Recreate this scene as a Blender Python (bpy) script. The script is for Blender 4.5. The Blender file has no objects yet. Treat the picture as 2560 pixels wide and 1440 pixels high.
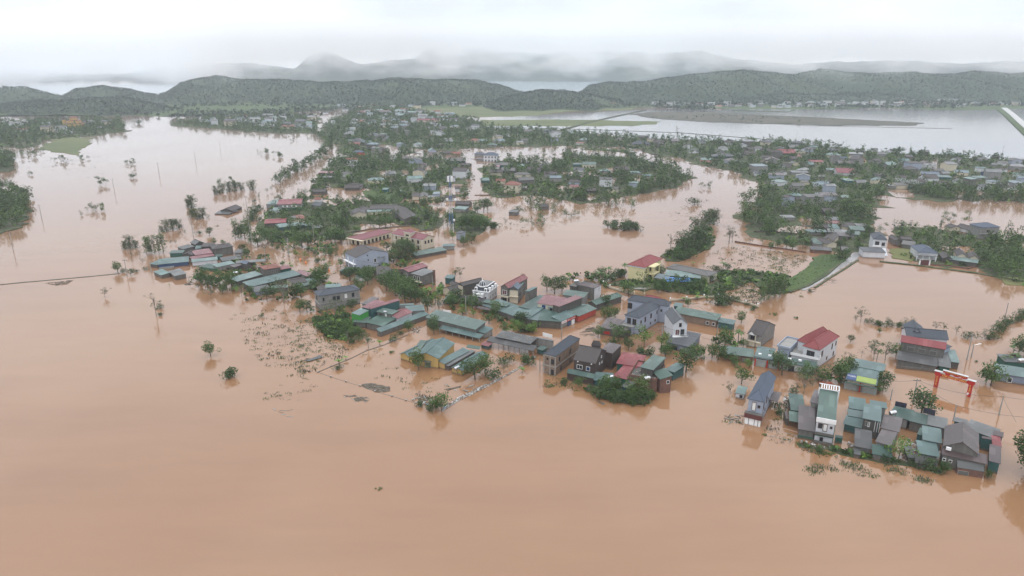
import bpy, bmesh, math, random
import numpy as np
from mathutils import Vector, Matrix
R = math.radians
rnd = random.Random(7)
rng = np.random.default_rng(11)
scene = bpy.context.scene
COL = scene.collection

# ------------------------------------------------------------------ camera
CAM_H, FPX, HORIZON = 80.0, 1730.0, 160.0
PITCH = math.atan((720 - HORIZON) / FPX)
cam = bpy.data.cameras.new('camera')
cam.lens = 36 * FPX / 2560; cam.sensor_width = 36
cam.clip_start = 1; cam.clip_end = 20000
camo = bpy.data.objects.new('camera', cam); COL.objects.link(camo)
camo.location = (0, 0, CAM_H); camo.rotation_euler = (math.pi / 2 - PITCH, 0, 0)
scene.camera = camo

# ------------------------------------------------------------------ sky and sun
SUN_EL, SUN_AZ = 58, 200
w = bpy.data.worlds.new("World"); scene.world = w; w.use_nodes = True
nt = w.node_tree; nt.nodes.clear()
out = nt.nodes.new('ShaderNodeOutputWorld'); bg = nt.nodes.new('ShaderNodeBackground')
sky = nt.nodes.new('ShaderNodeTexSky'); sky.sky_type = 'NISHITA'; sky.sun_disc = False
sky.sun_elevation = R(SUN_EL); sky.sun_rotation = R(SUN_AZ)
tc = nt.nodes.new('ShaderNodeTexCoord'); mp = nt.nodes.new('ShaderNodeMapping')
mp.inputs['Scale'].default_value = (1.0, 1.0, 2.4)
n1 = nt.nodes.new('ShaderNodeTexNoise'); n1.inputs['Scale'].default_value = 2.9
n1.inputs['Detail'].default_value = 5; n1.inputs['Roughness'].default_value = .52
cr = nt.nodes.new('ShaderNodeValToRGB')
cr.color_ramp.elements[0].position = .40; cr.color_ramp.elements[0].color = (7.2, 7.4, 8.0, 1)
cr.color_ramp.elements[1].position = .60; cr.color_ramp.elements[1].color = (9.6, 9.65, 9.7, 1)
mx = nt.nodes.new('ShaderNodeMixRGB'); mx.inputs[0].default_value = .96
nt.links.new(tc.outputs['Generated'], mp.inputs[0]); nt.links.new(mp.outputs[0], n1.inputs['Vector'])
nt.links.new(n1.outputs['Fac'], cr.inputs[0]); nt.links.new(sky.outputs[0], mx.inputs[1])
sp_ = nt.nodes.new('ShaderNodeSeparateXYZ'); nt.links.new(tc.outputs['Generated'], sp_.inputs[0])
mrz = nt.nodes.new('ShaderNodeMapRange'); mrz.inputs['From Min'].default_value = .2; mrz.inputs['From Max'].default_value = 1.0 # overcast: brighter overhead
mrz.inputs['To Min'].default_value = 1.0; mrz.inputs['To Max'].default_value = 2.1; nt.links.new(sp_.outputs['Z'], mrz.inputs['Value'])
add_ = nt.nodes.new('ShaderNodeMapRange'); add_.inputs['From Min'].default_value = .0; add_.inputs['From Max'].default_value = .12; add_.inputs['To Min'].default_value = 1.2; add_.inputs['To Max'].default_value = 1.0
nt.links.new(sp_.outputs['Z'], add_.inputs['Value']); mm_ = nt.nodes.new('ShaderNodeMath'); mm_.operation = 'MULTIPLY'; nt.links.new(mrz.outputs[0], mm_.inputs[0]); nt.links.new(add_.outputs[0], mm_.inputs[1]); mrz = mm_
vm_ = nt.nodes.new('ShaderNodeVectorMath'); vm_.operation = 'SCALE'; nt.links.new(cr.outputs[0], vm_.inputs[0]); nt.links.new(mrz.outputs[0], vm_.inputs['Scale'])
nt.links.new(vm_.outputs[0], mx.inputs[2]); nt.links.new(mx.outputs[0], bg.inputs[0])
bg.inputs[1].default_value = .115
nt.links.new(bg.outputs[0], out.inputs[0])
sun = bpy.data.lights.new('sun', 'SUN'); sun.energy = .6; sun.angle = R(25); sun.color = (1, .97, .92)
suno = bpy.data.objects.new('sun', sun); COL.objects.link(suno)
suno.rotation_euler = (R(90 - SUN_EL), 0, R(180 - SUN_AZ + 0))
vs = scene.view_settings; vs.view_transform = 'Standard'; vs.look = 'None'; vs.exposure = 0.12; vs.gamma = 1
scene.cycles.max_bounces = 8; scene.cycles.volume_bounces = 6; scene.cycles.diffuse_bounces = 2
scene.cycles.glossy_bounces = 2; scene.cycles.volume_max_steps = 64
scene.cycles.use_denoising = True
try: scene.cycles.denoising_prefilter = 'ACCURATE'
except Exception: pass

# ------------------------------------------------------------------ pixel (2560x1440) to world
FWD = Vector((0, math.cos(PITCH), -math.sin(PITCH))); UP = Vector((0, math.sin(PITCH), math.cos(PITCH)))
def P(px, py, z=0.0):
    d = FWD + Vector((1, 0, 0)) * ((px - 1280) / FPX) + UP * ((720 - py) / FPX)
    t = (z - CAM_H) / d.z
    return Vector((0, 0, CAM_H)) + d * t
def at_dist(px, py, Y):
    d = FWD + Vector((1, 0, 0)) * ((px - 1280) / FPX) + UP * ((720 - py) / FPX)
    return Vector((0, 0, CAM_H)) + d * (Y / d.y)
VIEWS = {'F': (0, 0, 1.0), 'Z1': (1800, 880, 3.368), 'Z1b': (1850, 930, 7.2), 'Z1c': (2120, 1000, 5.818),
         'Z2': (1300, 680, 4.0), 'Z3': (740, 680, 4.0), 'Z4': (1740, 700, 3.122), 'Z5': (280, 460, 4.0),
         'Z6': (840, 460, 5.143), 'Z7': (960, 640, 3.459), 'Z8': (1500, 560, 3.657), 'Z9': (1900, 440, 3.879),
         'ZA': (0, 240, 2.977), 'ZB': (700, 240, 3.657), 'ZC': (1300, 240, 3.657), 'ZD': (1900, 240, 3.879)}
def V(view, p): # a point read off an enlarged view, in photograph pixels
    x0, y0, s = VIEWS[view]; return (x0 + p[0] / s, y0 + p[1] / s)
def PV(view, p, z=0.0): return P(*V(view, p), z)

# ------------------------------------------------------------------ materials
MATS = {}
def nodes(name):
    m = bpy.data.materials.new(name); m.use_nodes = True
    return m, m.node_tree, m.node_tree.nodes['Principled BSDF']
def ramp(t, fac, stops):
    r = t.nodes.new('ShaderNodeValToRGB')
    while len(r.color_ramp.elements) < len(stops): r.color_ramp.elements.new(.5)
    for e, (p, c) in zip(r.color_ramp.elements, stops): e.position = p; e.color = (*c, 1)
    t.links.new(fac, r.inputs[0]); return r.outputs[0]
def noise(t, vec, scale, detail=4, rough=.55, vscale=None):
    if vscale:
        m = t.nodes.new('ShaderNodeMapping'); m.inputs['Scale'].default_value = vscale
        t.links.new(vec, m.inputs[0]); vec = m.outputs[0]
    n = t.nodes.new('ShaderNodeTexNoise'); n.inputs['Scale'].default_value = scale
    n.inputs['Detail'].default_value = detail; n.inputs['Roughness'].default_value = rough
    t.links.new(vec, n.inputs['Vector']); return n.outputs['Fac']
def mix(t, fac, a, b, kind='MIX'):
    n = t.nodes.new('ShaderNodeMixRGB'); n.blend_type = kind
    for i, v in ((0, fac), (1, a), (2, b)):
        if isinstance(v, (int, float)): n.inputs[i].default_value = v if i == 0 else (v, v, v, 1)
        elif isinstance(v, tuple): n.inputs[i].default_value = (*v[:3], 1)
        else: t.links.new(v, n.inputs[i])
    return n.outputs[0]
def mathn(t, op, a, b):
    n = t.nodes.new('ShaderNodeMath'); n.operation = op
    for i, v in ((0, a), (1, b)):
        if isinstance(v, (int, float)): n.inputs[i].default_value = v
        else: t.links.new(v, n.inputs[i])
    return n.outputs[0]
def bump(t, b, h, strength=.3, dist=.1):
    n = t.nodes.new('ShaderNodeBump'); n.inputs['Strength'].default_value = strength
    n.inputs['Distance'].default_value = dist
    t.links.new(h, n.inputs['Height']); t.links.new(n.outputs[0], b.inputs['Normal'])
def objco(t, kind='Object'): return t.nodes.new('ShaderNodeTexCoord').outputs[kind]
def plain(name, c, rough=.6, metal=0.0, var=.12, scale=.6):
    if name in MATS: return MATS[name]
    m, t, b = nodes(name)
    f = noise(t, objco(t), scale)
    t.links.new(mix(t, f, tuple(x * (1 - 2 * var) for x in c), tuple(min(1, x * (1 + 2 * var)) for x in c)), b.inputs['Base Color'])
    b.inputs['Roughness'].default_value = rough; b.inputs['Metallic'].default_value = metal
    MATS[name] = m; return m
def roof_metal(name, c, axis='X', rough=.38):
    """corrugated sheet: sheets a metre wide, patchy fading and grime"""
    key = name + axis
    if key in MATS: return MATS[key]
    m, t, b = nodes('roof_' + key); co = objco(t)
    w_ = t.nodes.new('ShaderNodeTexWave'); w_.bands_direction = axis
    w_.inputs['Scale'].default_value = 1.3; w_.inputs['Distortion'].default_value = .15
    t.links.new(co, w_.inputs['Vector'])
    sheet = mathn(t, 'MULTIPLY', w_.outputs['Fac'], .18)
    big = noise(t, co, .22, 4, .6); small = noise(t, co, 1.9, 5, .65)
    info = t.nodes.new('ShaderNodeObjectInfo').outputs['Random']
    base = mix(t, big, tuple(x * .72 for x in c), tuple(min(1, x * 1.3 + .012) for x in c))
    base = mix(t, sheet, base, tuple(x * .45 for x in c))
    sn = t.nodes.new('ShaderNodeVectorMath'); sn.operation = 'SNAP'; t.links.new(co, sn.inputs[0]); sn.inputs[1].default_value = (1.1, 2.9, 50) if axis == 'X' else (2.9, 1.1, 50)
    wn = t.nodes.new('ShaderNodeTexWhiteNoise'); t.links.new(sn.outputs[0], wn.inputs['Vector'])
    base = mix(t, ramp(t, wn.outputs['Value'], [(.0, (0, 0, 0)), (1, (.42,) * 3)]), base, tuple(x * .62 for x in c))
    base = mix(t, ramp(t, wn.outputs['Value'], [(.90, (0, 0, 0)), (.93, (.5,) * 3)]), base, tuple(x * 1.3 + .06 for x in c))
    rust = ramp(t, small, [(.60, (0, 0, 0)), (.74, (.55, .55, .55))])
    base = mix(t, rust, base, (.10, .075, .06))
    base = mix(t, mathn(t, 'MULTIPLY', info, .25), base, (.17, .19, .19))
    t.links.new(base, b.inputs['Base Color'])
    b.inputs['Roughness'].default_value = rough
    w2 = t.nodes.new('ShaderNodeTexWave'); w2.bands_direction = axis; w2.inputs['Scale'].default_value = 4.0
    t.links.new(co, w2.inputs['Vector']); bump(t, b, w2.outputs['Fac'], .5, .04)
    MATS[key] = m; return m
def roof_tile(name, c, rough=.55):
    name = 'tile_' + name
    if name in MATS: return MATS[name]
    m, t, b = nodes('roof_' + name); co = objco(t)
    big = noise(t, co, .3, 5, .6); sm = noise(t, co, 3.2, 3, .7)
    w_ = t.nodes.new('ShaderNodeTexWave'); w_.bands_direction = 'Z'; w_.inputs['Scale'].default_value = 2.6
    t.links.new(co, w_.inputs['Vector'])
    base = mix(t, big, tuple(x * .7 for x in c), tuple(min(1, x * 1.35 + .01) for x in c))
    base = mix(t, mathn(t, 'MULTIPLY', sm, .5), base, tuple(x * .5 + .02 for x in c))
    base = mix(t, mathn(t, 'MULTIPLY', w_.outputs['Fac'], .25), base, tuple(x * .4 for x in c))
    t.links.new(base, b.inputs['Base Color']); b.inputs['Roughness'].default_value = rough
    bump(t, b, w_.outputs['Fac'], .4, .04)
    MATS[name] = m; return m
def wallm(name, c, grime=.5, gc=(.09, .08, .07), streak=True):
    """plaster or paint with vertical rain streaks and the flood's brown tide mark"""
    name = 'plaster_' + name
    if name in MATS: return MATS[name]
    m, t, b = nodes('wall_' + name); co = objco(t)
    st = noise(t, co, 1.1, 5, .62, (1.4, 1.4, .22))
    bl = noise(t, co, .5, 4, .6)
    base = mix(t, bl, tuple(x * .82 for x in c), tuple(min(1, x * 1.12) for x in c))
    g = ramp(t, st, [(.5 - .12 * grime, (0, 0, 0)), (.86, (grime,) * 3)])
    base = mix(t, g, base, gc)
    sep = t.nodes.new('ShaderNodeSeparateXYZ')
    geo = t.nodes.new('ShaderNodeNewGeometry'); t.links.new(geo.outputs['Position'], sep.inputs[0])
    zz = mathn(t, 'ADD', sep.outputs['Z'], mathn(t, 'MULTIPLY', st, .35))
    tide = ramp(t, zz, [(.42, (.8, .8, .8)), (.78, (0, 0, 0))])
    base = mix(t, tide, base, (.13, .08, .05))
    t.links.new(base, b.inputs['Base Color']); b.inputs['Roughness'].default_value = .75
    MATS[name] = m; return m
def brickm(name, c1, c2, mortar):
    name = 'brick_' + name
    if name in MATS: return MATS[name]
    m, t, b = nodes('wall_' + name); co = objco(t)
    mp_ = t.nodes.new('ShaderNodeMapping'); mp_.inputs['Rotation'].default_value = (R(90), 0, 0)
    t.links.new(co, mp_.inputs[0])
    br = t.nodes.new('ShaderNodeTexBrick'); t.links.new(mp_.outputs[0], br.inputs['Vector'])
    br.inputs['Color1'].default_value = (*c1, 1); br.inputs['Color2'].default_value = (*c2, 1)
    br.inputs['Mortar'].default_value = (*mortar, 1); br.inputs['Scale'].default_value = 2.2
    st = noise(t, co, .8, 6, .65)
    g = ramp(t, st, [(.42, (0, 0, 0)), (.72, (.8, .8, .8))])
    t.links.new(mix(t, g, br.outputs['Color'], tuple(x * .45 for x in mortar)), b.inputs['Base Color'])
    b.inputs['Roughness'].default_value = .85
    MATS[name] = m; return m
def leafm(name, dark, light, yellow=(.12, .13, .03)):
    if name in MATS: return MATS[name]
    m, t, b = nodes('leaves_' + name)
    geo = t.nodes.new('ShaderNodeNewGeometry'); isl = geo.outputs['Random Per Island']
    info = t.nodes.new('ShaderNodeObjectInfo').outputs['Random']
    base = mix(t, isl, dark, light)
    cl = noise(t, geo.outputs['Position'], .35, 3, .6)
    base = mix(t, ramp(t, cl, [(.35, (0, 0, 0)), (.68, (.55,) * 3)]), base, light)
    base = mix(t, mathn(t, 'MULTIPLY', info, .3), base, yellow)
    t.links.new(base, b.inputs['Base Color']); b.inputs['Roughness'].default_value = .6
    b.inputs['Specular IOR Level'].default_value = .35
    MATS[name] = m; return m

LEAF = {
 'deep': leafm('deep', (.010, .028, .006), (.036, .082, .014), (.06, .09, .015)),
 'mid': leafm('mid', (.018, .048, .008), (.060, .125, .022), (.08, .12, .02)),
 'grey': leafm('grey', (.028, .048, .018), (.074, .108, .040), (.08, .09, .035)),
 'lime': leafm('lime', (.036, .088, .009), (.110, .205, .028), (.12, .16, .03)),
 'hill': leafm('hill', (.014, .036, .016), (.023, .049, .022), (.028, .046, .021)),
 'debris': leafm('debris', (.04, .036, .026), (.11, .10, .07), (.08, .065, .04)),
}
BARK = plain('bark', (.09, .075, .06), .9)
BARK_PALE = plain('bark_pale', (.20, .18, .15), .9)

# ------------------------------------------------------------------ objects
def tag(o, label=None, cat=None, group=None, kind=None):
    if label: o['label'] = label
    if cat: o['category'] = cat
    if group: o['group'] = group
    if kind: o['kind'] = kind
    return o
def mesh_np(name, verts, faces, mats, fmat=None, smooth=False):
    """verts (n,3); faces: an (m,k) array or a list of such arrays"""
    me = bpy.data.meshes.new(name)
    if isinstance(faces, np.ndarray): faces = [faces]
    faces = [f for f in faces if len(f)]
    loops = np.concatenate([f.reshape(-1) for f in faces]).astype(np.int32)
    tot = np.concatenate([np.full(len(f), f.shape[1], np.int32) for f in faces])
    start = np.concatenate([[0], np.cumsum(tot)[:-1]]).astype(np.int32)
    me.vertices.add(len(verts)); me.vertices.foreach_set('co', np.asarray(verts, np.float32).reshape(-1))
    me.loops.add(len(loops)); me.loops.foreach_set('vertex_index', loops)
    me.polygons.add(len(tot)); me.polygons.foreach_set('loop_start', start)
    if fmat is not None: me.polygons.foreach_set('material_index', np.asarray(fmat, np.int32))
    if smooth: me.polygons.foreach_set('use_smooth', np.ones(len(tot), bool))
    me.update(calc_edges=True)
    for m in (mats if isinstance(mats, (list, tuple)) else [mats]): me.materials.append(m)
    return me
def link(name, me, parent=None, loc=(0, 0, 0), rz=0.0):
    o = bpy.data.objects.new(name, me); COL.objects.link(o)
    o.location = loc; o.rotation_euler = (0, 0, rz)
    if parent: o.parent = parent
    return o
class MB:
    """collects shapes for ONE mesh object; each face keeps its material slot"""
    def __init__(s): s.v = []; s.f = []; s.m = []; s.mats = []
    def slot(s, m):
        if m not in s.mats: s.mats.append(m)
        return s.mats.index(m)
    def add(s, vs, fs, m):
        k = len(s.v); s.v += [tuple(v) for v in vs]; i = s.slot(m)
        for f in fs: s.f.append([k + j for j in f]); s.m.append(i)
    def box(s, x0, x1, y0, y1, z0, z1, m):
        if x0 > x1: x0, x1 = x1, x0
        if y0 > y1: y0, y1 = y1, y0
        s.add([(x0, y0, z0), (x1, y0, z0), (x1, y1, z0), (x0, y1, z0), (x0, y0, z1), (x1, y0, z1), (x1, y1, z1), (x0, y1, z1)],
              [(0, 3, 2, 1), (4, 5, 6, 7), (0, 1, 5, 4), (1, 2, 6, 5), (2, 3, 7, 6), (3, 0, 4, 7)], m)
    def bar(s, a, b, r, m, r2=None, n=6):
        a, b = Vector(a), Vector(b); r2 = r if r2 is None else r2
        d = (b - a).normalized(); q = d.orthogonal().normalized(); t = d.cross(q)
        vs = []
        for p, rr in ((a, r), (b, r2)):
            for k in range(n):
                an = 2 * math.pi * k / n; vs.append(p + (q * math.cos(an) + t * math.sin(an)) * rr)
        fs = [(k, (k + 1) % n, n + (k + 1) % n, n + k) for k in range(n)] + [tuple(range(n))[::-1], tuple(range(n, 2 * n))]
        s.add(vs, fs, m)
    def slab(s, pts, th, m, up=Vector((0, 0, 1))):
        """a flat polygon given thickness downwards"""
        n = len(pts); vs = [Vector(p) for p in pts] + [Vector(p) - up * th for p in pts]
        s.add(vs, [tuple(range(n)), tuple(range(n, 2 * n))[::-1]] + [(k, n + k, n + (k + 1) % n, (k + 1) % n) for k in range(n)], m)
    def lathe(s, c, prof, m, n=14):
        vs = []
        for r_, z in prof:
            for k in range(n):
                a = 2 * math.pi * k / n; vs.append((c[0] + r_ * math.cos(a), c[1] + r_ * math.sin(a), c[2] + z))
        fs = [(j * n + k, j * n + (k + 1) % n, (j + 1) * n + (k + 1) % n, (j + 1) * n + k) for j in range(len(prof) - 1) for k in range(n)]
        s.add(vs, fs, m)
    def build(s, name, parent=None, loc=(0, 0, 0), rz=0.0):
        me = bpy.data.meshes.new(name); me.from_pydata(s.v, [], s.f)
        for m in s.mats: me.materials.append(m)
        me.polygons.foreach_set('material_index', s.m); me.update()
        return link(name, me, parent, loc, rz)
def thing(name, label, cat, loc, group=None):
    o = bpy.data.objects.new(name, None); COL.objects.link(o); o.location = loc
    o.empty_display_size = .5
    return tag(o, label, cat, group)

# ------------------------------------------------------------------ water
m, t, b = nodes('flood_water'); co = objco(t)
big = noise(t, co, .007, 5, .62, (.7, 1.3, 1)); med = noise(t, co, .045, 5, .62, (.35, 1.5, 1))
base = mix(t, ramp(t, big, [(.3, (0, 0, 0)), (.7, (1, 1, 1))]), (.254, .136, .068), (.282, .155, .081))
base = mix(t, ramp(t, med, [(.42, (0, 0, 0)), (.72, (.45,) * 3)]), base, (.208, .108, .055))
sp = t.nodes.new('ShaderNodeSeparateXYZ'); t.links.new(co, sp.inputs[0]) # paler grey with distance: sky reflection on far water put into the colour
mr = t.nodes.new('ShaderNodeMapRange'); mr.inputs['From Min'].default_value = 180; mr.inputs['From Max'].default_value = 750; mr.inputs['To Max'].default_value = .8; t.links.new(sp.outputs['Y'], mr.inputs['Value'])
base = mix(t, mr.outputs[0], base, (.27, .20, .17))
t.links.new(base, b.inputs['Base Color'])
b.inputs['IOR'].default_value = 1.62
rgh = ramp(t, noise(t, co, .012, 3, .6), [(.3, (.04,) * 3), (.7, (.12,) * 3)])
t.links.new(rgh, b.inputs['Roughness'])
h = mathn(t, 'ADD', noise(t, co, .9, 3, .55), mathn(t, 'MULTIPLY', noise(t, co, .12, 3, .5), 2.0))
bump(t, b, h, .10, .12)
WATER = m
m, t, b = nodes('clear_lake_glare'); b.inputs['Base Color'].default_value = (.42, .48, .52, 1)  # base lightened: pale glare of the reflected mist put into the lake colour
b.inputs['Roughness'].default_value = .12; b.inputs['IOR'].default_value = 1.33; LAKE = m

def sheet(name, pts, z, mat, jag=0, seg=6.0, skirt=1.0, seed=1, jagf=.11):
    """flat ground patch: outline in world xy, edge broken up, and a skirt going under the water"""
    r = random.Random(seed); outl = []
    n = len(pts)
    for i in range(n):
        a, c = Vector(pts[i][:2]), Vector(pts[(i + 1) % n][:2]); L = (c - a).length
        k = max(1, int(L / seg)); nn = Vector((-(c - a).y, (c - a).x)) / max(L, 1e-6)
        for j in range(k):
            p = a.lerp(c, j / k)
            if jag: p = p + nn * (r.gauss(0, jag) + jag * 1.5 * math.sin((p.x + p.y) * jagf + seed))
            outl.append(p)
    bm = bmesh.new(); top = [bm.verts.new((p.x, p.y, z)) for p in outl]
    f = bm.faces.new(top); bmesh.ops.triangulate(bm, faces=[f])
    if skirt:
        lo = [bm.verts.new((p.x, p.y, z - skirt)) for p in outl]
        for i in range(len(top)):
            j = (i + 1) % len(top); bm.faces.new((top[i], lo[i], lo[j], top[j]))
    me = bpy.data.meshes.new(name); bm.to_mesh(me); bm.free(); me.materials.append(mat)
    return tag(link(name, me), kind='structure')

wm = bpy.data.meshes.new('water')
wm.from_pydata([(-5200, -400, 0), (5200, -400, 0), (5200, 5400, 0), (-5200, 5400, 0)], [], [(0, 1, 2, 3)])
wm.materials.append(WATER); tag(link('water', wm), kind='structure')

# ------------------------------------------------------------------ hills
def interp(tab, x):
    xs = [a for a, _ in tab]; ys = [b_ for _, b_ in tab]; return np.interp(x, xs, ys)
def hills(name, tab, Y0, Y1, near, far, mat, nx=260, ny=46, rough=5.0, zmin=-2.0, seed=3, wob=60):
    """ridge whose crest runs through the given (photo x, crest y) pairs at distance Y0..Y1 and falls off both ways"""
    r = np.random.default_rng(seed)
    pxs = np.linspace(tab[0][0], tab[-1][0], nx); rows = np.linspace(-1, 1, ny)
    ph = r.uniform(0, 6, 8)
    X = np.zeros((ny, nx)); Yg = np.zeros((ny, nx)); Z = np.zeros((ny, nx))
    for i, px in enumerate(pxs):
        u = i / (nx - 1); Yc = Y0 + (Y1 - Y0) * u + wob * math.sin(u * 9 + ph[0])
        crest = at_dist(px, interp(tab, px) + 1.6 * math.sin(px * .03 + ph[5]) + 0.8 * math.sin(px * .09 + ph[6]) + .4 * math.sin(px * .23 + ph[7]), Yc)
        for j, s in enumerate(rows):
            Yp = Yc + (s * near if s < 0 else s * far)
            k = (math.cos(math.pi * s) + 1) / 2
            k = k ** (.8 + .25 * math.sin(u * 23 + ph[1]))
            x = crest.x * Yp / Yc
            spur = 1 + .30 * math.sin(x * .016 + ph[2]) * (1 - k) * 2 + .22 * math.sin(x * .037 + Yp * .01 + ph[3]) * (1 - k) * 2
            X[j, i] = x; Yg[j, i] = Yp
            Z[j, i] = zmin + (crest.z - zmin) * k * spur + rough * .5 * k * (1 - k) * 2 * math.sin(x * .05 + Yp * .03 + ph[4])
    v = np.stack([X, Yg, Z], -1).reshape(-1, 3)
    idx = np.arange(ny * nx).reshape(ny, nx)
    f = np.stack([idx[:-1, :-1], idx[:-1, 1:], idx[1:, 1:], idx[1:, :-1]], -1).reshape(-1, 4)
    tag(link(name, mesh_np(name, v, f, mat, smooth=True)), kind='structure')
    return X, Yg, Z
def hill_mat(name, a, b_, s=.03):
    m, t, b = nodes(name); co = objco(t)
    f1 = noise(t, co, s, 6, .65); f2 = noise(t, co, .004, 4, .6)
    base = mix(t, ramp(t, f1, [(.35, (0, 0, 0)), (.65, (1, 1, 1))]), a, b_)
    base = mix(t, ramp(t, f2, [(.45, (0, 0, 0)), (.62, (.5,) * 3)]), base, (.060, .088, .034))
    t.links.new(base, b.inputs['Base Color']); b.inputs['Roughness'].default_value = .9
    return m
HILL = hill_mat('hill_ground', (.016, .036, .016), (.030, .056, .022))
FARHILL = hill_mat('far_hill', (.020, .036, .024), (.036, .055, .035), .01)
G = []
# left low hills, centre ridge, right ridge, far mountains beyond the reservoir
G.append(hills('hill', [(-300, 226), (0, 219), (60, 222), (110, 233), (150, 243), (200, 246), (260, 262)], 1650, 1650, 480, 300, HILL, 70, 30, seed=1, wob=20))
G.append(hills('hill', [(140, 252), (190, 226), (260, 218), (330, 226), (390, 240), (440, 262)], 1700, 1700, 260, 200, HILL, 60, 26, seed=2, wob=10))
G.append(hills('hill', [(-300, 262), (0, 262), (120, 256), (230, 248), (310, 247), (370, 258), (440, 276)], 1330, 1330, 190, 200, HILL, 90, 26, seed=5, wob=10))
G.append(hills('hill', [(360, 258), (420, 232), (450, 210), (540, 192), (610, 200), (700, 203), (800, 206), (930, 206), (1000, 196), (1080, 202), (1200, 203), (1250, 214), (1300, 232), (1360, 258)], 1850, 1800, 400, 350, HILL, 220, 40, seed=4))
G.append(hills('hill', [(1200, 262), (1290, 240), (1360, 226), (1420, 229), (1475, 240), (1540, 252), (1600, 266)], 1500, 1500, 260, 160, HILL, 70, 24, seed=6, wob=10))
G.append(hills('hill', [(1440, 245), (1475, 216), (1530, 206), (1610, 207), (1680, 196), (1760, 183), (1850, 179), (1990, 187), (2050, 176), (2130, 184), (2250, 184), (2350, 188), (2440, 180), (2520, 188), (2600, 182), (2900, 170)], 1850, 1900, 370, 350, HILL, 240, 40, seed=7))
G.append(hills('hill', [(1560, 262), (1750, 246), (1900, 240), (2100, 236), (2300, 240), (2600, 236), (2900, 238)], 1640, 1640, 140, 200, HILL, 140, 26, seed=8, wob=20))
MT = hills('mountain', [(-500, 178), (0, 182), (200, 186), (330, 182), (390, 163), (450, 172), (540, 158), (650, 160), (740, 170), (770, 142), (810, 128), (850, 140), (900, 160), (960, 152), (1040, 148), (1075, 116), (1200, 118), (1260, 128), (1380, 132), (1480, 124), (1560, 128), (1650, 134), (1750, 126), (1850, 150), (2000, 160), (2200, 150), (2430, 158), (2600, 150), (2900, 140)],
      4300, 4300, 900, 900, FARHILL, 320, 30, seed=9, rough=30)

# ------------------------------------------------------------------ leaf-cloud generators (numpy)
def quads(cent, size, r, flat=.0, asp=1.0):
    n = len(cent)
    nrm = r.normal(size=(n, 3)); nrm[:, 2] = np.abs(nrm[:, 2]) + flat
    nrm /= np.linalg.norm(nrm, axis=1)[:, None]
    a = np.cross(nrm, r.normal(size=(n, 3))); a /= np.linalg.norm(a, axis=1)[:, None]
    b_ = np.cross(nrm, a)
    s = (size * r.uniform(.6, 1.3, n))[:, None]
    v = np.stack([cent - a * s, cent - b_ * s * .5 * asp, cent + a * s, cent + b_ * s * .5 * asp], 1).reshape(-1, 3)
    return v, np.arange(4 * n).reshape(-1, 4)
def crown_points(blobs, n, r, shell=.55):
    blobs = np.array(blobs, float); vol = blobs[:, 3] * blobs[:, 4] ** 2
    k = r.choice(len(blobs), n, p=vol / vol.sum())
    d = r.normal(size=(n, 3)); d /= np.linalg.norm(d, axis=1)[:, None]
    rad = shell + (1 - shell) * r.random(n) ** .6
    rad *= np.where(r.random(n) < .12, 1.18, 1.0)
    p = blobs[k, :3] + d * rad[:, None] * np.stack([blobs[k, 4], blobs[k, 4], blobs[k, 3]], 1)
    return p
def far_clumps(xy, z, hgt, wid, r, nq=10, size=.42, flat=.3):
    """many small crowns as one mesh: nq leaf masses each"""
    n = len(xy); c = np.repeat(np.column_stack([xy, z]), nq, 0)
    hh = np.repeat(hgt, nq); ww = np.repeat(wid, nq)
    d = r.normal(size=(n * nq, 3)); d /= np.linalg.norm(d, axis=1)[:, None]
    c = c + d * np.stack([ww, ww, hh * .42], 1) * (r.random(n * nq) ** .4)[:, None] * .85
    c[:, 2] += hh * .56
    return quads(c, size * ww * 1.5, r, flat, 1.5)

def forest_on(grid, n, r, hmin=3.5, hmax=6.5, crest=0):
    X, Yg, Z = grid; ny, nx = X.shape
    j = r.uniform(0, ny * .62, n); i = r.uniform(0, nx - 1.01, n)
    if crest:
        m_ = int(n * crest); j[:m_] = r.normal(ny / 2 - .3, .6, m_)
    j = np.clip(j, 0, ny - 1.01); j0 = j.astype(int); i0 = i.astype(int); fj = j - j0; fi = i - i0
    def s(A): return (A[j0, i0] * (1 - fj) * (1 - fi) + A[j0 + 1, i0] * fj * (1 - fi) + A[j0, i0 + 1] * (1 - fj) * fi + A[j0 + 1, i0 + 1] * fj * fi)
    x, y, z = s(X), s(Yg), s(Z)
    keep = (z > .5)
    gap = np.sin(x * .02 + 1) * np.sin(y * .017) + .6 * np.sin(x * .051 + y * .03)
    keep &= (gap < 1.02) | (r.random(n) < .35)
    x, y, z = x[keep], y[keep], z[keep]; h_ = r.uniform(hmin, hmax, len(x))
    return far_clumps(np.column_stack([x, y]), z - .6, h_, h_ * r.uniform(.34, .5, len(x)), r, 7, .34, 1.3)
HV, HF, k = [], [], 0
for g, n in zip(G, (3600, 2800, 6000, 16000, 4600, 17000, 9000)):
    v, f = forest_on(g, n, rng, crest=.06); HV.append(v); HF.append(f + k); k += len(v)
tag(link('forest', mesh_np('forest', np.concatenate(HV), np.concatenate(HF), LEAF['hill'])), kind='stuff',
    label='dark green forest covering the low hills beyond the fields', cat='forest')
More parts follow.
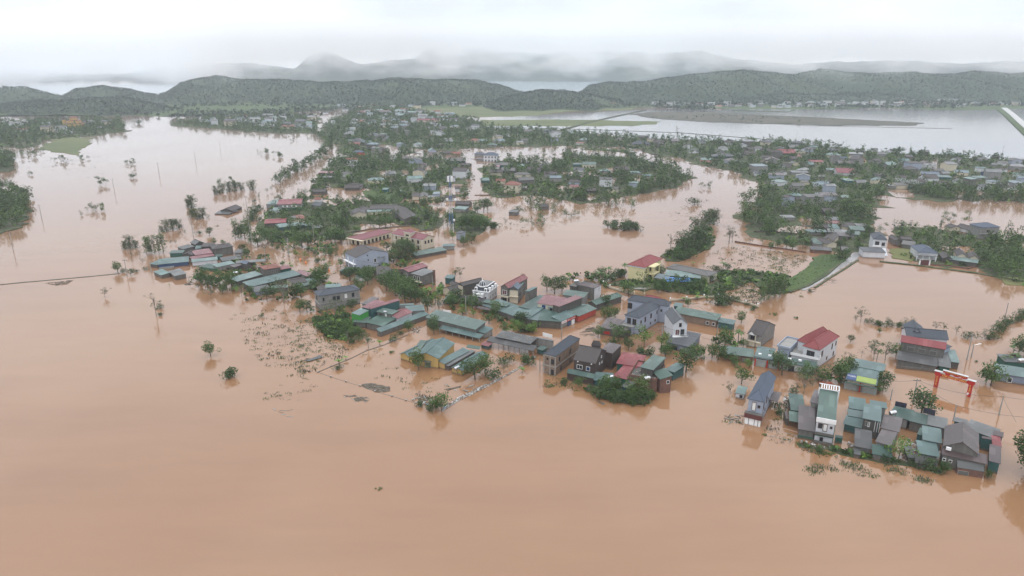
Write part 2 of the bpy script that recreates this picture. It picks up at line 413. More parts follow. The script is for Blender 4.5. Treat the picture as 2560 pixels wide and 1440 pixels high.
# ------------------------------------------------------------------ building kit
WALL = {
 'white': wallm('white', (0.541, 0.558, 0.589), .25, (.25, .25, .25)), 'cream': wallm('cream', (0.522, 0.475, 0.372), .3, (.25, .21, .15)),
 'yellow': wallm('yellow', (0.610, 0.547, 0.313), .15, (.4, .35, .2)), 'ochre': wallm('ochre', (0.444, 0.306, 0.107), .45, (.16, .12, .07)),
 'ltblue': wallm('ltblue', (0.289, 0.329, 0.408), .25, (.22, .24, .28)), 'bluegrey': wallm('bluegrey', (0.170, 0.204, 0.272), .3),
 'grey': wallm('grey', (0.223, 0.223, 0.215), .8, (.10, .095, .09)), 'dark': wallm('dark', (0.085, 0.081, 0.072), .9, (.035, .033, .03)),
 'mould': wallm('mould', (0.133, 0.130, 0.120), 1.0, (.05, .05, .042)), 'dbrown': wallm('dbrown', (0.051, 0.036, 0.032), .4, (.03, .025, .02)),
 'teal': wallm('teal', (0.024, 0.088, 0.088), .4, (.03, .06, .06)), 'green': wallm('green', (.04, .24, .04), .15, (.03, .1, .03)),
 'dgreen': wallm('dgreen', (0.017, 0.085, 0.064), .3, (.02, .05, .04)), 'red': wallm('red', (.42, .06, .04), .3, (.15, .05, .04)),
 'blue': wallm('blue', (.03, .07, .16), .3, (.02, .03, .06)), 'brick': brickm('brown', (0.136, 0.085, 0.058), (.26, .165, .11), (.22, .20, .17)),
 'redbrick': brickm('red', (.16, .07, .05), (.21, .09, .06), (.10, .085, .075)), 'pinkw': wallm('pinkw', (.55, .30, .28), .3),
}
ROOFC = {'teal': (0.071, 0.133, 0.128), 'green': (0.056, 0.111, 0.087), 'dgreen': (0.026, 0.074, 0.058), 'red': (0.200, 0.026, 0.029),
 'pink': (0.200, 0.068, 0.076), 'brown': (0.079, 0.055, 0.055), 'grey': (0.117, 0.121, 0.121), 'lgrey': (0.194, 0.200, 0.205), 'dgrey': (0.050, 0.050, 0.050),
 'blue': (0.076, 0.108, 0.152), 'pblue': (0.129, 0.181, 0.210), 'black': (0.018, 0.019, 0.024), 'lteal': (0.127, 0.203, 0.190)}
TILEC = {'navy': (0.032, 0.043, 0.061), 'slate': (0.070, 0.076, 0.088), 'dtile': (0.043, 0.034, 0.032), 'rtile': (0.210, 0.029, 0.029), 'otile': (0.210, 0.070, 0.047),
 'btile': (0.050, 0.073, 0.113), 'gtile': (0.099, 0.096, 0.093), 'pinktile': (0.197, 0.058, 0.070)}
def RF(name, axis='X'):
    return roof_metal(name, ROOFC[name], axis) if name in ROOFC else roof_tile(name, TILEC[name])
GLASS = plain('window_glass', (.02, .024, .03), .15); FRAME = plain('white_frame', (.62, .63, .62), .5)
DARKF = plain('dark_frame', (.10, .06, .045), .5); WHITE = plain('white_paint', (.74, .75, .76), .5, var=.05)
STEEL = plain('steel', (.62, .63, .65), .22, .9); SHUT = plain('shutter', (.28, .32, .31), .4); CONC = plain('concrete', (.27, .265, .25), .85)
CONCD = plain('concrete_dark', (.10, .098, .09), .85); REDP = plain('red_paint', (.42, .03, .02), .45, var=.06)
MAROON = plain('maroon', (.10, .03, .03), .5); BLUEG = plain('blue_glass', (.03, .06, .14), .12)
GREENP = plain('green_paint', (.03, .22, .14), .5)
HOUSES = []
class House:
    panes = True
    def __init__(s, name, label, cat='house', group=None):
        s.root = None; s.name, s.label, s.cat, s.group = name, label, cat, group; s.blocks = []
    def frame(s, view, A, B, C, h, hB=None, hC=None):
        a = PV(view, A, h); b_ = PV(view, B, h if hB is None else hB); c = PV(view, C, h if hC is None else hC)
        u = Vector((b_.x - a.x, b_.y - a.y)); L = u.length; u /= L
        v = Vector((c.x - b_.x, c.y - b_.y)); n = Vector((-u.y, u.x)); W = v.dot(n)
        return a, math.atan2(u.y, u.x), L, abs(W), (1 if W > 0 else -1)
    def ensure(s, a):
        if s.root is None:
            s.root = thing(s.name, s.label, s.cat, (a.x, a.y, 0), s.group)
    def block(s, view, A, B, C, h, roof='flat', rh=.8, wall='grey', rm='teal', wins=(), over=.3, z0=-1.0, base=0, ridge=None, parapet=0):
        hB = hC = None
        if roof == 'shed': hC = h + rh
        if roof == 'shedx': hB = h + rh; hC = h + rh
        a, ang, L, W, sg = s.frame(view, A, B, C, h, hB, hC)
        return s.place(a, ang, L, W, sg, h, roof, rh, wall, rm, wins, over, z0, ridge, parapet)
    def place(s, a, ang, L, W, sg, h, roof, rh, wall, rm, wins=(), over=.3, z0=-1.0, ridge=None, parapet=0):
        s.ensure(a); o = (a.x - s.root.location.x, a.y - s.root.location.y, 0)
        over = min(over, L * .1, W * .1); wm = WALL[wall] if isinstance(wall, str) else wall
        x0, x1, y0, y1 = over, L - over, over, W - over
        F = lambda x, y, z: (x, y * sg, z)
        # walls with gables
        mb = MB(); zt = h - .02
        def zr(x, y): # underside of the roof at a plan point
            if roof == 'shed': return h + rh * y / W
            if roof == 'shedx': return h + rh * x / L
            if roof == 'gable_x': return h + rh * (1 - abs(2 * y / W - 1))
            if roof == 'gable_y': return h + rh * (1 - abs(2 * x / L - 1))
            return h
        if wm is not None:
            cs = [(x0, y0), (x1, y0), (x1, y1), (x0, y1)]
            for i in range(4):
                (ax, ay), (bx, by) = cs[i], cs[(i + 1) % 4]; top = [(bx, by), ((ax + bx) / 2, (ay + by) / 2), (ax, ay)]
                pts = [F(ax, ay, z0), F(bx, by, z0)] + [F(x, y, zr(x, y) - .03) for x, y in top]
                mb.add(pts, [tuple(range(5))], wm)
            mb.build('wall', s.root, o, ang)
        # roof
        r_ = MB(); th = .10
        axis = {'shed': 'X', 'gable_x': 'X', 'gable_y': 'Y', 'shedx': 'Y'}.get(roof, 'X')
        m = RF(rm, axis) if isinstance(rm, str) else rm
        def slab(pts): r_.slab([F(*p) for p in pts], th, m)
        cap = RF('lgrey') if rm in ('slate',) else m
        if roof == 'flat':
            slab([(0, 0, h + th), (L, 0, h + th), (L, W, h + th), (0, W, h + th)])
            if parapet:
                for q in ((0, L, 0, .18), (0, L, W - .18, W), (0, .18, .18, W - .18), (L - .18, L, .18, W - .18)):
                    r_.box(q[0], q[1], q[2] * sg, q[3] * sg, h + th, h + th + parapet, wm)
        elif roof in ('shed', 'shedx'):
            e = h + th
            slab([(0, 0, e), (L, 0, e + (rh if roof == 'shedx' else 0)), (L, W, e + rh), (0, W, e + (rh if roof == 'shed' else 0))])
        elif roof == 'gable_x':
            e = h + th; slab([(0, 0, e), (L, 0, e), (L, W / 2, e + rh), (0, W / 2, e + rh)])
            slab([(0, W / 2, e + rh), (L, W / 2, e + rh), (L, W, e), (0, W, e)])
            r_.bar(F(0, W / 2, e + rh + .02), F(L, W / 2, e + rh + .02), .13, cap)
        elif roof == 'gable_y':
            e = h + th; slab([(0, 0, e), (L / 2, 0, e + rh), (L / 2, W, e + rh), (0, W, e)])
            slab([(L / 2, 0, e + rh), (L, 0, e), (L, W, e), (L / 2, W, e + rh)])
            r_.bar(F(L / 2, 0, e + rh + .02), F(L / 2, W, e + rh + .02), .13, cap)
        elif roof in ('hip', 'pyramid'):
            e = h + th; k = min(L, W) / 2
            if L >= W: ra, rb = (k * .98, W / 2), (L - k * .98, W / 2)
            else: ra, rb = (L / 2, k * .98), (L / 2, W - k * .98)
            if ridge is not None and L < W: ra, rb = (L / 2, W * ridge[0]), (L / 2, W * ridge[1])
            if ridge is not None and L >= W: ra, rb = (L * ridge[0], W / 2), (L * ridge[1], W / 2)
            Ra, Rb = (*ra, e + rh), (*rb, e + rh); c = [(0, 0, e), (L, 0, e), (L, W, e), (0, W, e)]
            if L >= W:
                slab([c[0], c[1], Rb, Ra]); slab([c[2], c[3], Ra, Rb]); slab([c[3], c[0], Ra]); slab([c[1], c[2], Rb]); hips = ((c[0], Ra), (c[3], Ra), (c[1], Rb), (c[2], Rb))
            else:
                slab([c[0], c[1], Ra]); slab([c[2], c[3], Rb]); slab([c[1], c[2], Rb, Ra]); slab([c[3], c[0], Ra, Rb]); hips = ((c[0], Ra), (c[1], Ra), (c[2], Rb), (c[3], Rb))
            for p, q in hips + ((Ra, Rb),):
                if (Vector(p) - Vector(q)).length > .1: r_.bar(F(*p), F(*q), .10, cap)
        r_.build('roof', s.root, o, ang)
        fr = dict(o=o, ang=ang, L=L, W=W, sg=sg, h=h, over=over, x=(x0, x1), y=(y0, y1))
        s.blocks.append(fr)
        for w_ in wins: s.window(fr, *w_)
        return fr
    def onwall(s, fr, side, u, z, off):
        x0, x1 = fr['x']; y0, y1 = fr['y']
        if side == 0: return (x0 + (x1 - x0) * u, y0 - off, z), (1, 0), (0, -1)
        if side == 1: return (x1 + off, y0 + (y1 - y0) * u, z), (0, 1), (1, 0)
        if side == 2: return (x1 - (x1 - x0) * u, y1 + off, z), (-1, 0), (0, 1)
        return (x0 - off, y1 - (y1 - y0) * u, z), (0, -1), (-1, 0)
    def window(s, fr, side, u, z, w_, h_, kind='win'):
        """an opening centred at fraction u, sill at z; frame stands proud, pane set back"""
        (cx, cy, cz), (tx, ty), (nx, ny) = s.onwall(fr, side, u, z, 0); sg = fr['sg']
        mb = MB()
        fm, pm = {'win': (FRAME, GLASS), 'dark': (DARKF, GLASS), 'door': (DARKF, FRAME), 'white': (FRAME, FRAME), 'shut': (CONC, SHUT),
                  'open': (CONC, CONCD), 'wood': (FRAME, MAROON), 'blue': (FRAME, BLUEG), 'red': (REDP, REDP), 'round': (FRAME, GLASS), 'gdoor': (GREENP, SHUT), 'hole': (GLASS, GLASS)}[kind]
        fw = .10 if kind in ('win', 'wood', 'door', 'blue', 'round') else .06
        def bx(a0, a1, z0, z1, d0, d1, m):
            pts = []
            for zz in (z0, z1):
                for aa, dd in ((a0, d0), (a1, d0), (a1, d1), (a0, d1)):
                    pts.append((cx + tx * aa + nx * dd, (cy + ty * aa + ny * dd) * sg, zz))
            mb.add(pts, [(0, 3, 2, 1), (4, 5, 6, 7), (0, 1, 5, 4), (1, 2, 6, 5), (2, 3, 7, 6), (3, 0, 4, 7)], m)
        a = w_ / 2
        bx(-a, a, z, z + h_, .01, .03, pm)
        bx(-a - fw, a + fw, z + h_, z + h_ + fw, -.01, .09, fm); bx(-a - fw, a + fw, z - fw, z, -.01, .11, fm)
        bx(-a - fw, -a, z, z + h_, -.01, .09, fm); bx(a, a + fw, z, z + h_, -.01, .09, fm)
        if kind in ('win', 'dark', 'wood') and w_ > .9: bx(-.03, .03, z, z + h_, .03, .06, fm)
        pane = mb; mb = MB(); ff = [(f_, m_) for f_, m_ in zip(pane.f, pane.m)]
        k8 = 8 # the first box is the pane, the rest the frame
        p2 = MB(); p2.v = pane.v[:k8]; p2.f = pane.f[:6]; p2.m = [0] * 6; p2.mats = [pane.mats[pane.m[0]]]
        mb.v = pane.v[k8:]; mb.f = [[i - k8 for i in f_] for f_ in pane.f[6:]]; mb.mats = pane.mats; mb.m = pane.m[6:]
        if not s.panes: return pane.build('door' if kind in ('door', 'shut', 'wood', 'gdoor') else 'window', s.root, fr['o'], fr['ang'])
        o_ = s._wb(mb, kind, fr); p2.build('pane' if kind not in ('door', 'shut', 'wood', 'gdoor') else 'door_leaf', o_); return o_
    def _wb(s, mb, kind, fr):
        return mb.build('door' if kind in ('door', 'shut', 'wood', 'gdoor') else 'window', s.root, fr['o'], fr['ang'])
    def row(s, fr, side, n, z, w_, h_, kind='win', u0=.12, u1=.88, drop=()):
        for i in range(n):
            if i in drop: continue
            s.window(fr, side, u0 + (u1 - u0) * (i + .5) / n, z, w_, h_, kind)
    def boxes(s, name, fr, lst, m):
        mb = MB(); sg = fr['sg']
        for q in lst:
            mm = q[6] if len(q) > 6 else m
            mb.box(q[0], q[1], q[2] * sg, q[3] * sg, q[4], q[5], mm)
        return mb.build(name, s.root, fr['o'], fr['ang'])
    def pillars(s, fr, side, n, z0, z1, r, m, off=0, name='pillar'):
        for i in range(n):
            (x, y, _), _, _ = s.onwall(fr, side, i / max(1, n - 1), 0, off)
            mb = MB(); mb.box(-r, r, -r, r, z0, z1, m); o = fr['o']; c, sn = math.cos(fr['ang']), math.sin(fr['ang'])
            y *= fr['sg']; mb.build(name, s.root, (o[0] + x * c - y * sn, o[1] + x * sn + y * c, 0), fr['ang'])
def tank(label, view, p, z, ang=0, parent=None):
    """horizontal stainless water tank on a stand"""
    c = PV(view, p, z); t_ = thing('water_tank', label, 'water tank', (c.x, c.y, z - .6))
    mb = MB(); prof = [(-.95, .05), (-.85, .38), (-.7, .48), (.7, .48), (.85, .38), (.95, .05)]; n = 12; vs = []
    for x, r_ in prof:
        for k in range(n): an = 2 * math.pi * k / n; vs.append((x, r_ * math.cos(an), .75 + r_ * math.sin(an)))
    fs = [(j * n + k, j * n + (k + 1) % n, (j + 1) * n + (k + 1) % n, (j + 1) * n + k) for j in range(len(prof) - 1) for k in range(n)]
    fs += [tuple(range(n))[::-1], tuple(range((len(prof) - 1) * n, len(prof) * n))]; mb.add(vs, fs, STEEL); mb.build('barrel', t_, rz=ang)
    mb = MB()
    mb.bar((-.6, 0, .25), (.6, 0, .25), .03, CONCD)
    for x in (-.6, .6):
        for y in (-.35, .35): mb.bar((x, y, -.1), (x, y * .8, .5), .04, CONCD)
        mb.bar((x, -.35, .25), (x, .35, .25), .03, CONCD)
    mb.build('stand', t_, rz=ang); return t_
# ------------------------------------------------------------------ the near houses, read off enlarged views of the photograph
# --- row at the lower right
H = House('tube_house', 'tall pale blue-grey house with slate blue hipped roof standing apart left of the row', 'house')
f = H.block('Z1b', (130, 480), (430, 548), (790, 135), 6.1, 'hip', 1.5, 'ltblue', 'btile', [
    (0, .42, 3.4, .75, 2.0, 'door'), (0, .78, 4.3, .5, .6, 'dark'), (1, .14, 3.3, .6, 1.7, 'dark'), (1, .36, 3.6, .6, 1.7, 'dark'),
    (1, .30, 1.9, .4, .5, 'dark'), (1, .13, .6, .6, 1.6, 'dark'), (1, .52, 3.2, .4, .6, 'dark')], ridge=(.20, .98))
H.boxes('balcony', f, [(-.1, f['L'] + .1, -.95, f['over'] - .01, 2.85, 2.98), (-.1, f['L'] + .1, -.95, -.83, 1.75, 2.85, MAROON), (-.1, .02, -.83, .25, 2.0, 2.85, MAROON), (f['L'] - .02, f['L'] + .1, -.83, .25, 2.0, 2.85, MAROON)], CONCD)
H.boxes('porch_front', f, [(.1, f['L'] - .1, -.6, -.5, -1, 1.7), (.9, 1.0, -.66, -.62, 0, 1.6, GLASS), (2.2, 2.3, -.66, -.62, 0, 1.6, GLASS), (3, 3.1, -.66, -.62, 0, 1.6, GLASS)], WHITE)
H.boxes('awning', f, [(f['L'] - .2, f['L'] + 1.7, f['W'] * .62, f['W'] * .98, 2.5, 2.62)], RF('brown'))
H = House('shed', 'teal metal shed with a lower front awning beside the junk yard', 'shed')
H.block('Z1b', (912, 690), (1185, 725), (1272, 432), 2.6, 'shed', .5, 'dark', 'dgreen')
H.block('Z1b', (885, 885), (1085, 915), (1180, 745), 1.9, 'shed', .5, None, 'green')
H.block('Z1b', (830, 845), (880, 850), (925, 720), 1.7, 'shed', .4, 'dark', 'brown')
H = House('house', 'brown-roofed concrete house squeezed against the left of the tallest green roof', 'house')
f = H.block('Z1b', (1250, 545), (1490, 600), (1615, 375), 4.4, 'shed', .5, 'grey', 'brown', [(0, .6, 2.9, .8, 1.2, 'open')])
f = H.block('Z1b', (1040, 1030), (1355, 1085), (1440, 650), 2.3, 'shed', 1.0, 'mould', 'brown')
H.boxes('plinth', f, [(.2, f['L'] - .2, .1, .28, -.8, .75)], WALL['dgreen'])
H = House('tube_house', 'tallest green-roofed white-fronted house with a slatted white pergola on top', 'house')
f = H.block('Z1b', (1385, 820), (1730, 885), (1975, 390), 6.0, 'shed', .9, 'white', 'green', [
    (0, .22, 3.6, .8, 1.1, 'dark'), (0, .5, 3.1, .7, 1.6, 'door'), (0, .83, 3.9, .4, .5, 'dark'), (0, .38, 0.2, .6, 1.2, 'dark')], over=.12)
L, W, sg = f['L'], f['W'], f['sg']
H.boxes('fascia', f, [(-.08, L + .08, -.12, .05, 5.1, 6.12)], WHITE)
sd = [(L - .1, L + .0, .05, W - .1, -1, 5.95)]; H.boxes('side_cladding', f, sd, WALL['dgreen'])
H.boxes('balcony', f, [(-.05, L + .05, -.9, .1, 2.4, 2.55, CONCD), (-.05, L + .05, -.9, -.8, 2.55, 3.0, WALL['mould']), (0, L, -.05, .1, 1.7, 2.4, WALL['dgreen']), (0, L, -.85, -.75, -1, .9, WALL['mould'])], CONC)
for u in (.1, .25, .45, .62, .8): H.window(f, 1, u, 3.4, .3, .35, 'white')
pg = [(-.2, L + .35, W + .1, W + .35, -1, 6.6, WALL['white']), (-.2, L + .35, W - .9, W - .75, 7.3, 7.45), (-.2, L + .35, W + 1.2, W + 1.4, 7.6, 7.75), (L + .1, L + .4, W - .9, W + 1.4, -1, 7.6), (-.2, 0, W - .9, W + 1.4, 5.9, 7.6)]
for k in range(9): x = -.2 + k * (L + .4) / 8.3; pg.append((x, x + .2, W - .75, W + 1.2, 7.42, 7.6))
H.boxes('pergola', f, pg, WHITE)
H.block('Z1b', (1715, 1180), (1850, 1200), (1870, 1160), 1.4, 'shed', .3, 'dgreen', 'dgreen')
H = House('shop_row', 'low pale teal roofs in two steps right of the tallest green roof', 'house')
H.block('Z1', (1085, 475), (1232, 500), (1275, 405), 2.9, 'shed', .5, 'grey', 'teal')
H.block('Z1', (1078, 540), (1215, 562), (1228, 505), 2.6, 'shed', .2, 'grey', 'teal')
H.block('Z1', (1035, 605), (1190, 645), (1210, 565), 2.0, 'shed', .5, 'teal', 'teal')
H = House('tube_house', 'teal-roofed house with a blackened front above a dark mossy lean-to', 'house')
f = H.block('Z1', (1200, 560), (1355, 592), (1410, 470), 4.6, 'shed', .4, 'dark', 'teal', [(0, .25, 3.0, .7, .9, 'open'), (0, .36, 2.8, .35, 1.1, 'white')])
H.boxes('drain_pipe', f, [(x, x + .08, .16, .24, 1.9, 4.5) for x in (2.6, 3.1, 3.5)], WHITE)
H.boxes('side_cladding', f, [(f['L'] - .22, f['L'] - .12, .3, f['W'] - .3, -1, 4.5)], WALL['teal'])
H.block('Z1', (1262, 455), (1408, 480), (1428, 432), 4.7, 'shed', .2, 'grey', 'teal')
H.block('Z1', (1130, 795), (1280, 825), (1345, 680), 1.7, 'shed', 1.1, 'mould', 'dgrey')
H.block('Z1', (1125, 860), (1185, 872), (1195, 825), 1.0, 'shed', .2, 'dark', 'dgrey')
H = House('house', 'long brown-pink metal roof ending in a green awning beside the bright bamboo', 'house')
f = H.block('Z1', (1305, 755), (1440, 795), (1510, 645), 3.0, 'shed', .5, 'grey', 'brown')
H.block('Z1', (1348, 640), (1510, 680), (1575, 570), 3.5, 'shed', .2, 'grey', 'brown')
H.block('Z1', (1280, 860), (1452, 892), (1447, 805), 1.5, 'shed', 1.0, 'mould', 'dgreen')
tank('horizontal steel water tank behind the brown-pink roof', 'Z1', (1455, 515), 3.9, .3)
H = House('shop_row', 'long street-side strip of dark green and grey roofs behind two black billboards', 'house')
H.block('Z1c', (590, 215), (880, 300), (935, 150), 2.6, 'shed', .3, 'grey', 'dgreen')
H.block('Z1c', (880, 305), (1150, 372), (1235, 240), 2.5, 'shed', .4, 'mould', 'dgreen')
H.block('Z1c', (1150, 362), (1445, 428), (1530, 290), 2.7, 'shed', .3, 'mould', 'grey')
H.block('Z1c', (1660, 400), (2098, 555), (2122, 400), 2.8, 'shed', .3, 'teal', 'grey')
H.block('Z1c', (1530, 310), (1730, 360), (1760, 300), 2.7, 'shed', .2, 'teal', 'grey')
H = House('shed', 'small bright green box shed in the cluttered back yard', 'shed')
H.block('Z1c', (1000, 500), (1075, 522), (1115, 425), 1.9, 'shed', .3, 'teal', 'green')
H = House('house', 'teal roofs in two steps above a dark tiled lean-to left of the big brown gable', 'house')
H.block('Z1', (1705, 740), (1872, 775), (1908, 660), 3.3, 'shed', .4, 'grey', 'teal')
H.block('Z1', (1670, 855), (1850, 888), (1878, 782), 2.5, 'shed', .5, 'grey', 'teal')
H.block('Z1', (1645, 935), (1830, 962), (1852, 892), 1.3, 'shed', .9, 'dark', 'dgrey')
H.block('Z1', (1580, 890), (1650, 900), (1690, 810), 1.2, 'shed', .4, 'dark', 'dgrey')
H = House('house', 'big brown gabled roof over stained walls at the right end of the row', 'house')
f = H.block('Z1c', (1380, 672), (1905, 800), (1968, 510), 4.2, 'gable_y', 1.9, 'mould', 'brown', over=.25)
f2 = H.block('Z1c', (1362, 795), (2030, 940), (2046, 805), 3.0, 'shed', .8, 'mould', 'brown', [(0, .05, 1.7, .45, .45, 'win'), (0, .20, 1.6, .45, .45, 'win')])
H.block('Z1c', (1590, 985), (1980, 1050), (2012, 952), 1.5, 'shed', 1.0, 'redbrick', 'dgrey', [(0, .25, .0, 1.8, .9, 'open')])
H.block('Z1c', (2045, 890), (2222, 935), (2252, 690), 2.5, 'shed', .5, 'teal', 'brown')
H.block('Z1c', (1950, 560), (2098, 585), (2110, 555), 2.8, 'shed', .2, 'teal', 'brown')
H.block('Z1c', (2100, 660), (2238, 690), (2258, 550), 2.7, 'shed', .2, 'grey', 'red')
H.block('Z1c', (2112, 512), (2260, 548), (2264, 475), 3.0, 'shed', .2, 'grey', 'brown')
H.boxes('air_conditioner', f, [(.6, 1.5, -.7, -.3, 3.9, 4.5)], WHITE)
# --- teal kiosk
H = House('kiosk', 'tiny tilted kiosk with a pale green roof half sunk beside a shrub', 'kiosk')
H.block('Z1', (125, 345), (205, 362), (228, 298), 1.5, 'shed', .25, 'white', 'lteal', [(0, .7, .5, .6, .6, 'hole')])
# --- warehouse with sign boards
H = House('shop', 'wide teal-roofed shop carrying a navy and a lime sign board on its roof edge', 'shop')
f = H.block('Z4', (1165, 778), (1412, 828), (1475, 720), 2.7, 'shed', .7, 'cream', 'teal', [(0, .25, -.4, 4.2, 2.2, 'shut'), (0, .73, -.4, 4.6, 2.2, 'shut')], over=.5)
H.block('Z4', (1225, 672), (1470, 720), (1520, 665), 3.5, 'shed', .35, 'mould', 'teal')
H.boxes('gutter', f, [(.2, f['L'] - .2, f['W'] - .15, f['W'], 3.45, 3.58)], WHITE)
H.boxes('awning', f, [(0, f['L'], -.9, 0, 2.25, 2.35)], RF('dgreen', 'X'))
H.boxes('post', f, [(f['L'] * .47, f['L'] * .47 + .3, .2, .48, -1, 2.6)], REDP)
SH = f; SHroot = H.root
# --- L shaped blue-white house
H = House('house', 'long L-shaped pale blue two-storey house with dark slate hipped roofs', 'house')
f = H.block('Z2', (1040, 430), (1192, 466), (1356, 335), 5.7, 'hip', 1.3, 'ltblue', 'navy', [(0, .3, 3.2, 1.2, 1.8, 'dark'), (0, .7, 3.2, 1.2, 1.8, 'dark'),
    (1, .12, 3.5, .6, .9, 'dark'), (1, .33, 3.2, .7, 1.5, 'dark'), (1, .62, 3.3, .8, 1.4, 'dark'), (1, .93, 3.6, .5, 1.0, 'dark'),
    (1, .05, .9, .5, .8, 'dark'), (1, .33, .6, .6, 1.4, 'dark'), (1, .62, 1.2, .5, .7, 'dark'), (1, .86, 1.2, .5, .7, 'dark')], ridge=(.18, .9))
H.block('Z2', (1070, 282), (1484, 346), (1526, 312), 6.1, 'hip', 1.4, 'ltblue', 'navy', [(0, .06, 3.4, 1.4, 1.8, 'dark'), (0, .85, 4.0, .5, .7, 'dark'),
    (1, .3, 3.8, .5, 1.0, 'dark'), (1, .7, 3.8, .5, 1.0, 'dark'), (1, .3, .6, .5, 1.2, 'dark'), (1, .7, .6, .5, 1.2, 'dark')], over=.25)
f = H.block('Z2', (1008, 530), (1122, 556), (1200, 497), 2.9, 'flat', 0, 'ltblue', CONC)
H.boxes('railing', f, [(.1, f['L'], .1, .16, 3.6, 3.68), (.1, .16, .1, f['W'], 3.6, 3.68)] + [(x * .5 + .1, x * .5 + .15, .1, .15, 3.0, 3.6) for x in range(int(f['L'] * 2))], CONCD)
H = House('house', 'wide low house with a flat brown metal roof in front of the pale blue house', 'house')
f = H.block('Z2', (795, 558), (1068, 600), (1200, 505), 2.3, 'shed', .5, 'mould', 'brown', [(0, .25, .6, 1.8, .7, 'red'), (0, .6, -.4, 1.4, 1.9, 'open')])
H.block('Z2', (1068, 605), (1118, 560), (1125, 556), 2.2, 'shed', .1, 'dbrown', 'brown')
H = House('house', 'red tiled roof peeping over the long slate roof of the pale blue house', 'house')
H.block('Z2', (1225, 262), (1390, 290), (1400, 262), 4.6, 'hip', .9, 'cream', 'rtile')
# --- white gabled house
H = House('tube_house', 'white narrow gabled house with a plain grey roof rising out of a charcoal lean-to', 'house')
f = H.block('Z2', (1530, 528), (1682, 526), (1880, 402), 6.1, 'gable_y', 1.9, 'white', 'slate', [(0, .5, 5.4, .7, 1.1, 'dark'), (0, .32, 2.6, 1.1, 1.9, 'wood'), (0, .68, 2.6, 1.0, 1.9, 'hole'),
   (1, .13, 3.0, .5, 1.8, 'dark'), (1, .3, 3.2, .5, 1.9, 'dark'), (1, .42, 3.9, .5, .6, 'dark'), (1, .62, 3.7, .6, 1.1, 'dark'), (1, .84, 3.7, .6, 1.2, 'dark'), (1, .84, 1.0, .6, .9, 'dark')], over=.2)
H.boxes('balcony', f, [(0, f['L'], -.9, .2, 2.35, 2.5), (0, f['L'], -.9, -.82, 2.5, 2.62), (0, f['L'], -.9, -.84, 3.1, 3.17)] + [(x * .45, x * .45 + .05, -.89, -.84, 2.5, 3.1) for x in range(int(f['L'] / .45) + 1)], WHITE)
f = H.block('Z2', (1450, 702), (1705, 755), (1906, 638), 2.0, 'shed', .7, 'bluegrey', 'slate', [(0, .3, -.3, 2.6, 1.6, 'dark'), (0, .75, -.3, 2.2, 1.6, 'shut')])
# --- green sheds behind it
H = House('shed', 'long green-roofed brown-walled sheds behind the white gabled house', 'shed')
H.block('Z2', (1530, 405), (1972, 490), (2050, 432), 2.5, 'shed', .7, 'brick', 'green', [(0, .80, .7, .8, .9, 'win'), (0, .94, .7, .8, .9, 'win')])
H.block('Z2', (1975, 500), (2130, 530), (2170, 488), 2.2, 'shed', .4, 'teal', 'teal')
H.block('Z2', (1530, 340), (1620, 352), (1650, 318), 3.0, 'shed', .3, 'teal', 'teal')
# --- pink-roofed shophouse and its green skirts
H = House('shop', 'shophouse with a faded pink roof above green corner roofs and a red shop sign', 'shop')
f = H.block('Z2', (165, 312), (388, 348), (480, 262), 4.6, 'shed', .9, 'cream', 'pink', [(0, .3, 2.7, 1.4, 1.6, 'blue'), (0, .72, 2.7, 2.0, 1.3, 'win'), (1, .2, 3.0, .6, 1.0, 'open'), (1, .6, 3.0, .6, 1.0, 'open')])
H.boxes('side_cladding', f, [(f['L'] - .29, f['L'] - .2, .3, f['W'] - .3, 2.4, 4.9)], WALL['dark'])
H.boxes('awning', f, [(f['L'] * .52, f['L'] - .6, -.7, .2, 4.0, 4.1)], RF('lteal'))
H.boxes('balcony', f, [(0, f['L'] * .45, -.5, .2, 2.4, 2.6), (f['L'] * .5, f['L'], -.8, .2, 2.2, 2.4)], WHITE)
H.block('Z2', (392, 350), (630, 255), (600, 215), 5.4, 'shed', .1, 'dark', 'pink')
f = H.block('Z2', (70, 470), (180, 488), (340, 370), 2.6, 'shed', .4, 'dark', 'teal')
f = H.block('Z2', (180, 485), (415, 500), (480, 400), 2.6, 'shed', .6, 'dark', 'dgreen')
f = H.block('Z2', (412, 498), (565, 430), (480, 375), 2.6, 'shed', .7, 'grey', 'teal')
H.boxes('shop_front', f, [(.4, f['L'] * .35, -.02, .1, 1.7, 2.5, WHITE), (f['L'] * .35, f['L'] - .4, -.02, .1, 1.7, 2.5, REDP), (f['L'] * .45, f['L'] * .62, .0, .2, -.5, 1.5, BLUEG), (f['L'] * .7, f['L'] * .88, .0, .2, -.5, 1.5, WHITE)], WHITE)
H.block('Z2', (175, 490), (395, 515), (420, 495), 1.9, 'shed', .5, None, 'brown')
H.pillars(H.blocks[-1], 0, 4, -1, 1.95, .08, CONC)
SG = f; SGroot = H.root
H = House('shop', 'green gabled roof over a red-painted shop wall facing the flooded street', 'shop')
H.block('Z2', (588, 446), (770, 368), (640, 298), 2.3, 'gable_x', .7, 'red', 'green')
H.block('Z2', (0, 440), (100, 460), (290, 330), 2.9, 'shed', .5, 'dark', 'teal')
H = House('shop', 'green roof with broad eaves next to the tree and the brown hipped house', 'shop')
H.block('Z2', (668, 302), (760, 332), (1003, 236), 2.4, 'gable_y', .8, 'dark', 'green')
H.block('Z2', (420, 230), (640, 260), (720, 210), 3.4, 'shed', .4, 'grey', 'green')
H = House('house', 'grey house with a brown hipped metal roof and one white end wall', 'house')
f = H.block('Z2', (560, 125), (745, 166), (832, 135), 4.7, 'hip', .9, 'mould', 'brown', [(1, .7, 3.0, .6, 1.0, 'dark')], over=.2)
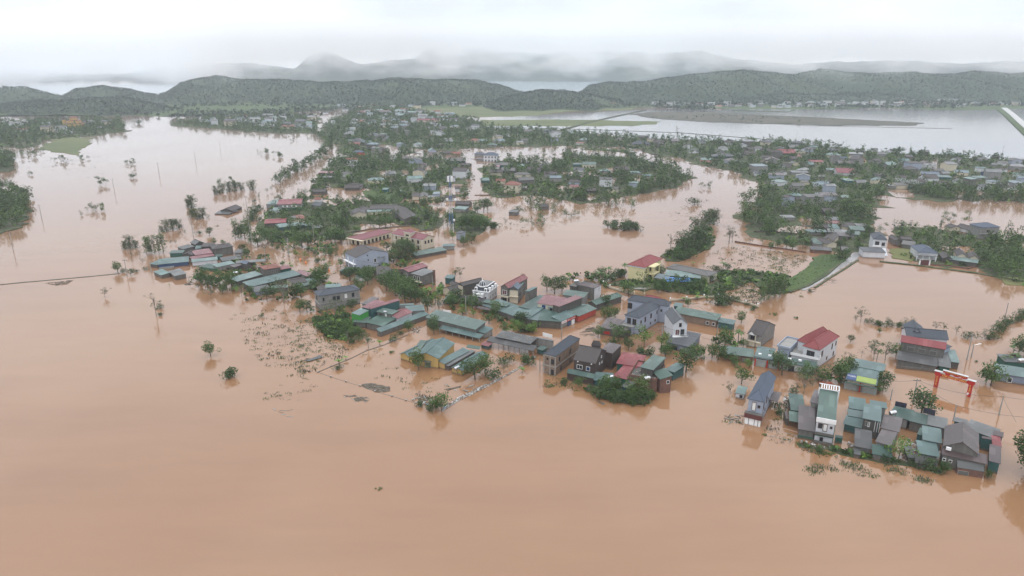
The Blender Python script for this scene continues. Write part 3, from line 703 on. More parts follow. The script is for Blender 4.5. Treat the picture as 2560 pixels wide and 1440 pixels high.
H.boxes('end_wall', f, [(f['L'] - .19, f['L'] - .12, .25, f['W'] - .25, 0, 4.65)], WALL['white'])
H = House('shed', 'black flat-topped annex carrying two water tanks', 'shed')
H.block('Z2', (487, 135), (558, 150), (620, 100), 4.4, 'flat', 0, 'dark', CONCD)
tank('water tank on the black annex behind the brown hipped roof', 'Z2', (560, 92), 5.2, .2)
# --- twin gabled old houses
H = House('house', 'old mould-stained shophouse with a faded blue gabled roof and white-framed front', 'house')
f = H.block('Z7', (1080, 288), (1162, 294), (1290, 262), 5.4, 'gable_y', 1.2, 'mould', 'blue', [(0, .5, 3.7, 1.4, 1.2, 'dark'), (0, .5, 1.0, 1.2, 1.3, 'dark')])
H.boxes('front_frame', f, [(.2, f['L'] - .2, .16, .28, 0, 5.3), (.0, f['L'], -.5, .25, 2.8, 3.0)], WALL['cream'])
H.row(f, 1, 3, 3.4, .7, 1.0, 'open'); H.row(f, 1, 3, .9, .7, 1.0, 'open')
f = H.block('Z7', (1215, 305), (1290, 268), (1392, 240), 5.4, 'shed', .2, 'mould', 'teal')
f = H.place(Vector((H.root.location.x, H.root.location.y, 0)), H.blocks[0]['ang'], H.blocks[0]['L'], H.blocks[0]['W'] * 1.9, H.blocks[0]['sg'], 5.2, 'shed', .05, 'mould', 'teal')
H.row(f, 1, 4, 3.2, .7, 1.0, 'open', .5, .97); H.row(f, 1, 4, .8, .7, 1.0, 'open', .5, .97)
H = House('house', 'old shophouse with a bright orange-red gabled roof beside the blue one', 'house')
f = H.block('Z7', (1000, 268), (1078, 282), (1325, 205), 5.9, 'gable_y', 1.2, 'mould', 'red', [(0, .5, 3.4, 1.6, 1.5, 'wood'), (0, .5, .9, 1.6, 1.6, 'dark')])
H.boxes('balcony', f, [(0, f['L'], -.9, .2, 2.7, 2.9), (0, f['L'], -.9, -.8, 2.9, 3.4), (0, .2, -.9, -.7, -1, 2.7), (f['L'] - .2, f['L'], -.9, -.7, -1, 2.7)], WALL['cream'])
# --- ornate white villa
H = House('villa', 'ornate white villa with a dark ribbed dome and mansard roof', 'villa')
f = H.block('Z7', (768, 300), (905, 318), (1052, 268), 3.9, 'flat', 0, 'white', WHITE, [(0, .2, .5, .7, 1.6, 'round'), (0, .5, .5, .8, 1.8, 'round'), (0, .8, .5, .7, 1.6, 'round'), (1, .2, 1.2, .5, 1.2, 'win'), (1, .5, 1.2, .5, 1.2, 'win'), (1, .8, 1.2, .5, 1.2, 'win')])
L, W, sg = f['L'], f['W'], f['sg']; mb = MB()
def ring(a, z): return [(a, a * sg, z), (L - a, a * sg, z), (L - a, (W - a) * sg, z), (a, (W - a) * sg, z)]
v0, v1 = ring(.25, 4.05), ring(1.1, 5.7)
mb.add(v0 + v1, [(0, 1, 5, 4), (1, 2, 6, 5), (2, 3, 7, 6), (3, 0, 4, 7)], roof_tile('navy', TILEC['navy']))
mb.slab([Vector(p) + Vector((0, 0, .18)) for p in ring(1.0, 5.7)], .2, RF('grey')); mb.build('mansard', H.root, f['o'], f['ang'])
H.boxes('cornice', f, [(-.15, L + .15, -.15, .2, 3.9, 4.15), (L - .2, L + .15, .2, W + .1, 3.9, 4.15), (.9, L - .9, .9, 1.15, 5.72, 5.95), (L - 1.15, L - .9, 1.15, W - .9, 5.72, 5.95)], WHITE)
for (x, y) in [(L * .2, .35), (L * .8, .35)] + [(L - .35, W * q) for q in (.2, .5, .8)]:
    H.boxes('dormer', f, [(x - .45, x + .45, y - .45, y + .45, 4.15, 5.3), (x - .25, x + .25, y - .47 if y < 1 else y - .25, y - .45 if y < 1 else y + .25, 4.3, 5.1, GLASS)], WHITE)
mb = MB(); cx, cy = L * .5, 1.6
mb.lathe((cx, cy * sg, 5.5), [(1.45, 0), (1.45, .35), (1.25, .4)], WHITE); mb.lathe((cx, cy * sg, 5.9), [(1.25, 0), (1.2, .45), (.95, 1.0), (.55, 1.4), (.12, 1.6)], roof_tile('navy', TILEC['navy']), 16)
for k in range(8):
    an = k * math.pi / 4; pr = [(1.27, 0), (1.22, .45), (.97, 1.0), (.57, 1.4), (.12, 1.62)]
    for (r0, z0_), (r1, z1_) in zip(pr, pr[1:]):
        mb.bar((cx + r0 * math.cos(an), cy * sg + r0 * math.sin(an), 5.9 + z0_), (cx + r1 * math.cos(an), cy * sg + r1 * math.sin(an), 5.9 + z1_), .07, WHITE, n=5)
mb.lathe((cx, cy * sg, 7.4), [(.2, 0), (.22, .3), (.05, .5), (.03, 1.0)], WHITE, 8); mb.build('dome', H.root, f['o'], f['ang'])
H.boxes('bay', f, [(L * .32, L * .68, -1.2, .3, -1, 3.2), (L * .28, L * .72, -1.3, .3, 3.2, 3.4), (L * .42, L * .58, -1.22, -1.2, .4, 2.4, GLASS), (0, .5, -.1, .3, -1, 4, WHITE)], WHITE)
# --- brown houses left of the villa
H = House('house', 'tall dark shophouse with a worn brown gabled roof next to the villa', 'house')
f = H.block('Z7', (635, 245), (680, 262), (815, 200), 4.4, 'gable_y', .8, 'dark', 'dtile', [(0, .5, .8, .8, 2.4, 'win')])
H.boxes('front_frame', f, [(.2, f['L'] - .2, .18, .28, 0, 4.2)], WALL['cream'])
H = House('house', 'low brown tiled house between the river bank and the black awning', 'house')
H.block('Z7', (500, 280), (590, 320), (640, 285), 2.4, 'gable_y', 1.3, 'cream', 'dtile'); H.block('Z7', (560, 240), (640, 270), (650, 240), 2.6, 'gable_x', .8, 'cream', 'dtile')
H = House('shed', 'black shade-net awning below the ornate white villa', 'awning')
H.block('Z7', (640, 370), (870, 415), (905, 375), 1.8, 'shed', .3, None, 'black'); H.pillars(H.blocks[-1], 0, 5, -1, 1.85, .07, CONC)
H.block('Z7', (510, 378), (600, 390), (640, 345), 1.6, 'shed', .4, 'teal', 'teal')
H = House('shop_row', 'broad teal roofs stepping down to the street in front of the twin old shophouses', 'shop')
H.block('Z7', (845, 425), (1130, 525), (1240, 455), 2.2, 'shed', .6, 'mould', 'teal'); H.block('Z7', (850, 400), (1060, 440), (1095, 415), 2.9, 'shed', .3, 'dark', 'green')
H.block('Z7', (1165, 440), (1300, 470), (1385, 345), 3.0, 'shed', .5, 'grey', 'dgreen'); H.block('Z7', (1150, 530), (1235, 545), (1300, 470), 2.3, 'shed', .5, 'dark', 'teal')
H.block('Z7', (800, 452), (940, 478), (950, 458), 1.6, 'shed', .4, None, 'brown')
H = House('house', 'grey house with a pink-red gabled roof on the river side', 'house')
f = H.block('Z7', (120, 118), (215, 142), (396, 92), 4.2, 'gable_y', .7, 'mould', 'pink', [(0, .3, 2.0, 1.0, 1.4, 'dark'), (0, .7, 2.0, 1.0, 1.4, 'win'), (0, .3, .2, 1.0, 1.2, 'dark')])
H = House('house', 'weathered flat-roofed house with a pillared veranda beside the pink-red roof', 'house')
f = H.block('Z7', (230, 152), (325, 175), (520, 148), 4.3, 'shed', .3, 'mould', 'grey', [(0, .3, 2.2, .9, 1.4, 'win'), (0, .7, 2.2, .9, 1.4, 'win'), (1, .4, 2.4, 1.2, 1.0, 'open')]); H.boxes('balcony', f, [(0, f['L'], -.9, .25, 1.8, 2.0)], WALL['cream'])
H.boxes('chimney', f, [(f['L'] - .6, f['L'] + .1, f['W'] - .8, f['W'], 0, 5.0)], WALL['redbrick'])
H.block('Z7', (520, 190), (590, 198), (592, 165), 2.6, 'shed', .4, 'teal', 'teal')
# --- pale blue gable house and school
H = House('house', 'tall gabled house with a blank pale blue end wall and brown tiled roof', 'house')
f = H.block('Z6', (252, 952), (675, 878), (600, 800), 5.6, 'gable_y', 2.2, 'ltblue', 'dtile', [(0, .35, 5.6, .3, .4, 'hole'), (0, .37, 3.6, .3, .4, 'hole'), (0, .38, 1.2, .3, .4, 'hole'), (0, .58, 2.4, .9, 1.5, 'win')], over=.15)
H.boxes('porch', f, [(-1.0, .2, .2, f['W'] - .2, 2.7, 2.9), (-1.0, -.8, .3, .5, -1, 5.0), (-1.0, -.8, f['W'] * .5, f['W'] * .5 + .2, -1, 5.0), (-1.0, -.8, f['W'] - .5, f['W'] - .3, -1, 5.0)], WHITE)
H = House('shed', 'bright green metal awning at the foot of the pale blue gable', 'shed')
H.block('Z6', (35, 1120), (160, 1130), (270, 1075), 1.6, 'hip', .5, 'dark', 'green'); H.block('Z6', (230, 1185), (330, 1210), (400, 1140), 1.9, 'shed', .4, 'white', 'teal')
H = House('house', 'brown tiled low house directly below the pale blue gable', 'house')
H.block('Z6', (535, 1160), (640, 1250), (790, 1165), 2.4, 'gable_y', .0 + 1.2, 'cream', 'dtile'); H.block('Z6', (470, 1095), (560, 1180), (780, 1150), 2.6, 'gable_x', 1.0, 'grey', 'dtile')
H = House('school', 'cream school with long pink-red tiled roofs and a small square tower', 'school')
f = H.block('Z6', (155, 688), (330, 722), (800, 625), 2.9, 'hip', 1.3, 'cream', 'pinktile', [(0, .3, .3, 1.2, 1.9, 'dark'), (0, .7, .3, 1.2, 1.9, 'dark')])
H.row(f, 1, 7, .5, 1.1, 1.5, 'dark', .03, .9); H.pillars(f, 0, 4, -1, 2.85, .18, WALL['cream'], 1.0); H.pillars(f, 1, 9, -1, 2.85, .13, WALL['cream'], .5)
H.boxes('verandah', f, [(-.6, f['L'] + 1.2, -1.2, .4, 2.6, 2.86)], WALL['cream'])
f = H.block('Z6', (712, 640), (1112, 722), (1325, 688), 5.0, 'gable_x', 1.5, 'cream', 'pinktile'); H.row(f, 0, 5, 2.9, 1.0, 1.4, 'dark', .05, .95, (2,)); H.row(f, 0, 5, .1, 1.0, 1.5, 'dark', .05, .95)
H.row(f, 1, 3, 2.9, .9, 1.3, 'dark', .1, .9); L = f['L']
H.boxes('cornice', f, [(0, L, .05, .28, 2.3, 2.5), (0, L, .02, .28, 4.7, 4.95)], WALL['white'])
H.boxes('tower', f, [(L * .42, L * .62, .0, 3.2, 2, 7.2, WALL['cream']), (L * .47, L * .57, -.03, .0, 5.4, 6.2, GLASS), (L * .49, L * .55, -.03, .0, 2.6, 4.6, GLASS), (L * .40, L * .64, -.3, 3.5, 7.2, 7.35)], WHITE)
mb = MB(); sg = f['sg']; q = [(L * .40, -.3 * sg, 7.36), (L * .64, -.3 * sg, 7.36), (L * .64, 3.5 * sg, 7.36), (L * .40, 3.5 * sg, 7.36), (L * .52, 1.6 * sg, 8.7)]
mb.add(q, [(0, 1, 4), (1, 2, 4), (2, 3, 4), (3, 0, 4), (0, 3, 2, 1)], RF('pinktile')); mb.build('tower_roof', H.root, f['o'], f['ang'])
for x in (.0, .2, .8, .97): H.boxes('column', f, [(L * x, L * x + .4, -.4, .3, -1, 4.8)], WALL['cream'])
H = House('shed', 'long bright green awning along the river side of the school', 'shed')
H.block('Z6', (1028, 925), (1432, 852), (1400, 800), 1.5, 'shed', .5, 'dark', 'green'); H.block('Z6', (1370, 805), (1530, 800), (1500, 768), 1.9, 'shed', .2, 'grey', 'teal')
# --- yellow house and long school building
H = House('villa', 'yellow two-storey house with a red hipped tile roof', 'house')
f = H.block('Z8', (247, 372), (412, 402), (605, 326), 6.0, 'hip', 2.0, 'yellow', 'rtile', [(1, .1, 3.6, .7, 1.4, 'dark'), (1, .35, 3.4, 1.4, 1.7, 'dark'), (1, .35, .4, 1.2, 2.0, 'dark'), (1, .8, 3.4, 1.2, 1.6, 'dark'), (1, .8, .4, 1.2, 1.8, 'dark')], over=.4)
H.boxes('portico', f, [(f['L'] - .4, f['L'] + 2.2, f['W'] * .2, f['W'] * .55, 2.7, 3.0), (f['L'] + 1.9, f['L'] + 2.2, f['W'] * .2, f['W'] * .2 + .3, -1, 6.0), (f['L'] + 1.9, f['L'] + 2.2, f['W'] * .55 - .3, f['W'] * .55, -1, 6.0), (f['L'] - .4, f['L'] + 2.3, f['W'] * .18, f['W'] * .57, 5.7, 6.0)], WALL['yellow'])
H.boxes('cornice', f, [(.1, f['L'] - .1, .1, .38, 5.55, 5.95)], WALL['white'])
H = House('house', 'long grey-roofed cream building with a bright blue tarpaulin awning', 'house')
f = H.block('Z8', (600, 400), (1000, 482), (1078, 442), 3.0, 'hip', .9, 'cream', 'gtile'); H.row(f, 1, 3, .8, .7, 1.3, 'win')
H.block('Z8', (590, 470), (920, 500), (960, 450), 2.4, 'shed', .5, 'teal', 'lteal')
BT = plain('blue_tarp', (.06, .22, .60), .35)
H.block('Z8', (610, 525), (835, 530), (845, 492), 1.9, 'shed', .25, None, BT); H.block('Z8', (490, 492), (612, 510), (640, 470), 2.0, 'shed', .3, None, 'pblue')
H.pillars(H.blocks[-1], 0, 3, -1, 2, .08, CONC); H.pillars(H.blocks[-2], 0, 4, -1, 1.9, .08, CONC)
# --- flooded market halls
H = House('market_hall', 'ochre market hall with parallel teal gabled roofs in the walled compound', 'market hall')
f = H.block('Z3', (1030, 822), (1132, 852), (1440, 712), 1.7, 'gable_y', .8, 'ochre', 'teal')
f = H.block('Z3', (1180, 838), (1425, 872), (1702, 728), 3.1, 'gable_y', 1.3, 'ochre', 'teal', [(0, .55, -.5, 1.6, 2.0, 'open')]); H.boxes('door_canopy', f, [(f['L'] * .4, f['L'] * .7, -.8, .2, 2.0, 2.15)], CONCD)
H.block('Z3', (1130, 840), (1200, 845), (1500, 700), 2.3, 'shed', .4, 'ochre', 'green')
H.block('Z3', (1418, 888), (1485, 925), (1762, 797), 2.3, 'shedx', -.5, 'ochre', 'teal')
H.block('Z3', (1480, 930), (1530, 945), (1830, 800), 1.4, 'shed', .3, 'dark', 'grey')
f = H.block('Z3', (1545, 962), (1665, 995), (1945, 838), 1.5, 'gable_y', .8, 'ochre', 'teal')
H.block('Z3', (1700, 755), (1830, 775), (1840, 745), 1.8, 'shed', .3, None, 'green')
tank('small steel tank on the corner of the ochre market hall', 'Z3', (1608, 962), 1.9, 1.0)
H = House('market_shed', 'open market shed with worn grey-brown roofs littered with sticks', 'market shed')
H.block('Z3', (1990, 650), (2345, 722), (2400, 652), 3.0, 'shed', .35, None, 'dgrey'); H.block('Z3', (1905, 692), (2375, 795), (2398, 738), 1.8, 'shed', .9, None, 'dgrey')
H.pillars(H.blocks[-1], 0, 9, -1, 1.8, .08, CONC); H.pillars(H.blocks[-2], 2, 7, -1, 3.2, .08, CONC); H.block('Z3', (1842, 728), (1925, 748), (1972, 712), 1.2, 'shed', .3, 'teal', 'red')
H.block('Z2', (95, 640), (340, 685), (390, 705), 2.9, 'shed', .1, 'grey', 'grey'); H.block('Z2', (160, 770), (225, 790), (245, 745), 1.6, 'shed', .2, 'teal', 'dgreen')
fr = H.blocks[0]; mb = MB(); r5 = random.Random(5)
for _ in range(26):
    x, y, a_ = r5.uniform(1, fr['L'] - 1), r5.uniform(.3, fr['W'] - .3), r5.uniform(0, 3); z = 3.14 + .35 * y / fr['W']; l_ = r5.uniform(.3, .9)
    mb.bar((x, y * fr['sg'], z + .04), (x + l_ * math.cos(a_), (y + l_ * math.sin(a_)) * fr['sg'], z + .08 + .35 / fr['W'] * l_ * math.sin(a_)), .05, plain('driftwood', (.35, .31, .25), .9), n=4)
tag(mb.build('driftwood', H.root, fr['o'], fr['ang']), kind='stuff')
H = House('warehouse', 'long green-roofed grey warehouse with a low teal awning and a white board behind', 'warehouse')
f = H.block('Z3', (1290, 455), (1795, 580), (1900, 495), 2.9, 'shed', .9, 'mould', 'green'); H.block('Z3', (1425, 570), (1835, 668), (1865, 625), 1.3, 'shed', .5, None, 'teal'); H.pillars(H.blocks[-1], 0, 7, -1, 1.3, .07, CONC)
H.block('Z3', (1800, 592), (1895, 618), (1975, 562), 1.9, 'shed', .5, 'grey', 'teal'); H.boxes('end_door', f, [(-.02, .2, .6, 2.0, -.5, 2.5)], WALL['ltblue'])
# --- complex with the bright green wall
H = House('shop_row', 'sprawling teal-roofed block with one bright green wall and a pink upper roof', 'house')
f = H.block('Z3', (552, 412), (634, 436), (750, 392), 3.9, 'shed', .5, 'green', 'lteal', over=.1)
H.block('Z3', (655, 352), (748, 374), (905, 300), 4.7, 'shed', .6, 'teal', 'pink', over=.15); H.block('Z3', (748, 372), (1040, 285), (1030, 262), 4.8, 'shed', .4, 'teal', 'pink', over=.15)
f = H.block('Z3', (797, 397), (960, 427), (1018, 386), 3.9, 'flat', 0, 'mould', RF('green'), [(0, .25, 2.4, .6, 1.0, 'dark'), (0, .6, 2.2, .6, 1.5, 'white'), (1, .5, 2.4, .8, 1.0, 'dark')]); H.boxes('tank', f, [(3, 4.2, -.3, .5, 4.05, 4.6)], STEEL)
H.block('Z3', (690, 505), (868, 545), (1090, 462), 2.3, 'shed', .5, 'mould', 'green'); H.block('Z3', (565, 500), (700, 512), (760, 450), 1.9, 'shed', .5, 'mould', 'green')
H.block('Z3', (1015, 468), (1170, 402), (1095, 348), 2.9, 'gable_x', .7, 'white', 'red'); H.block('Z3', (845, 605), (1330, 425), (1290, 390), 1.6, 'shed', .7, 'mould', 'teal')
H.block('Z3', (1105, 400), (1290, 385), (1240, 330), 2.8, 'shed', .3, 'grey', 'teal'); H.block('Z3', (1000, 340), (1180, 330), (1160, 315), 3.0, 'shed', .2, 'grey', 'teal')
H.block('Z3', (650, 320), (735, 330), (900, 265), 3.0, 'shed', .3, 'grey', 'brown')
H = House('house', 'bare concrete two-storey house with a slate blue roof above the vegetable bank', 'house')
f = H.block('Z3', (224, 246), (645, 178), (560, 132), 5.3, 'hip', 1.1, 'grey', 'navy', [(0, .36, 3.1, .9, 1.2, 'hole'), (0, .46, 3.1, .9, 1.2, 'hole'), (0, .65, 3.2, .8, 1.3, 'white'), (0, .83, 3.2, .8, 1.3, 'hole'), (0, .1, 3.4, .4, 1.0, 'hole'), (3, .5, 3.3, .8, 1.2, 'hole')])
H.boxes('ledge', f, [(.0, f['L'], .1, .3, 2.4, 2.5), (.0, .3, .3, f['W'], 2.4, 2.5)], CONC)
# --- upper right of the street: brown gabled house, red villa, green shop strip
H = House('house', 'cream house with a steep brown roof, small dormer gable and grey side wall', 'house')
f = H.block('Z4', (402, 415), (512, 442), (640, 358), 3.9, 'gable_x', 2.6, 'grey', 'dtile', [(0, .35, 2.2, 1.2, 1.4, 'dark'), (0, .35, .1, 1.4, 1.6, 'wood'), (0, .8, .2, .6, 1.6, 'wood')]); L = f['L']
H.boxes('front_bay', f, [(.2, L * .62, -.5, .28, -1, 1.75), (.2, L - .2, -.7, .28, 1.75, 1.95), (L * .68, L - .1, -.3, .28, -1, 1.75), (.3, .55, -.6, -.4, 1.95, 4.1), (L * .6, L * .6 + .25, -.6, -.4, 1.95, 4.1)], WALL['cream'])
mb = MB(); sg = f['sg']; mb.slab([(.1, -.8 * sg, 4.0), (L * .33, -.8 * sg, 5.2), (L * .33, 2.2 * sg, 5.2), (.1, .6 * sg, 4.1)], .1, RF('dtile')); mb.slab([(L * .33, -.8 * sg, 5.2), (L * .64, -.8 * sg, 4.0), (L * .64, .6 * sg, 4.1), (L * .33, 2.2 * sg, 5.2)], .1, RF('dtile'))
mb.add([(.25, -.6 * sg, 3.9), (L * .6, -.6 * sg, 3.9), (L * .33, -.6 * sg, 5.0)], [(0, 1, 2)], WHITE); mb.build('dormer', H.root, f['o'], f['ang'])
H = House('villa', 'three-storey white villa with a bright red hipped roof and pink roof terrace', 'villa')
f = H.block('Z4', (735, 585), (962, 632), (1065, 575), 2.9, 'flat', 0, 'white', CONC, [(0, .4, .2, .8, 1.6, 'white'), (0, .85, -.3, 2.0, 2.0, 'shut'), (1, .5, .9, 1.2, .6, 'dark')])
H.boxes('railing', f, [(0, f['L'], .05, .15, 3.0, 3.7), (f['L'] - .12, f['L'], .1, f['W'], 3.0, 3.7)], WHITE)
f = H.block('Z4', (830, 515), (965, 552), (1080, 432), 5.9, 'hip', 1.9, 'white', 'rtile', [(0, .5, 3.1, 2.0, 1.9, 'dark'), (1, .2, 3.2, .9, 1.6, 'dark'), (1, .72, 3.3, .5, 1.6, 'dark'), (1, .92, 3.6, .5, 1.2, 'dark'), (1, .5, 1.0, .5, .9, 'dark'), (1, .85, .8, .5, 1.2, 'dark')])
H.block('Z4', (788, 475), (870, 500), (960, 388), 5.7, 'hip', 1.8, 'white', 'rtile')
H.block('Z4', (630, 520), (735, 545), (775, 465), 4.3, 'flat', 0, 'ltblue', CONC, parapet=.5)
H = House('shop_row', 'strip of shops with dark green roofs and red-pillared roller doors below the villa', 'shop')
f = H.block('Z4', (450, 612), (940, 690), (955, 642), 2.2, 'shed', .5, 'white', 'dgreen', [(0, .13, -.5, 3.4, 2.2, 'shut'), (0, .3, -.5, 3.4, 2.2, 'shut'), (0, .62, -.5, 1.4, 2.2, 'dark'), (0, .88, -.5, 3, 2.2, 'shut')])
for u in (.02, .215, .40): H.boxes('door_pillar', f, [(f['L'] * u, f['L'] * u + .35, -.1, .3, -1, 2.2)], REDP)
H.block('Z4', (455, 598), (600, 622), (730, 555), 2.7, 'shed', .3, 'white', 'teal'); H.block('Z4', (235, 580), (452, 605), (495, 545), 2.0, 'shed', .6, 'redbrick', 'green', [(0, .75, -.3, 1.8, 1.5, 'open')])
for k in range(5): H.boxes('air_conditioner', f, [(1 + 2.6 * k, 1.8 + 2.6 * k, 1.6, 2.2, 2.75, 3.2)], WHITE)
H = House('house', 'stained grey house with a crimson roof in front of a dark blue cross-gabled roof', 'house')
f = H.block('Z4', (1594, 484), (1950, 546), (1968, 492), 4.7, 'shed', 1.3, 'mould', 'red', over=.3); H.row(f, 0, 3, 2.4, 1.6, 1.2, 'open')
f = H.block('Z4', (1640, 440), (1975, 470), (1980, 415), 4.9, 'gable_x', 1.6, 'white', 'navy'); H.block('Z4', (1640, 425), (1800, 445), (1800, 370), 4.8, 'gable_y', 1.8, 'white', 'navy')
f = H.block('Z4', (1565, 622), (1885, 680), (1905, 610), 1.9, 'shed', .5, 'mould', 'dgrey'); H.block('Z4', (1930, 545), (2000, 520), (2010, 455), 3.6, 'shed', .2, 'ltblue', 'navy')
H.block('Z4', (1990, 640), (2060, 650), (2110, 560), 2.0, 'shed', .3, 'dark', 'lteal'); H.block('Z4', (1890, 672), (1990, 690), (2050, 560), 1.7, 'shed', .5, 'dgreen', 'grey')
H = House('house', 'blue-grey house with a teal roof cut off by the picture edge', 'house')
H.block('Z4', (2345, 728), (2640, 775), (2640, 700), 2.3, 'shed', .6, 'bluegrey', 'teal', [(0, .08, .4, .5, 1.0, 'win'), (0, .38, .3, .9, 1.2, 'win')]); H.block('Z4', (2410, 640), (2600, 650), (2600, 590), 2.4, 'shed', .4, 'dgreen', 'dgrey')
tank('round steel water tank on a dark roof at the picture edge', 'Z4', (2535, 628), 3.2, .3)
# --- brick and brown houses in the middle
H = House('tube_house', 'unfinished brown brick house with a dark slate hipped roof and scaffold poles', 'house')
f = H.block('Z2', (233, 818), (360, 848), (652, 682), 5.7, 'hip', 1.4, 'brick', 'navy', [(0, .3, 4.2, .4, .5, 'hole'), (0, .75, 3.3, .8, 1.3, 'hole'), (0, .75, .2, .7, 1.4, 'hole'), (1, .15, 3.6, .5, 1.2, 'hole'), (1, .6, 3.5, .8, 1.2, 'hole'), (1, .22, .7, .5, 1.2, 'hole'), (1, .62, .8, .8, 1.2, 'hole')], over=.15, ridge=(.15, .85))
H.boxes('ring_beam', f, [(.0, f['L'], .05, .16, 2.4, 2.65), (f['L'] - .16, f['L'] - .05, .1, f['W'], 2.4, 2.65), (.0, f['L'], .05, .16, 5.3, 5.55)] + [(x, x + .22, .06, .17, -1, 5.6) for x in (.1, f['L'] * .5, f['L'] - .35)], CONC)
H.boxes('scaffold', f, [(-.9, -.82, -.5, -.42, -1, 5), (-.9, -.82, 1.5, 1.58, -1, 4.6), (-1.2, -1.12, .5, .58, -1, 4.2), (-.9, -.82, -.5, 1.6, 1.8, 1.86), (-.9, -.82, -.5, 1.6, 3.6, 3.66)], BARK_PALE)
H = House('house', 'dark brown clad house with a steep brown tiled roof and a green awning', 'house')
f = H.block('Z2', (530, 880), (756, 922), (926, 800), 5.2, 'gable_x', 2.4, 'dbrown', 'dtile', [(0, .28, 3.0, 1.4, 1.0, 'win'), (0, .68, 2.9, .9, 1.0, 'blue'), (1, .55, 5.0, .5, .5, 'round'), (1, .4, 3.6, .4, .4, 'round'), (1, .62, 3.2, .4, .4, 'round')], over=.2)
f2 = H.block('Z2', (465, 1012), (738, 1070), (752, 1022), 2.1, 'shed', .7, 'dbrown', 'dgreen'); H.block('Z2', (800, 790), (925, 818), (1075, 745), 4.9, 'shed', .3, 'dbrown', 'brown', over=.1)
H.block('Z2', (712, 735), (805, 745), (848, 735), 5.3, 'hip', 1.2, 'dbrown', 'dtile')
H.boxes('vent', f, [(1.2, 1.5, -.1, .3, 4.9, 5.1), (5, 5.3, -.1, .3, 4.9, 5.1)], WHITE)
H = House('house', 'crimson L-shaped metal roof wrapped between the brown house and the brick terrace', 'house')
H.block('Z2', (928, 1045), (1068, 1078), (1195, 935), 2.7, 'shed', .4, 'dgreen', 'red'); H.block('Z2', (958, 915), (1205, 955), (1292, 842), 3.2, 'shed', .4, 'dgreen', 'red')
H.block('Z2', (735, 1085), (930, 1100), (955, 1015), 1.9, 'shed', .4, 'teal', 'teal'); H.block('Z2', (918, 1105), (1000, 1120), (1050, 1080), 1.6, 'shed', .2, 'dark', 'lgrey')
tank('steel tank in front of the crimson metal roof', 'Z2', (903, 1055), 2.4, .3)
H = House('house', 'red-brick terrace house with grey-green roofs and parapet full of pots', 'house')
f = H.block('Z2', (1085, 1050), (1372, 1100), (1538, 965), 3.0, 'flat', 0, 'redbrick', CONCD, parapet=.7, over=.08); tank('tank lying on the red-brick terrace', 'Z2', (1270, 1065), 3.9, .3)
H.block('Z2', (1197, 952), (1332, 985), (1475, 862), 5.2, 'shed', .2, 'dark', 'green'); H.block('Z2', (1325, 1000), (1400, 1078), (1505, 1010), 4.0, 'shed', .8, 'redbrick', 'green', [(1, .7, 2.6, .6, .8, 'win')])
r5 = random.Random(8); H.boxes('plant_pot', f, [(x, x + .3, y, y + .3, 3.1, 3.5, CONC) for x, y in [(r5.uniform(.5, f['L'] - 1), r5.uniform(.3, f['W'] * .4)) for _ in range(12)]], CONC)
H = House('shed', 'teal corrugated shed at the right corner of the brick terrace house', 'shed')
H.block('Z2', (1450, 975), (1540, 1008), (1645, 932), 2.6, 'shed', .4, 'teal', 'teal')
H = House('shed', 'little grey-roofed pale green shed among bushes at the water edge', 'shed')
H.block('Z2', (1010, 1145), (1092, 1168), (1175, 1100), 1.6, 'shed', .3, 'teal', 'grey')
# ------------------------------------------------------------------ ground that stands out of the water
def ground_mat(name, a, b_, c, s1=.05, s2=.5, rough=.95):
    m, t, b = nodes(name); co = objco(t)
    base = mix(t, ramp(t, noise(t, co, s1, 6, .65), [(.38, (0, 0, 0)), (.62, (1, 1, 1))]), a, b_)
    base = mix(t, ramp(t, noise(t, co, s2, 5, .7), [(.5, (0, 0, 0)), (.68, (.8,) * 3)]), base, c)
    t.links.new(base, b.inputs['Base Color']); b.inputs['Roughness'].default_value = rough
    bump(t, b, noise(t, co, 1.2, 4, .7), .6, .3); return m
SOIL = ground_mat('village_ground', (.026, .045, .014), (.050, .068, .024), (.16, .12, .085))
GRASSG = ground_mat('grass_ground', (.034, .066, .015), (.062, .100, .024), (.05, .07, .03), .03, .3)
RICE = ground_mat('rice_field', (.082, .105, .036), (.122, .138, .056), (.07, .09, .04), .012, .1)
OLIVE = ground_mat('flooded_lawn', (.12, .13, .04), (.15, .155, .06), (.10, .12, .04), .05, .3)
SCRUB = ground_mat('dark_scrub', (.060, .060, .042), (.10, .095, .07), (.045, .055, .03), .03, .2)
EARTH = ground_mat('bare_earth', (.30, .20, .15), (.36, .26, .20), (.15, .14, .09), .01, .05)
def G_(view, pts): return [P(*V(view, p)) for p in pts]
LANDS = []
def land(name, view, pts, z, mat, jag=1.2, seg=5, seed=1):
    g = G_(view, pts); LANDS.append(g); return sheet(name, g, z, mat, jag, seg, seed=seed)
I1 = [(790, 340), (830, 300), (900, 274), (1010, 272), (1100, 290), (1185, 300), (1235, 322), (1400, 326), (1600, 346), (1800, 354), (1980, 356), (2190, 382), (2400, 392), (2570, 402), (2570, 508), (2350, 500), (2210, 488), (2185, 520), (2175, 560), (2190, 600), (2130, 640), (2010, 615), (1940, 600), (1880, 580), (1852, 540), (1905, 505), (1890, 450), (1830, 434), (1720, 404), (1640, 384), (1570, 368), (1420, 366), (1260, 368), (1100, 378), (960, 392), (890, 400), (850, 372)]
I2a = [(850, 395), (900, 400), (1000, 392), (1160, 400), (1175, 440), (1168, 495), (1090, 486), (1000, 500), (900, 470), (840, 470), (780, 480), (800, 430)]
I2b = [(640, 560), (690, 505), (780, 490), (860, 505), (960, 500), (1060, 512), (1110, 550), (1075, 580), (980, 560), (900, 560), (870, 600), (790, 600), (690, 605)]
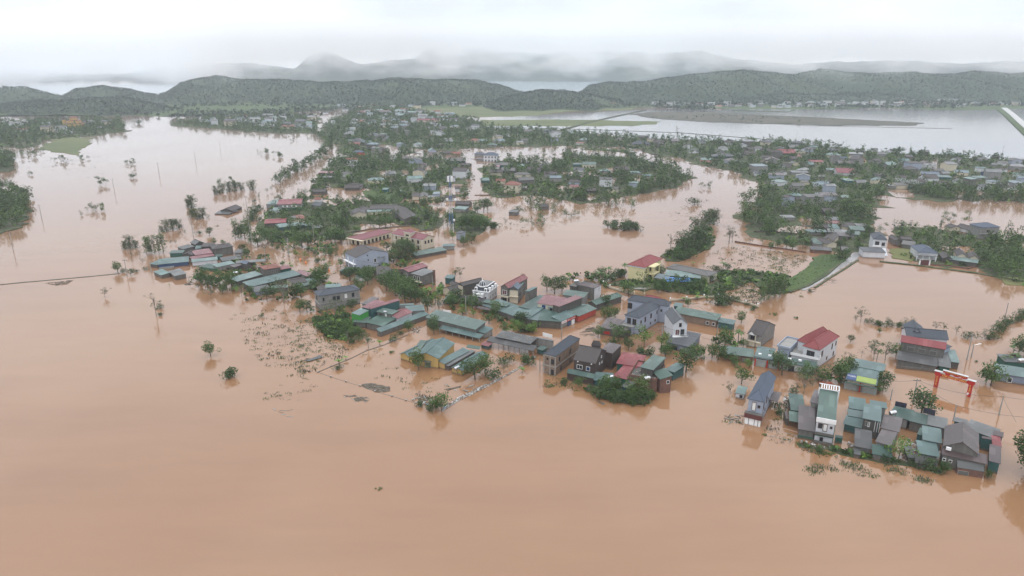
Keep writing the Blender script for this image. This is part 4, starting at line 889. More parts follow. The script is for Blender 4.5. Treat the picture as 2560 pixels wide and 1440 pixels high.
I2c = [(1130, 520), (1180, 525), (1240, 560), (1190, 590), (1130, 575)]
I3 = [(1205, 420), (1255, 402), (1400, 410), (1412, 377), (1480, 371), (1565, 376), (1600, 398), (1660, 412), (1735, 445), (1690, 470), (1560, 492), (1450, 512), (1340, 490), (1240, 495), (1195, 470)]
I5 = [(2235, 565), (2340, 570), (2480, 600), (2570, 590), (2570, 722), (2480, 690), (2440, 665), (2370, 668), (2300, 655), (2250, 640)]
I6 = [(-20, 310), (150, 302), (300, 300), (316, 328), (240, 340), (130, 350), (60, 372), (-20, 368)]
I7 = [(425, 306), (560, 292), (700, 286), (800, 296), (790, 334), (720, 335), (600, 328), (430, 314)]
I8 = [(-20, 475), (40, 480), (76, 500), (66, 545), (30, 575), (-20, 588)]
I9 = [(-20, 385), (30, 395), (42, 425), (-20, 432)]
NS = [(-40, 292), (60, 284), (420, 292), (440, 284), (700, 283), (900, 270), (1180, 272), (1620, 268), (1800, 272), (1980, 274), (2200, 270), (2420, 276), (2600, 272), (2760, 240), (2600, 238), (2000, 244), (1500, 248), (1200, 252), (700, 256), (400, 262), (-60, 262)]
land('village_ground', 'F', I1, .14, SOIL, 3.6, 6, 2); land('village_ground', 'F', I2a, .13, SOIL, 1.6, 5, 3); land('village_ground', 'F', I2b, .12, SOIL, 1.4, 5, 4)
land('village_ground', 'F', I2c, .12, SOIL, .8, 4, 5); land('village_ground', 'F', I3, .13, SOIL, 1.6, 5, 6); land('village_ground', 'F', I5, .15, SOIL, 1.0, 5, 7)
land('village_ground', 'F', I6, .14, SOIL, 2.5, 8, 8); land('village_ground', 'F', I7, .14, SOIL, 2.5, 8, 9); land('river_bank', 'F', I8, .5, SOIL, 1.5, 4, 10); land('river_bank', 'F', I9, .5, SOIL, 1.5, 4, 11)
land('plain', 'F', NS, .10, GRASSG, 4, 20, 12)
# fields
for i, (pts, z, mt) in enumerate([
    ([(105, 372), (125, 350), (180, 344), (236, 345), (214, 362), (205, 372), (196, 388), (150, 380)], .25, RICE),
    ([(985, 284), (1000, 272), (1300, 266), (1480, 268), (1600, 270), (1560, 276), (1420, 279), (1330, 290), (1190, 293), (1060, 290)], .22, RICE),
    ([(1195, 312), (1205, 300), (1420, 299), (1640, 304), (1650, 309), (1580, 315), (1330, 315), (1195, 316)], .2, RICE),
    ([(1580, 286), (1620, 281), (1760, 281), (1880, 287), (2010, 292), (2160, 300), (2315, 308), (2270, 314), (2100, 314), (1900, 309), (1760, 305), (1640, 297)], .5, SCRUB),
    ([(1525, 600), (1560, 598)][:0] or [(2120, 505), (2140, 500), (2170, 520), (2150, 530)], .3, GRASSG)]):
    land('field', 'F', pts, z, mt, 2.0, 8, 20 + i)
land('lawn', 'Z9', [(1280, 712), (1400, 705), (1525, 725), (1470, 832), (1262, 795)], .22, OLIVE, .4, 3, 31)
land('lawn', 'Z9', [(-60, 560), (120, 562), (330, 575), (420, 600), (300, 620), (100, 625), (-40, 610)], .12, OLIVE, .8, 3, 32)
land('lawn', 'F', [(2490, 690), (2570, 700), (2570, 716), (2510, 712)], .2, OLIVE, .4, 3, 33)
land('lawn', 'Z6', [(330, 90), (520, 80), (760, 130), (900, 190), (820, 240), (560, 230), (380, 170)], .25, GRASSG, .6, 3, 34)
land('lawn', 'F', [(1700, 372), (1800, 368), (1900, 380), (1800, 388)], .3, GRASSG, 1, 6, 35)
land('lawn', 'F', [(2060, 390), (2190, 392), (2180, 410), (2080, 408)], .3, GRASSG, 1, 6, 36)
land('vegetable_plot', 'Z8', [(1712, 612), (1725, 520), (1880, 400), (2020, 290), (2180, 282), (2240, 318), (2080, 440), (1900, 545), (1760, 605)], .45, GRASSG, .5, 3, 37)
land('river_bank', 'Z8', [(60, 560), (220, 520), (480, 500), (620, 560), (1000, 540), (1120, 430), (1400, 440), (1720, 470), (1740, 560), (1690, 640), (1500, 640), (1380, 520), (1180, 620), (1080, 660), (800, 640), (560, 600), (330, 590), (180, 560)], .3, SOIL, .8, 3, 38)
land('river_bank', 'Z8', [(560, 300), (700, 200), (900, 60), (1000, 20), (1060, 130), (990, 230), (840, 300), (730, 345), (620, 340)], .4, SOIL, .6, 3, 39)
land('river_bank', 'Z3', [(150, 480), (300, 440), (480, 450), (560, 520), (640, 600), (480, 690), (330, 670), (230, 580)], .3, GRASSG, .4, 2, 40)
land('river_bank', 'Z2', [(640, 1180), (760, 1120), (1000, 1160), (1330, 1200), (1300, 1310), (1180, 1340), (900, 1300), (760, 1240)], .3, SOIL, .3, 2, 41)
land('river_bank', 'Z1', [(650, 780), (900, 800), (1200, 860), (1500, 920), (1700, 960), (1850, 1000), (1850, 1020), (1500, 940), (1150, 885), (900, 825), (680, 795)], .06, SOIL, .4, 2, 42)
# bare red earth of the work site and the quarry tracks on the plain
land('bare_earth', 'F', [(880, 262), (960, 258), (1010, 262), (980, 268), (900, 268)], .4, EARTH, 2, 12, 43)
land('bare_earth', 'F', [(40, 263), (100, 250), (150, 244), (190, 240), (110, 258), (70, 268)], 2.5, EARTH, 2, 12, 44)
# clear water of the reservoirs behind the hills
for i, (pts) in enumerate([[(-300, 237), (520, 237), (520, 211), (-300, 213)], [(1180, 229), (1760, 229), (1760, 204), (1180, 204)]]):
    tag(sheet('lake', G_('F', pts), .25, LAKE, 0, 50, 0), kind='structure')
# pale road out of the water, dyke roads, spillway, kerb of the flooded lane
WETROAD = plain('wet_concrete', (.27, .26, .26), .22, var=.1, scale=.15)
def ribbon(name, view, pts, wid, z, mat, th=.0, kind='structure'):
    p = [P(*V(view, q)) for q in pts]; L_, R_ = [], []
    for i, c in enumerate(p):
        d = (p[min(i + 1, len(p) - 1)] - p[max(i - 1, 0)]).normalized(); n = Vector((-d.y, d.x, 0)) * (wid / 2)
        L_.append((c + n)); R_.append((c - n))
    mb = MB(); vs = [(q.x, q.y, z) for q in L_] + [(q.x, q.y, z) for q in R_]; n = len(p)
    fs = [(i, i + 1, n + i + 1, n + i) for i in range(n - 1)]; mb.add(vs, fs, mat)
    if th:
        vs2 = vs + [(x, y, z - th) for x, y, _ in vs]; m2 = 2 * n
        mb.add(vs2, [(i, m2 + i, m2 + i + 1, i + 1) for i in range(n - 1)] + [(n + i, n + i + 1, m2 + n + i + 1, m2 + n + i) for i in range(n - 1)], mat)
    return tag(mb.build(name), kind=kind)
ribbon('road', 'Z8', [(2450, 130), (2400, 230), (2300, 320), (2120, 430), (1960, 530), (1830, 600)], 3.6, .08, WETROAD, 1)
ribbon('verge', 'Z8', [(2360, 330), (2240, 410), (2100, 495), (1965, 585)], .8, .22, SOIL, 1)
ribbon('verge', 'Z8', [(2250, 300), (2060, 465), (1900, 560), (1720, 625)], 2.0, .4, SOIL, 1)
ribbon('verge', 'Z9', [(1160, 832), (1480, 865), (1800, 905), (2100, 945), (2560, 1030)], 1.4, .35, SOIL, 1)
ribbon('dyke', 'F', [(1405, 325), (1470, 307), (1540, 291), (1612, 276)], 5, .8, SOIL, 1.5)
ribbon('road', 'F', [(2510, 272), (2530, 288), (2556, 312), (2590, 340)], 9, 2.0, plain('pale_road', (.42, .42, .41), .6), 2.5)
ribbon('verge', 'F', [(2498, 273), (2518, 289), (2544, 313), (2575, 341)], 10, 1.2, GRASSG, 2.5)
ribbon('dyke', 'F', [(1830, 276), (1970, 280), (1985, 276)], 4, .6, GRASSG, 1.5)
ribbon('dyke', 'F', [(1200, 317), (1500, 325), (1700, 332), (1960, 352)], 3, .3, SOIL, 1)
ribbon('spit', 'F', [(0, 712), (60, 706), (140, 699), (230, 691), (300, 684)], .9, .10, EARTH if False else SCRUB, 1)
ribbon('dyke', 'F', [(1865, 306), (1960, 311), (2000, 314), (2300, 320), (2380, 322)], 2.0, .3, SCRUB, 1)

# flooded yards and lanes inside the village: shallow water standing over the ground
PONDS = [('ZB', [(910, 695), (1000, 680), (1010, 720), (960, 760), (900, 745)]), ('ZB', [(1215, 655), (1350, 640), (1500, 612), (1510, 655), (1380, 680), (1230, 695)]), ('ZB', [(1465, 830), (1600, 805), (1770, 800), (1740, 850), (1690, 900), (1560, 905), (1470, 905)]),
 ('ZB', [(780, 775), (960, 742), (1065, 760), (1000, 792), (860, 790), (790, 805)]), ('ZB', [(770, 450), (960, 445), (1100, 470), (1090, 560), (1040, 610), (1010, 570), (990, 500), (950, 560), (930, 610), (935, 530), (880, 480)]), ('ZB', [(200, 960), (330, 940), (480, 950), (540, 1000), (420, 1010), (300, 985)]),
 ('ZB', [(560, 900), (640, 905), (720, 960), (680, 990), (600, 950)]), ('ZB', [(370, 815), (460, 812), (482, 862), (450, 870), (430, 835)]), ('ZB', [(1200, 480), (1360, 500), (1340, 540), (1220, 520)]), ('ZB', [(1120, 680), (1180, 690), (1160, 740), (1110, 730)]),
 ('ZC', [(380, 705), (520, 690), (700, 682), (960, 640), (1000, 660), (760, 730), (560, 745), (400, 722)]), ('ZC', [(400, 500), (560, 490), (800, 505), (960, 520), (980, 560), (700, 560), (520, 540)]), ('ZC', [(360, 825), (430, 832), (400, 880), (385, 960), (350, 930)]), ('ZC', [(600, 915), (700, 905), (745, 940), (620, 960)]), ('ZC', [(1010, 740), (1180, 720), (1280, 760), (1160, 800), (1040, 780)]), ('ZC', [(820, 760), (900, 750), (880, 800), (810, 800)]),
 ('ZD', [(1230, 925), (1340, 905), (1460, 915), (1480, 990), (1300, 985)]), ('ZD', [(1880, 930), (2000, 925), (1985, 985), (1890, 995)]), ('ZD', [(2100, 925), (2200, 920), (2190, 965), (2110, 970)]), ('ZD', [(1900, 760), (1990, 755), (1980, 790), (1905, 790)]), ('ZD', [(1670, 640), (1720, 610), (1725, 680), (1690, 735), (1665, 720)]), ('ZD', [(2380, 720), (2560, 735), (2560, 755), (2400, 750)]),
 ('Z9', [(385, 410), (530, 420), (535, 485), (400, 492)]), ('Z9', [(170, 492), (330, 485), (520, 505), (540, 545), (350, 560), (180, 545)]), ('Z9', [(1780, 692), (1900, 680), (2045, 690), (2040, 735), (1900, 745), (1800, 735)]), ('Z9', [(2330, 600), (2420, 640), (2400, 690), (2330, 680)])]
PGEO = []
for i, (v_, p_) in enumerate(PONDS):
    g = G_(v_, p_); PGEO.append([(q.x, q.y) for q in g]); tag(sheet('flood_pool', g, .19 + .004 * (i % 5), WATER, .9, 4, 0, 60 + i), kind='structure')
for pts, wd_ in (([(1165, 395), (1172, 415), (1190, 432), (1200, 452), (1190, 480), (1182, 502)], 7), ([(1180, 396), (1210, 399), (1240, 392)], 7), ([(2316, 405), (2335, 418), (2338, 436)], 5), ([(1090, 330), (1060, 345)], 3)):
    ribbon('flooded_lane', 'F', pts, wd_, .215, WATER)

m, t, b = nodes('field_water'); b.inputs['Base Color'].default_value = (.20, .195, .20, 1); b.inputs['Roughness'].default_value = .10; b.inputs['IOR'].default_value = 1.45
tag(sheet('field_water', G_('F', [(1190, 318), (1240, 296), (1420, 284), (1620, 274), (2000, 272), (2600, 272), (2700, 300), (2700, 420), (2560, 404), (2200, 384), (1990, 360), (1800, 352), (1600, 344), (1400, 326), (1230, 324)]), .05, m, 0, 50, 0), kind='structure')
House.panes = False
# ------------------------------------------------------------------ landmarks used to word the labels
LMARK = [((1128, 580), 'the lattice mast'), ((980, 600), 'the cream school'), ((1610, 690), 'the yellow villa'), ((1555, 572), 'the round bush island'),
 ((1215, 715), 'the domed villa'), ((915, 640), 'the pale blue gable'), ((560, 525), 'the half sunk house'), ((1280, 465), 'the cream orange-roofed house'),
 ((1730, 810), 'the white gabled house'), ((2035, 860), 'the red-roofed white villa'), ((2310, 870), 'the crimson and navy roofs'), ((1905, 1010), 'the grey-blue tube house'),
 ((2080, 1050), 'the pergola house'), ((2430, 1110), 'the big brown gable'), ((2200, 620), 'the navy-roofed white house'), ((2475, 590), 'the bare concrete house'),
 ((2030, 590), 'the pink strip roof'), ((1110, 880), 'the ochre market hall'), ((840, 740), 'the concrete blue-roofed house'), ((650, 680), 'the orange-roofed house'),
 ((430, 650), 'the long teal shed'), ((720, 500), 'the crimson-roofed house'), ((1220, 395), 'the big white blue-roofed block'), ((1080, 300), 'the far pink-roofed school'),
 ((1470, 415), 'the green-roofed cream hall'), ((870, 380), 'the red-walled house'), ((1600, 310), 'the long thin field'), ((2010, 300), 'the dark scrub island'),
 ((170, 365), 'the flooded rice field'), ((1410, 900), 'the brick tube house'), ((1640, 950), 'the brick terrace house'), ((2390, 960), 'the red welcome arch'), ((1840, 600), 'the tall bamboo belt'),
 ((1450, 420), 'the open pond'), ((2350, 540), 'the wide brown pond'), ((1500, 760), 'the pink-roofed shophouse')]
USED = {}
def near_words(px, py):
    best = min(LMARK, key=lambda l: math.hypot(l[0][0] - px, (l[0][1] - py) * 2.2)); dx, dy = px - best[0][0], (py - best[0][1]) * 2.2
    if abs(dx) > abs(dy): w_ = 'left of ' if dx < 0 else 'right of '
    else: w_ = 'beyond ' if dy < 0 else 'in front of '
    d = math.hypot(dx, dy); return ('close ' if d < 60 else '' if d < 130 else 'well ' if d < 240 else 'far ') + w_ + best[1]
COLW = {'teal': 'teal', 'lteal': 'pale teal', 'green': 'green', 'dgreen': 'dark green', 'red': 'crimson', 'pink': 'faded pink', 'brown': 'brown', 'grey': 'grey', 'lgrey': 'pale grey', 'dgrey': 'blackened', 'blue': 'blue', 'pblue': 'pale blue',
 'navy': 'navy', 'slate': 'slate', 'dtile': 'dark brown tiled', 'rtile': 'red tiled', 'otile': 'orange tiled', 'btile': 'blue tiled', 'gtile': 'grey tiled', 'pinktile': 'pink tiled', 'black': 'black'}
WALLW = {'white': 'white', 'cream': 'cream', 'yellow': 'yellow', 'ltblue': 'pale blue', 'grey': 'grey', 'mould': 'stained', 'dark': 'dark', 'brick': 'brick', 'pinkw': 'pink', 'red': 'red', 'bluegrey': 'blue-grey', 'teal': 'teal', 'blue': 'blue', 'ochre': 'ochre'}
def autolabel(rm, wall, roof, px, py):
    s = f"{WALLW.get(wall, 'grey')} house with {COLW[rm]} {'hipped' if roof == 'hip' else 'gabled' if 'gable' in roof else 'flat metal'} roof {near_words(px, py)}"
    n = USED.get(s, 0); USED[s] = n + 1
    if n: s = ['', 'second ', 'third ', 'fourth ', 'fifth ', 'sixth ', 'seventh '][min(n, 6)] + s
    if len(s.split()) > 16: s = s.replace('well ', '').replace('close ', '').replace('far ', '').replace(' tiled', '')
    return s, None
def mini(view, x, y, wpx, hpx, roof, rm, wall, ang=None, dep=None, wins=0, annex=None, label=None, group=None):
    px, py = V(view, (x, y)); sc = VIEWS[view][2]; c = P(px, py)
    zc = (c - Vector((0, 0, CAM_H))).dot(FWD); Wd = wpx / sc * zc / FPX; h = max(2.0, hpx / sc * zc / FPX / math.cos(PITCH))
    a = rnd.uniform(-22, 22) if ang is None else ang; D = (dep or rnd.uniform(.6, .9)) * Wd if Wd > 7 else Wd * rnd.uniform(.8, 1.3)
    lab = label or autolabel(rm, wall, roof, px, py)[0]
    H = House('house', lab, 'house', group or 'houses of the flooded village'); ar = R(a)
    o = Vector((c.x - math.cos(ar) * Wd / 2, c.y - math.sin(ar) * Wd / 2, 0)); rh = min(Wd, D) * rnd.uniform(.18, .28)
    if roof in ('shed',): rh = .5
    f = H.place(o, ar, Wd, D, 1, h, roof, rh, wall, rm)
    if wins:
        fl = 2 if h > 4.6 else 1
        for k in range(fl): H.row(f, 0, wins, .9 + 2.9 * k - (.4 if fl > 1 else 0), .9, 1.3, 'dark', .05, .95)
        for k in range(fl): H.row(f, 1, 2, .9 + 2.9 * k - (.4 if fl > 1 else 0), .8, 1.2, 'dark', .05, .95)
    if annex:
        aw = Wd * rnd.uniform(.4, .7); s_ = rnd.choice((-1, 1)); u = Vector((math.cos(ar), math.sin(ar), 0))
        oo = o + u * (Wd if s_ > 0 else -aw) ; H.place(oo, ar, aw, D * .8, 1, max(1.7, h * .6), 'shed', .5, 'grey', annex)
    return H
# --- left cluster by the river (enlarged view Z5)
def many(label, cat, name, view, rows, group=None):
    H = House(name, label, cat, group)
    for r_ in rows: H.block(view, *r_)
    return H
many('long teal-roofed blue-walled shed at the river end of the left cluster', 'shed', 'shed', 'Z5', [((455, 808), (768, 778), (745, 725), 1.8, 'shed', .4, 'blue', 'teal'), ((368, 800), (455, 812), (475, 765), 1.5, 'shed', .4, 'dark', 'teal'), ((470, 850), (620, 835), (620, 820), .8, 'shed', .1, 'cream', 'grey')])
many('pair of low flooded sheds, one teal and one grey roofed, standing alone in the water', 'shed', 'shed', 'Z5', [((408, 878), (490, 915), (585, 888), 1.5, 'shed', .3, 'mould', 'lteal'), ((560, 872), (625, 925), (745, 895), 1.7, 'shed', .3, 'mould', 'grey')])
many('white-fronted low shop with a pale teal roof edge in the left cluster', 'shop', 'shop', 'Z5', [((795, 785), (1058, 758), (1050, 728), 2.0, 'shed', .4, 'white', 'lteal')])
many('faded pink double roofs in the middle of the left cluster', 'house', 'house', 'Z5', [((830, 715), (1010, 690), (965, 645), 2.6, 'shed', .4, 'grey', 'pink'), ((800, 755), (1030, 715), (1010, 690), 2.0, 'shed', .4, 'grey', 'pink'), ((690, 710), (810, 715), (790, 668), 2.2, 'gable_y', .8, 'dark', 'dtile')])
many('old two-storey house with a dark brown tiled hipped roof in the left cluster', 'house', 'house', 'Z5', [((1012, 655), (1215, 628), (1180, 588), 3.6, 'hip', .8, 'mould', 'dtile'), ((1215, 690), (1300, 690), (1290, 650), 1.8, 'shed', .5, 'grey', 'gtile')])
many('dark grey tiled roofs at the back of the left cluster', 'house', 'house', 'Z5', [((710, 655), (830, 625), (820, 590), 2.2, 'shed', .5, 'mould', 'dgrey'), ((830, 610), (935, 592), (905, 565), 2.8, 'gable_y', 1.2, 'dark', 'dgrey'), ((885, 630), (1010, 625), (1000, 588), 2.8, 'shed', .5, 'dark', 'dtile'), ((830, 650), (895, 645), (885, 615), 2.3, 'shed', .2, 'teal', 'teal')])
many('small dark green roofed box at the river side of the left cluster', 'shed', 'shed', 'Z5', [((568, 697), (705, 692), (700, 662), 2.0, 'shed', .3, 'dgreen', 'dgreen')])
many('blackened lean-to roofs sagging in front of the dark tiled house', 'shed', 'shed', 'Z5', [((1100, 775), (1300, 748), (1295, 708), 1.3, 'shed', .5, 'dark', 'dgrey'), ((1040, 730), (1110, 722), (1110, 700), 1.8, 'shed', .2, 'teal', 'dgreen')])
many('dark green fenced yard house with pale teal and grey strip roofs', 'house', 'house', 'Z5', [((860, 830), (1045, 852), (1048, 806), 1.4, 'flat', .1, 'dgreen', 'dgreen'), ((1050, 835), (1235, 795), (1228, 758), 2.0, 'shed', .4, 'grey', 'lteal'), ((1235, 795), (1530, 775), (1600, 745), 2.4, 'shed', .3, None, 'grey'), ((1220, 835), (1340, 800), (1340, 770), 2.0, 'shed', .3, 'dark', 'brown'), ((1340, 806), (1400, 792), (1410, 757), 2.8, 'gable_y', .7, 'dark', 'blue')])
H = many('house with an orange-red tiled roof above broad teal roofs in the left cluster', 'house', 'house', 'Z5', [((1518, 860), (1692, 832), (1685, 788), 4.4, 'hip', .5, 'mould', 'otile'), ((1690, 860), (1800, 838), (1782, 808), 3.4, 'shed', .4, 'dgreen', 'red'), ((1250, 978), (1510, 905), (1505, 850), 2.3, 'shed', .5, 'dark', 'lteal'), ((1385, 1032), (1900, 905), (1865, 848), 2.0, 'shed', .6, 'dark', 'teal')])
H.row(H.blocks[0], 0, 3, 2.6, .8, 1.0, 'open'); tank('tank on the dark yard left of the orange-red roof', 'Z5', (1235, 890), 1.6, .3)
many('brown tiled roof with pink and teal lean-tos at the street end of the left cluster', 'house', 'house', 'Z5', [((1830, 880), (1950, 925), (1970, 885), 2.2, 'shed', .3, 'grey', 'pink'), ((1800, 1005), (1955, 978), (1935, 925), 2.4, 'gable_x', .7, 'cream', 'dtile'), ((1880, 1030), (1995, 1005), (1985, 975), 1.8, 'shed', .4, 'mould', 'green'), ((1955, 985), (2050, 970), (2045, 935), 2.0, 'shed', .3, 'teal', 'teal')])
many('dark lean-to sheds under the trees below the broad teal roofs', 'shed', 'shed', 'Z5', [((1430, 1085), (1600, 1055), (1590, 1000), 1.6, 'shed', .4, 'bluegrey', 'dgrey'), ((1590, 1050), (1760, 1035), (1760, 1005), 1.8, 'shed', .3, 'dark', 'green')])
many('low brown and teal roofs behind the bare concrete blue-roofed house', 'house', 'house', 'Z5', [((2070, 1075), (2180, 1060), (2150, 1020), 2.4, 'gable_y', .6, 'cream', 'dtile'), ((2130, 1040), (2290, 1030), (2260, 998), 2.8, 'shed', .3, 'grey', 'lteal')])
many('half sunk old tiled house alone in the river water', 'house', 'house', 'Z5', [((1020, 298), (1175, 302), (1190, 262), .5, 'shed', .6, 'dark', 'dgrey'), ((1080, 268), (1205, 272), (1235, 232), 1.3, 'gable_y', 1.5, 'dark', 'dtile'), ((1195, 285), (1268, 272), (1270, 238), .8, 'shed', .4, 'redbrick', 'dtile')])
H = many('long house with a crimson metal roof and grey upper walls beyond the left cluster', 'house', 'house', 'Z5', [((1650, 208), (1895, 198), (1885, 146), 4.0, 'gable_x', .9, 'grey', 'red'), ((1575, 268), (1665, 268), (1665, 235), 1.8, 'shed', .4, 'white', 'lteal'), ((1535, 205), (1650, 205), (1650, 155), 2.6, 'shed', .3, 'grey', 'lteal'), ((1660, 245), (1895, 240), (1890, 215), 1.8, 'shed', .5, 'dgreen', 'green')])
H.row(H.blocks[0], 0, 4, 2.4, .8, .9, 'white')
many('low crimson roof with a wavy pale teal roof beside it', 'house', 'house', 'Z5', [((1522, 398), (1742, 386), (1738, 342), 2.4, 'gable_x', .6, 'dark', 'red'), ((1660, 438), (1930, 410), (1935, 372), 2.0, 'shed', .4, 'teal', 'lteal'), ((1930, 420), (2003, 415), (2000, 390), 2.2, 'shed', .3, 'teal', 'teal'), ((2005, 445), (2105, 440), (2100, 410), 1.4, 'shed', .3, 'dark', 'dgrey'), ((1755, 350), (1870, 345), (1870, 320), 2.4, 'shed', .5, 'cream', 'gtile'), ((1855, 350), (1950, 340), (1945, 305), 2.6, 'hip', .6, 'cream', 'otile')])
for a_ in [(2055, 190, 75, 25, 'gable_x', 'otile', 'white'), (2035, 250, 110, 20, 'gable_x', 'slate', 'grey'), (2470, 300, 150, 28, 'gable_y', 'dtile', 'cream'), (2060, 110, 150, 14, 'gable_x', 'dtile', 'dark'), (2400, 60, 170, 24, 'hip', 'dtile', 'grey')]: mini('Z5', *a_)
# --- around the school (Z6)
many('brown roofed hall with a pale teal veranda roof behind the school trees', 'house', 'house', 'Z6', [((425, 325), (775, 318), (770, 262), 2.7, 'gable_x', .8, 'redbrick', 'dtile'), ((400, 362), (790, 348), (785, 322), 2.0, 'shed', .4, 'cream', 'lteal')])
many('long brown hall seen gable-on with pale strips on its roof', 'house', 'hall', 'Z6', [((872, 458), (1088, 440), (985, 292), 3.0, 'gable_y', 1.4, 'mould', 'dtile')])
many('white gable-fronted house with a brown roof left of the long brown hall', 'house', 'house', 'Z6', [((198, 402), (402, 388), (375, 340), 2.6, 'gable_y', 1.6, 'cream', 'dtile')])
many('brown and grey roofed houses with a white flat annex beyond the long brown hall', 'house', 'house', 'Z6', [((975, 160), (1075, 158), (1070, 112), 2.6, 'gable_x', .8, 'cream', 'dtile'), ((1078, 178), (1190, 175), (1185, 120), 2.4, 'gable_y', 1.0, 'cream', 'gtile'), ((1190, 178), (1340, 160), (1330, 135), 2.0, 'shed', .3, 'cream', 'lgrey'), ((1240, 130), (1330, 130), (1330, 100), 3.4, 'flat', 0, 'ltblue', 'pblue')])
many('small white equipment house under the lattice mast', 'house', 'hut', 'Z6', [((1535, 628), (1600, 640), (1612, 602), 3.4, 'shed', .2, 'ltblue', 'slate')])
for a_ in [(625, 120, 75, 45, 'shed', 'lteal', 'teal'), (1565, 110, 75, 45, 'gable_x', 'dtile', 'white'), (1590, 370, 160, 12, 'shed', 'lteal', 'grey'), (1620, 305, 200, 22, 'gable_x', 'dtile', 'dark'), (1480, 225, 130, 35, 'gable_x', 'dtile', 'cream'), (210, 90, 190, 26, 'gable_x', 'dtile', 'dark'), (2270, 410, 120, 12, 'shed', 'grey', 'mould')]: mini('Z6', *a_)
# --- right side (Z9)
H = many('white two-storey house with a navy hipped roof by the wet road', 'house', 'house', 'Z9', [((1098, 614), (1238, 624), (1298, 576), 6.0, 'hip', 1.6, 'white', 'navy'), ((1000, 735), (1225, 745), (1240, 700), 2.8, 'shed', .4, 'white', 'slate')])
f = H.blocks[0]; H.window(f, 0, .3, 3.2, 1.6, 1.9, 'dark'); H.window(f, 0, .78, 3.4, 1.2, 1.4, 'dark'); H.row(f, 1, 2, 3.4, .6, 1.2, 'dark'); H.boxes('balcony', f, [(0, f['L'] * .6, -1.0, .2, 2.9, 3.05), (0, f['L'] * .6, -1, -.9, 3.05, 3.7)], WHITE)
mb = MB(); TARP = plain('grey_tarp', (.50, .52, .55), .5); c = PV('Z9', (1110, 770)) - H.root.location
for (x0, x1) in ((-4.2, -.6), (-.4, 3.0), (3.2, 5.2)): mb.slab([(c.x + x0, c.y - 1, .2), (c.x + x1, c.y - 1.2, .1), (c.x + x1 + .3, c.y + 2, 2.7), (c.x + x0 + .5, c.y + 2, 2.8)], .05, TARP)
mb.build('tarpaulin', H.root)
H = many('low house with a big blue tiled hipped roof behind a white gateway', 'house', 'house', 'Z9', [((1540, 742), (1735, 752), (1782, 692), 3.4, 'hip', 1.8, 'white', 'btile'), ((1518, 768), (1718, 782), (1735, 748), 2.5, 'shed', .4, None, 'lgrey')]); H.pillars(H.blocks[1], 0, 4, -1, 2.6, .12, WHITE)
c = P(*V('Z9', (1590, 865))); g_ = thing('gate', 'white-pillared maroon gate in front of the blue tiled roof', 'gate', (c.x, c.y, 0)); mb = MB()
for x in (-2.2, 1.9): mb.box(x, x + .45, -.2, .2, -1, 2.3, WHITE)
mb.box(-2.4, 2.5, -.3, .3, 2.3, 2.6, CONC); mb.build('gate_frame', g_); mb = MB(); mb.box(-1.7, 1.85, -.05, .05, -1, 2.1, MAROON); mb.build('gate_leaf', g_)
many('brown gabled roofs with a pale green awning left of the dense wood', 'house', 'house', 'Z9', [((1828, 808), (2112, 848), (2125, 812), 1.9, 'shed', .4, 'dark', 'lteal'), ((1905, 775), (2012, 785), (2030, 735), 2.8, 'gable_y', 1.2, 'cream', 'dtile'), ((2025, 795), (2125, 805), (2140, 765), 2.7, 'gable_y', 1.1, 'cream', 'dtile'), ((1770, 800), (1870, 808), (1890, 760), 2.0, 'gable_y', .8, 'dark', 'dtile')])
H = many('bare concrete two-storey house with a dark blue hipped roof by the brown pond', 'house', 'house', 'Z9', [((2143, 502), (2335, 498), (2318, 460), 5.8, 'hip', 1.5, 'grey', 'btile')]); H.window(H.blocks[0], 0, .42, 3.6, 1.4, 1.0, 'dark'); H.window(H.blocks[0], 0, .62, .4, .5, 1.0, 'white')
H.boxes('ledge', H.blocks[0], [(0, H.blocks[0]['L'], -.3, .3, 2.7, 2.9)], CONC)
many('old tiled roofs under trees right of the navy-roofed white house', 'house', 'house', 'Z9', [((1368, 662), (1498, 678), (1516, 640), 2.0, 'shed', .6, 'mould', 'gtile'), ((1310, 630), (1370, 632), (1375, 590), 2.6, 'gable_y', .9, 'mould', 'dtile'), ((1375, 615), (1480, 620), (1480, 590), 2.4, 'gable_x', .7, 'mould', 'dtile')])
many('grey-blue walled house with a brown hipped metal roof deep in the trees', 'house', 'house', 'Z9', [((600, 190), (772, 196), (800, 165), 4.0, 'hip', .9, 'ltblue', 'brown'), ((530, 185), (600, 190), (610, 165), 3.0, 'shed', .3, 'grey', 'teal'), ((795, 212), (878, 216), (885, 188), 2.4, 'shed', .4, 'grey', 'green')])
many('grey gabled house with pale sheds on the bank of the brown pond', 'house', 'house', 'Z9', [((1325, 92), (1460, 95), (1465, 65), 2.6, 'gable_x', .8, 'cream', 'gtile'), ((1240, 95), (1325, 100), (1325, 80), 2.0, 'shed', .3, 'grey', 'lgrey'), ((1440, 108), (1490, 110), (1488, 90), 1.8, 'shed', .3, 'teal', 'dgreen')])
many('long strip of pink metal roof in the cluster by the road corner', 'house', 'house', 'Z9', [((635, 458), (830, 468), (832, 440), 2.5, 'shed', .3, 'cream', 'pink'), ((640, 425), (790, 432), (800, 400), 2.2, 'shed', .4, 'cream', 'grey'), ((790, 422), (842, 425), (840, 405), 2.0, 'shed', .3, 'cream', 'lteal')])
many('brown gable between the pink strip roof and the green roofs', 'house', 'house', 'Z9', [((800, 492), (930, 498), (925, 448), 2.4, 'gable_x', 1.0, 'cream', 'dtile'), ((680, 510), (780, 515), (785, 470), 2.0, 'shed', .4, 'grey', 'teal'), ((545, 500), (675, 505), (670, 470), 1.8, 'gable_x', .8, 'mould', 'dtile')])
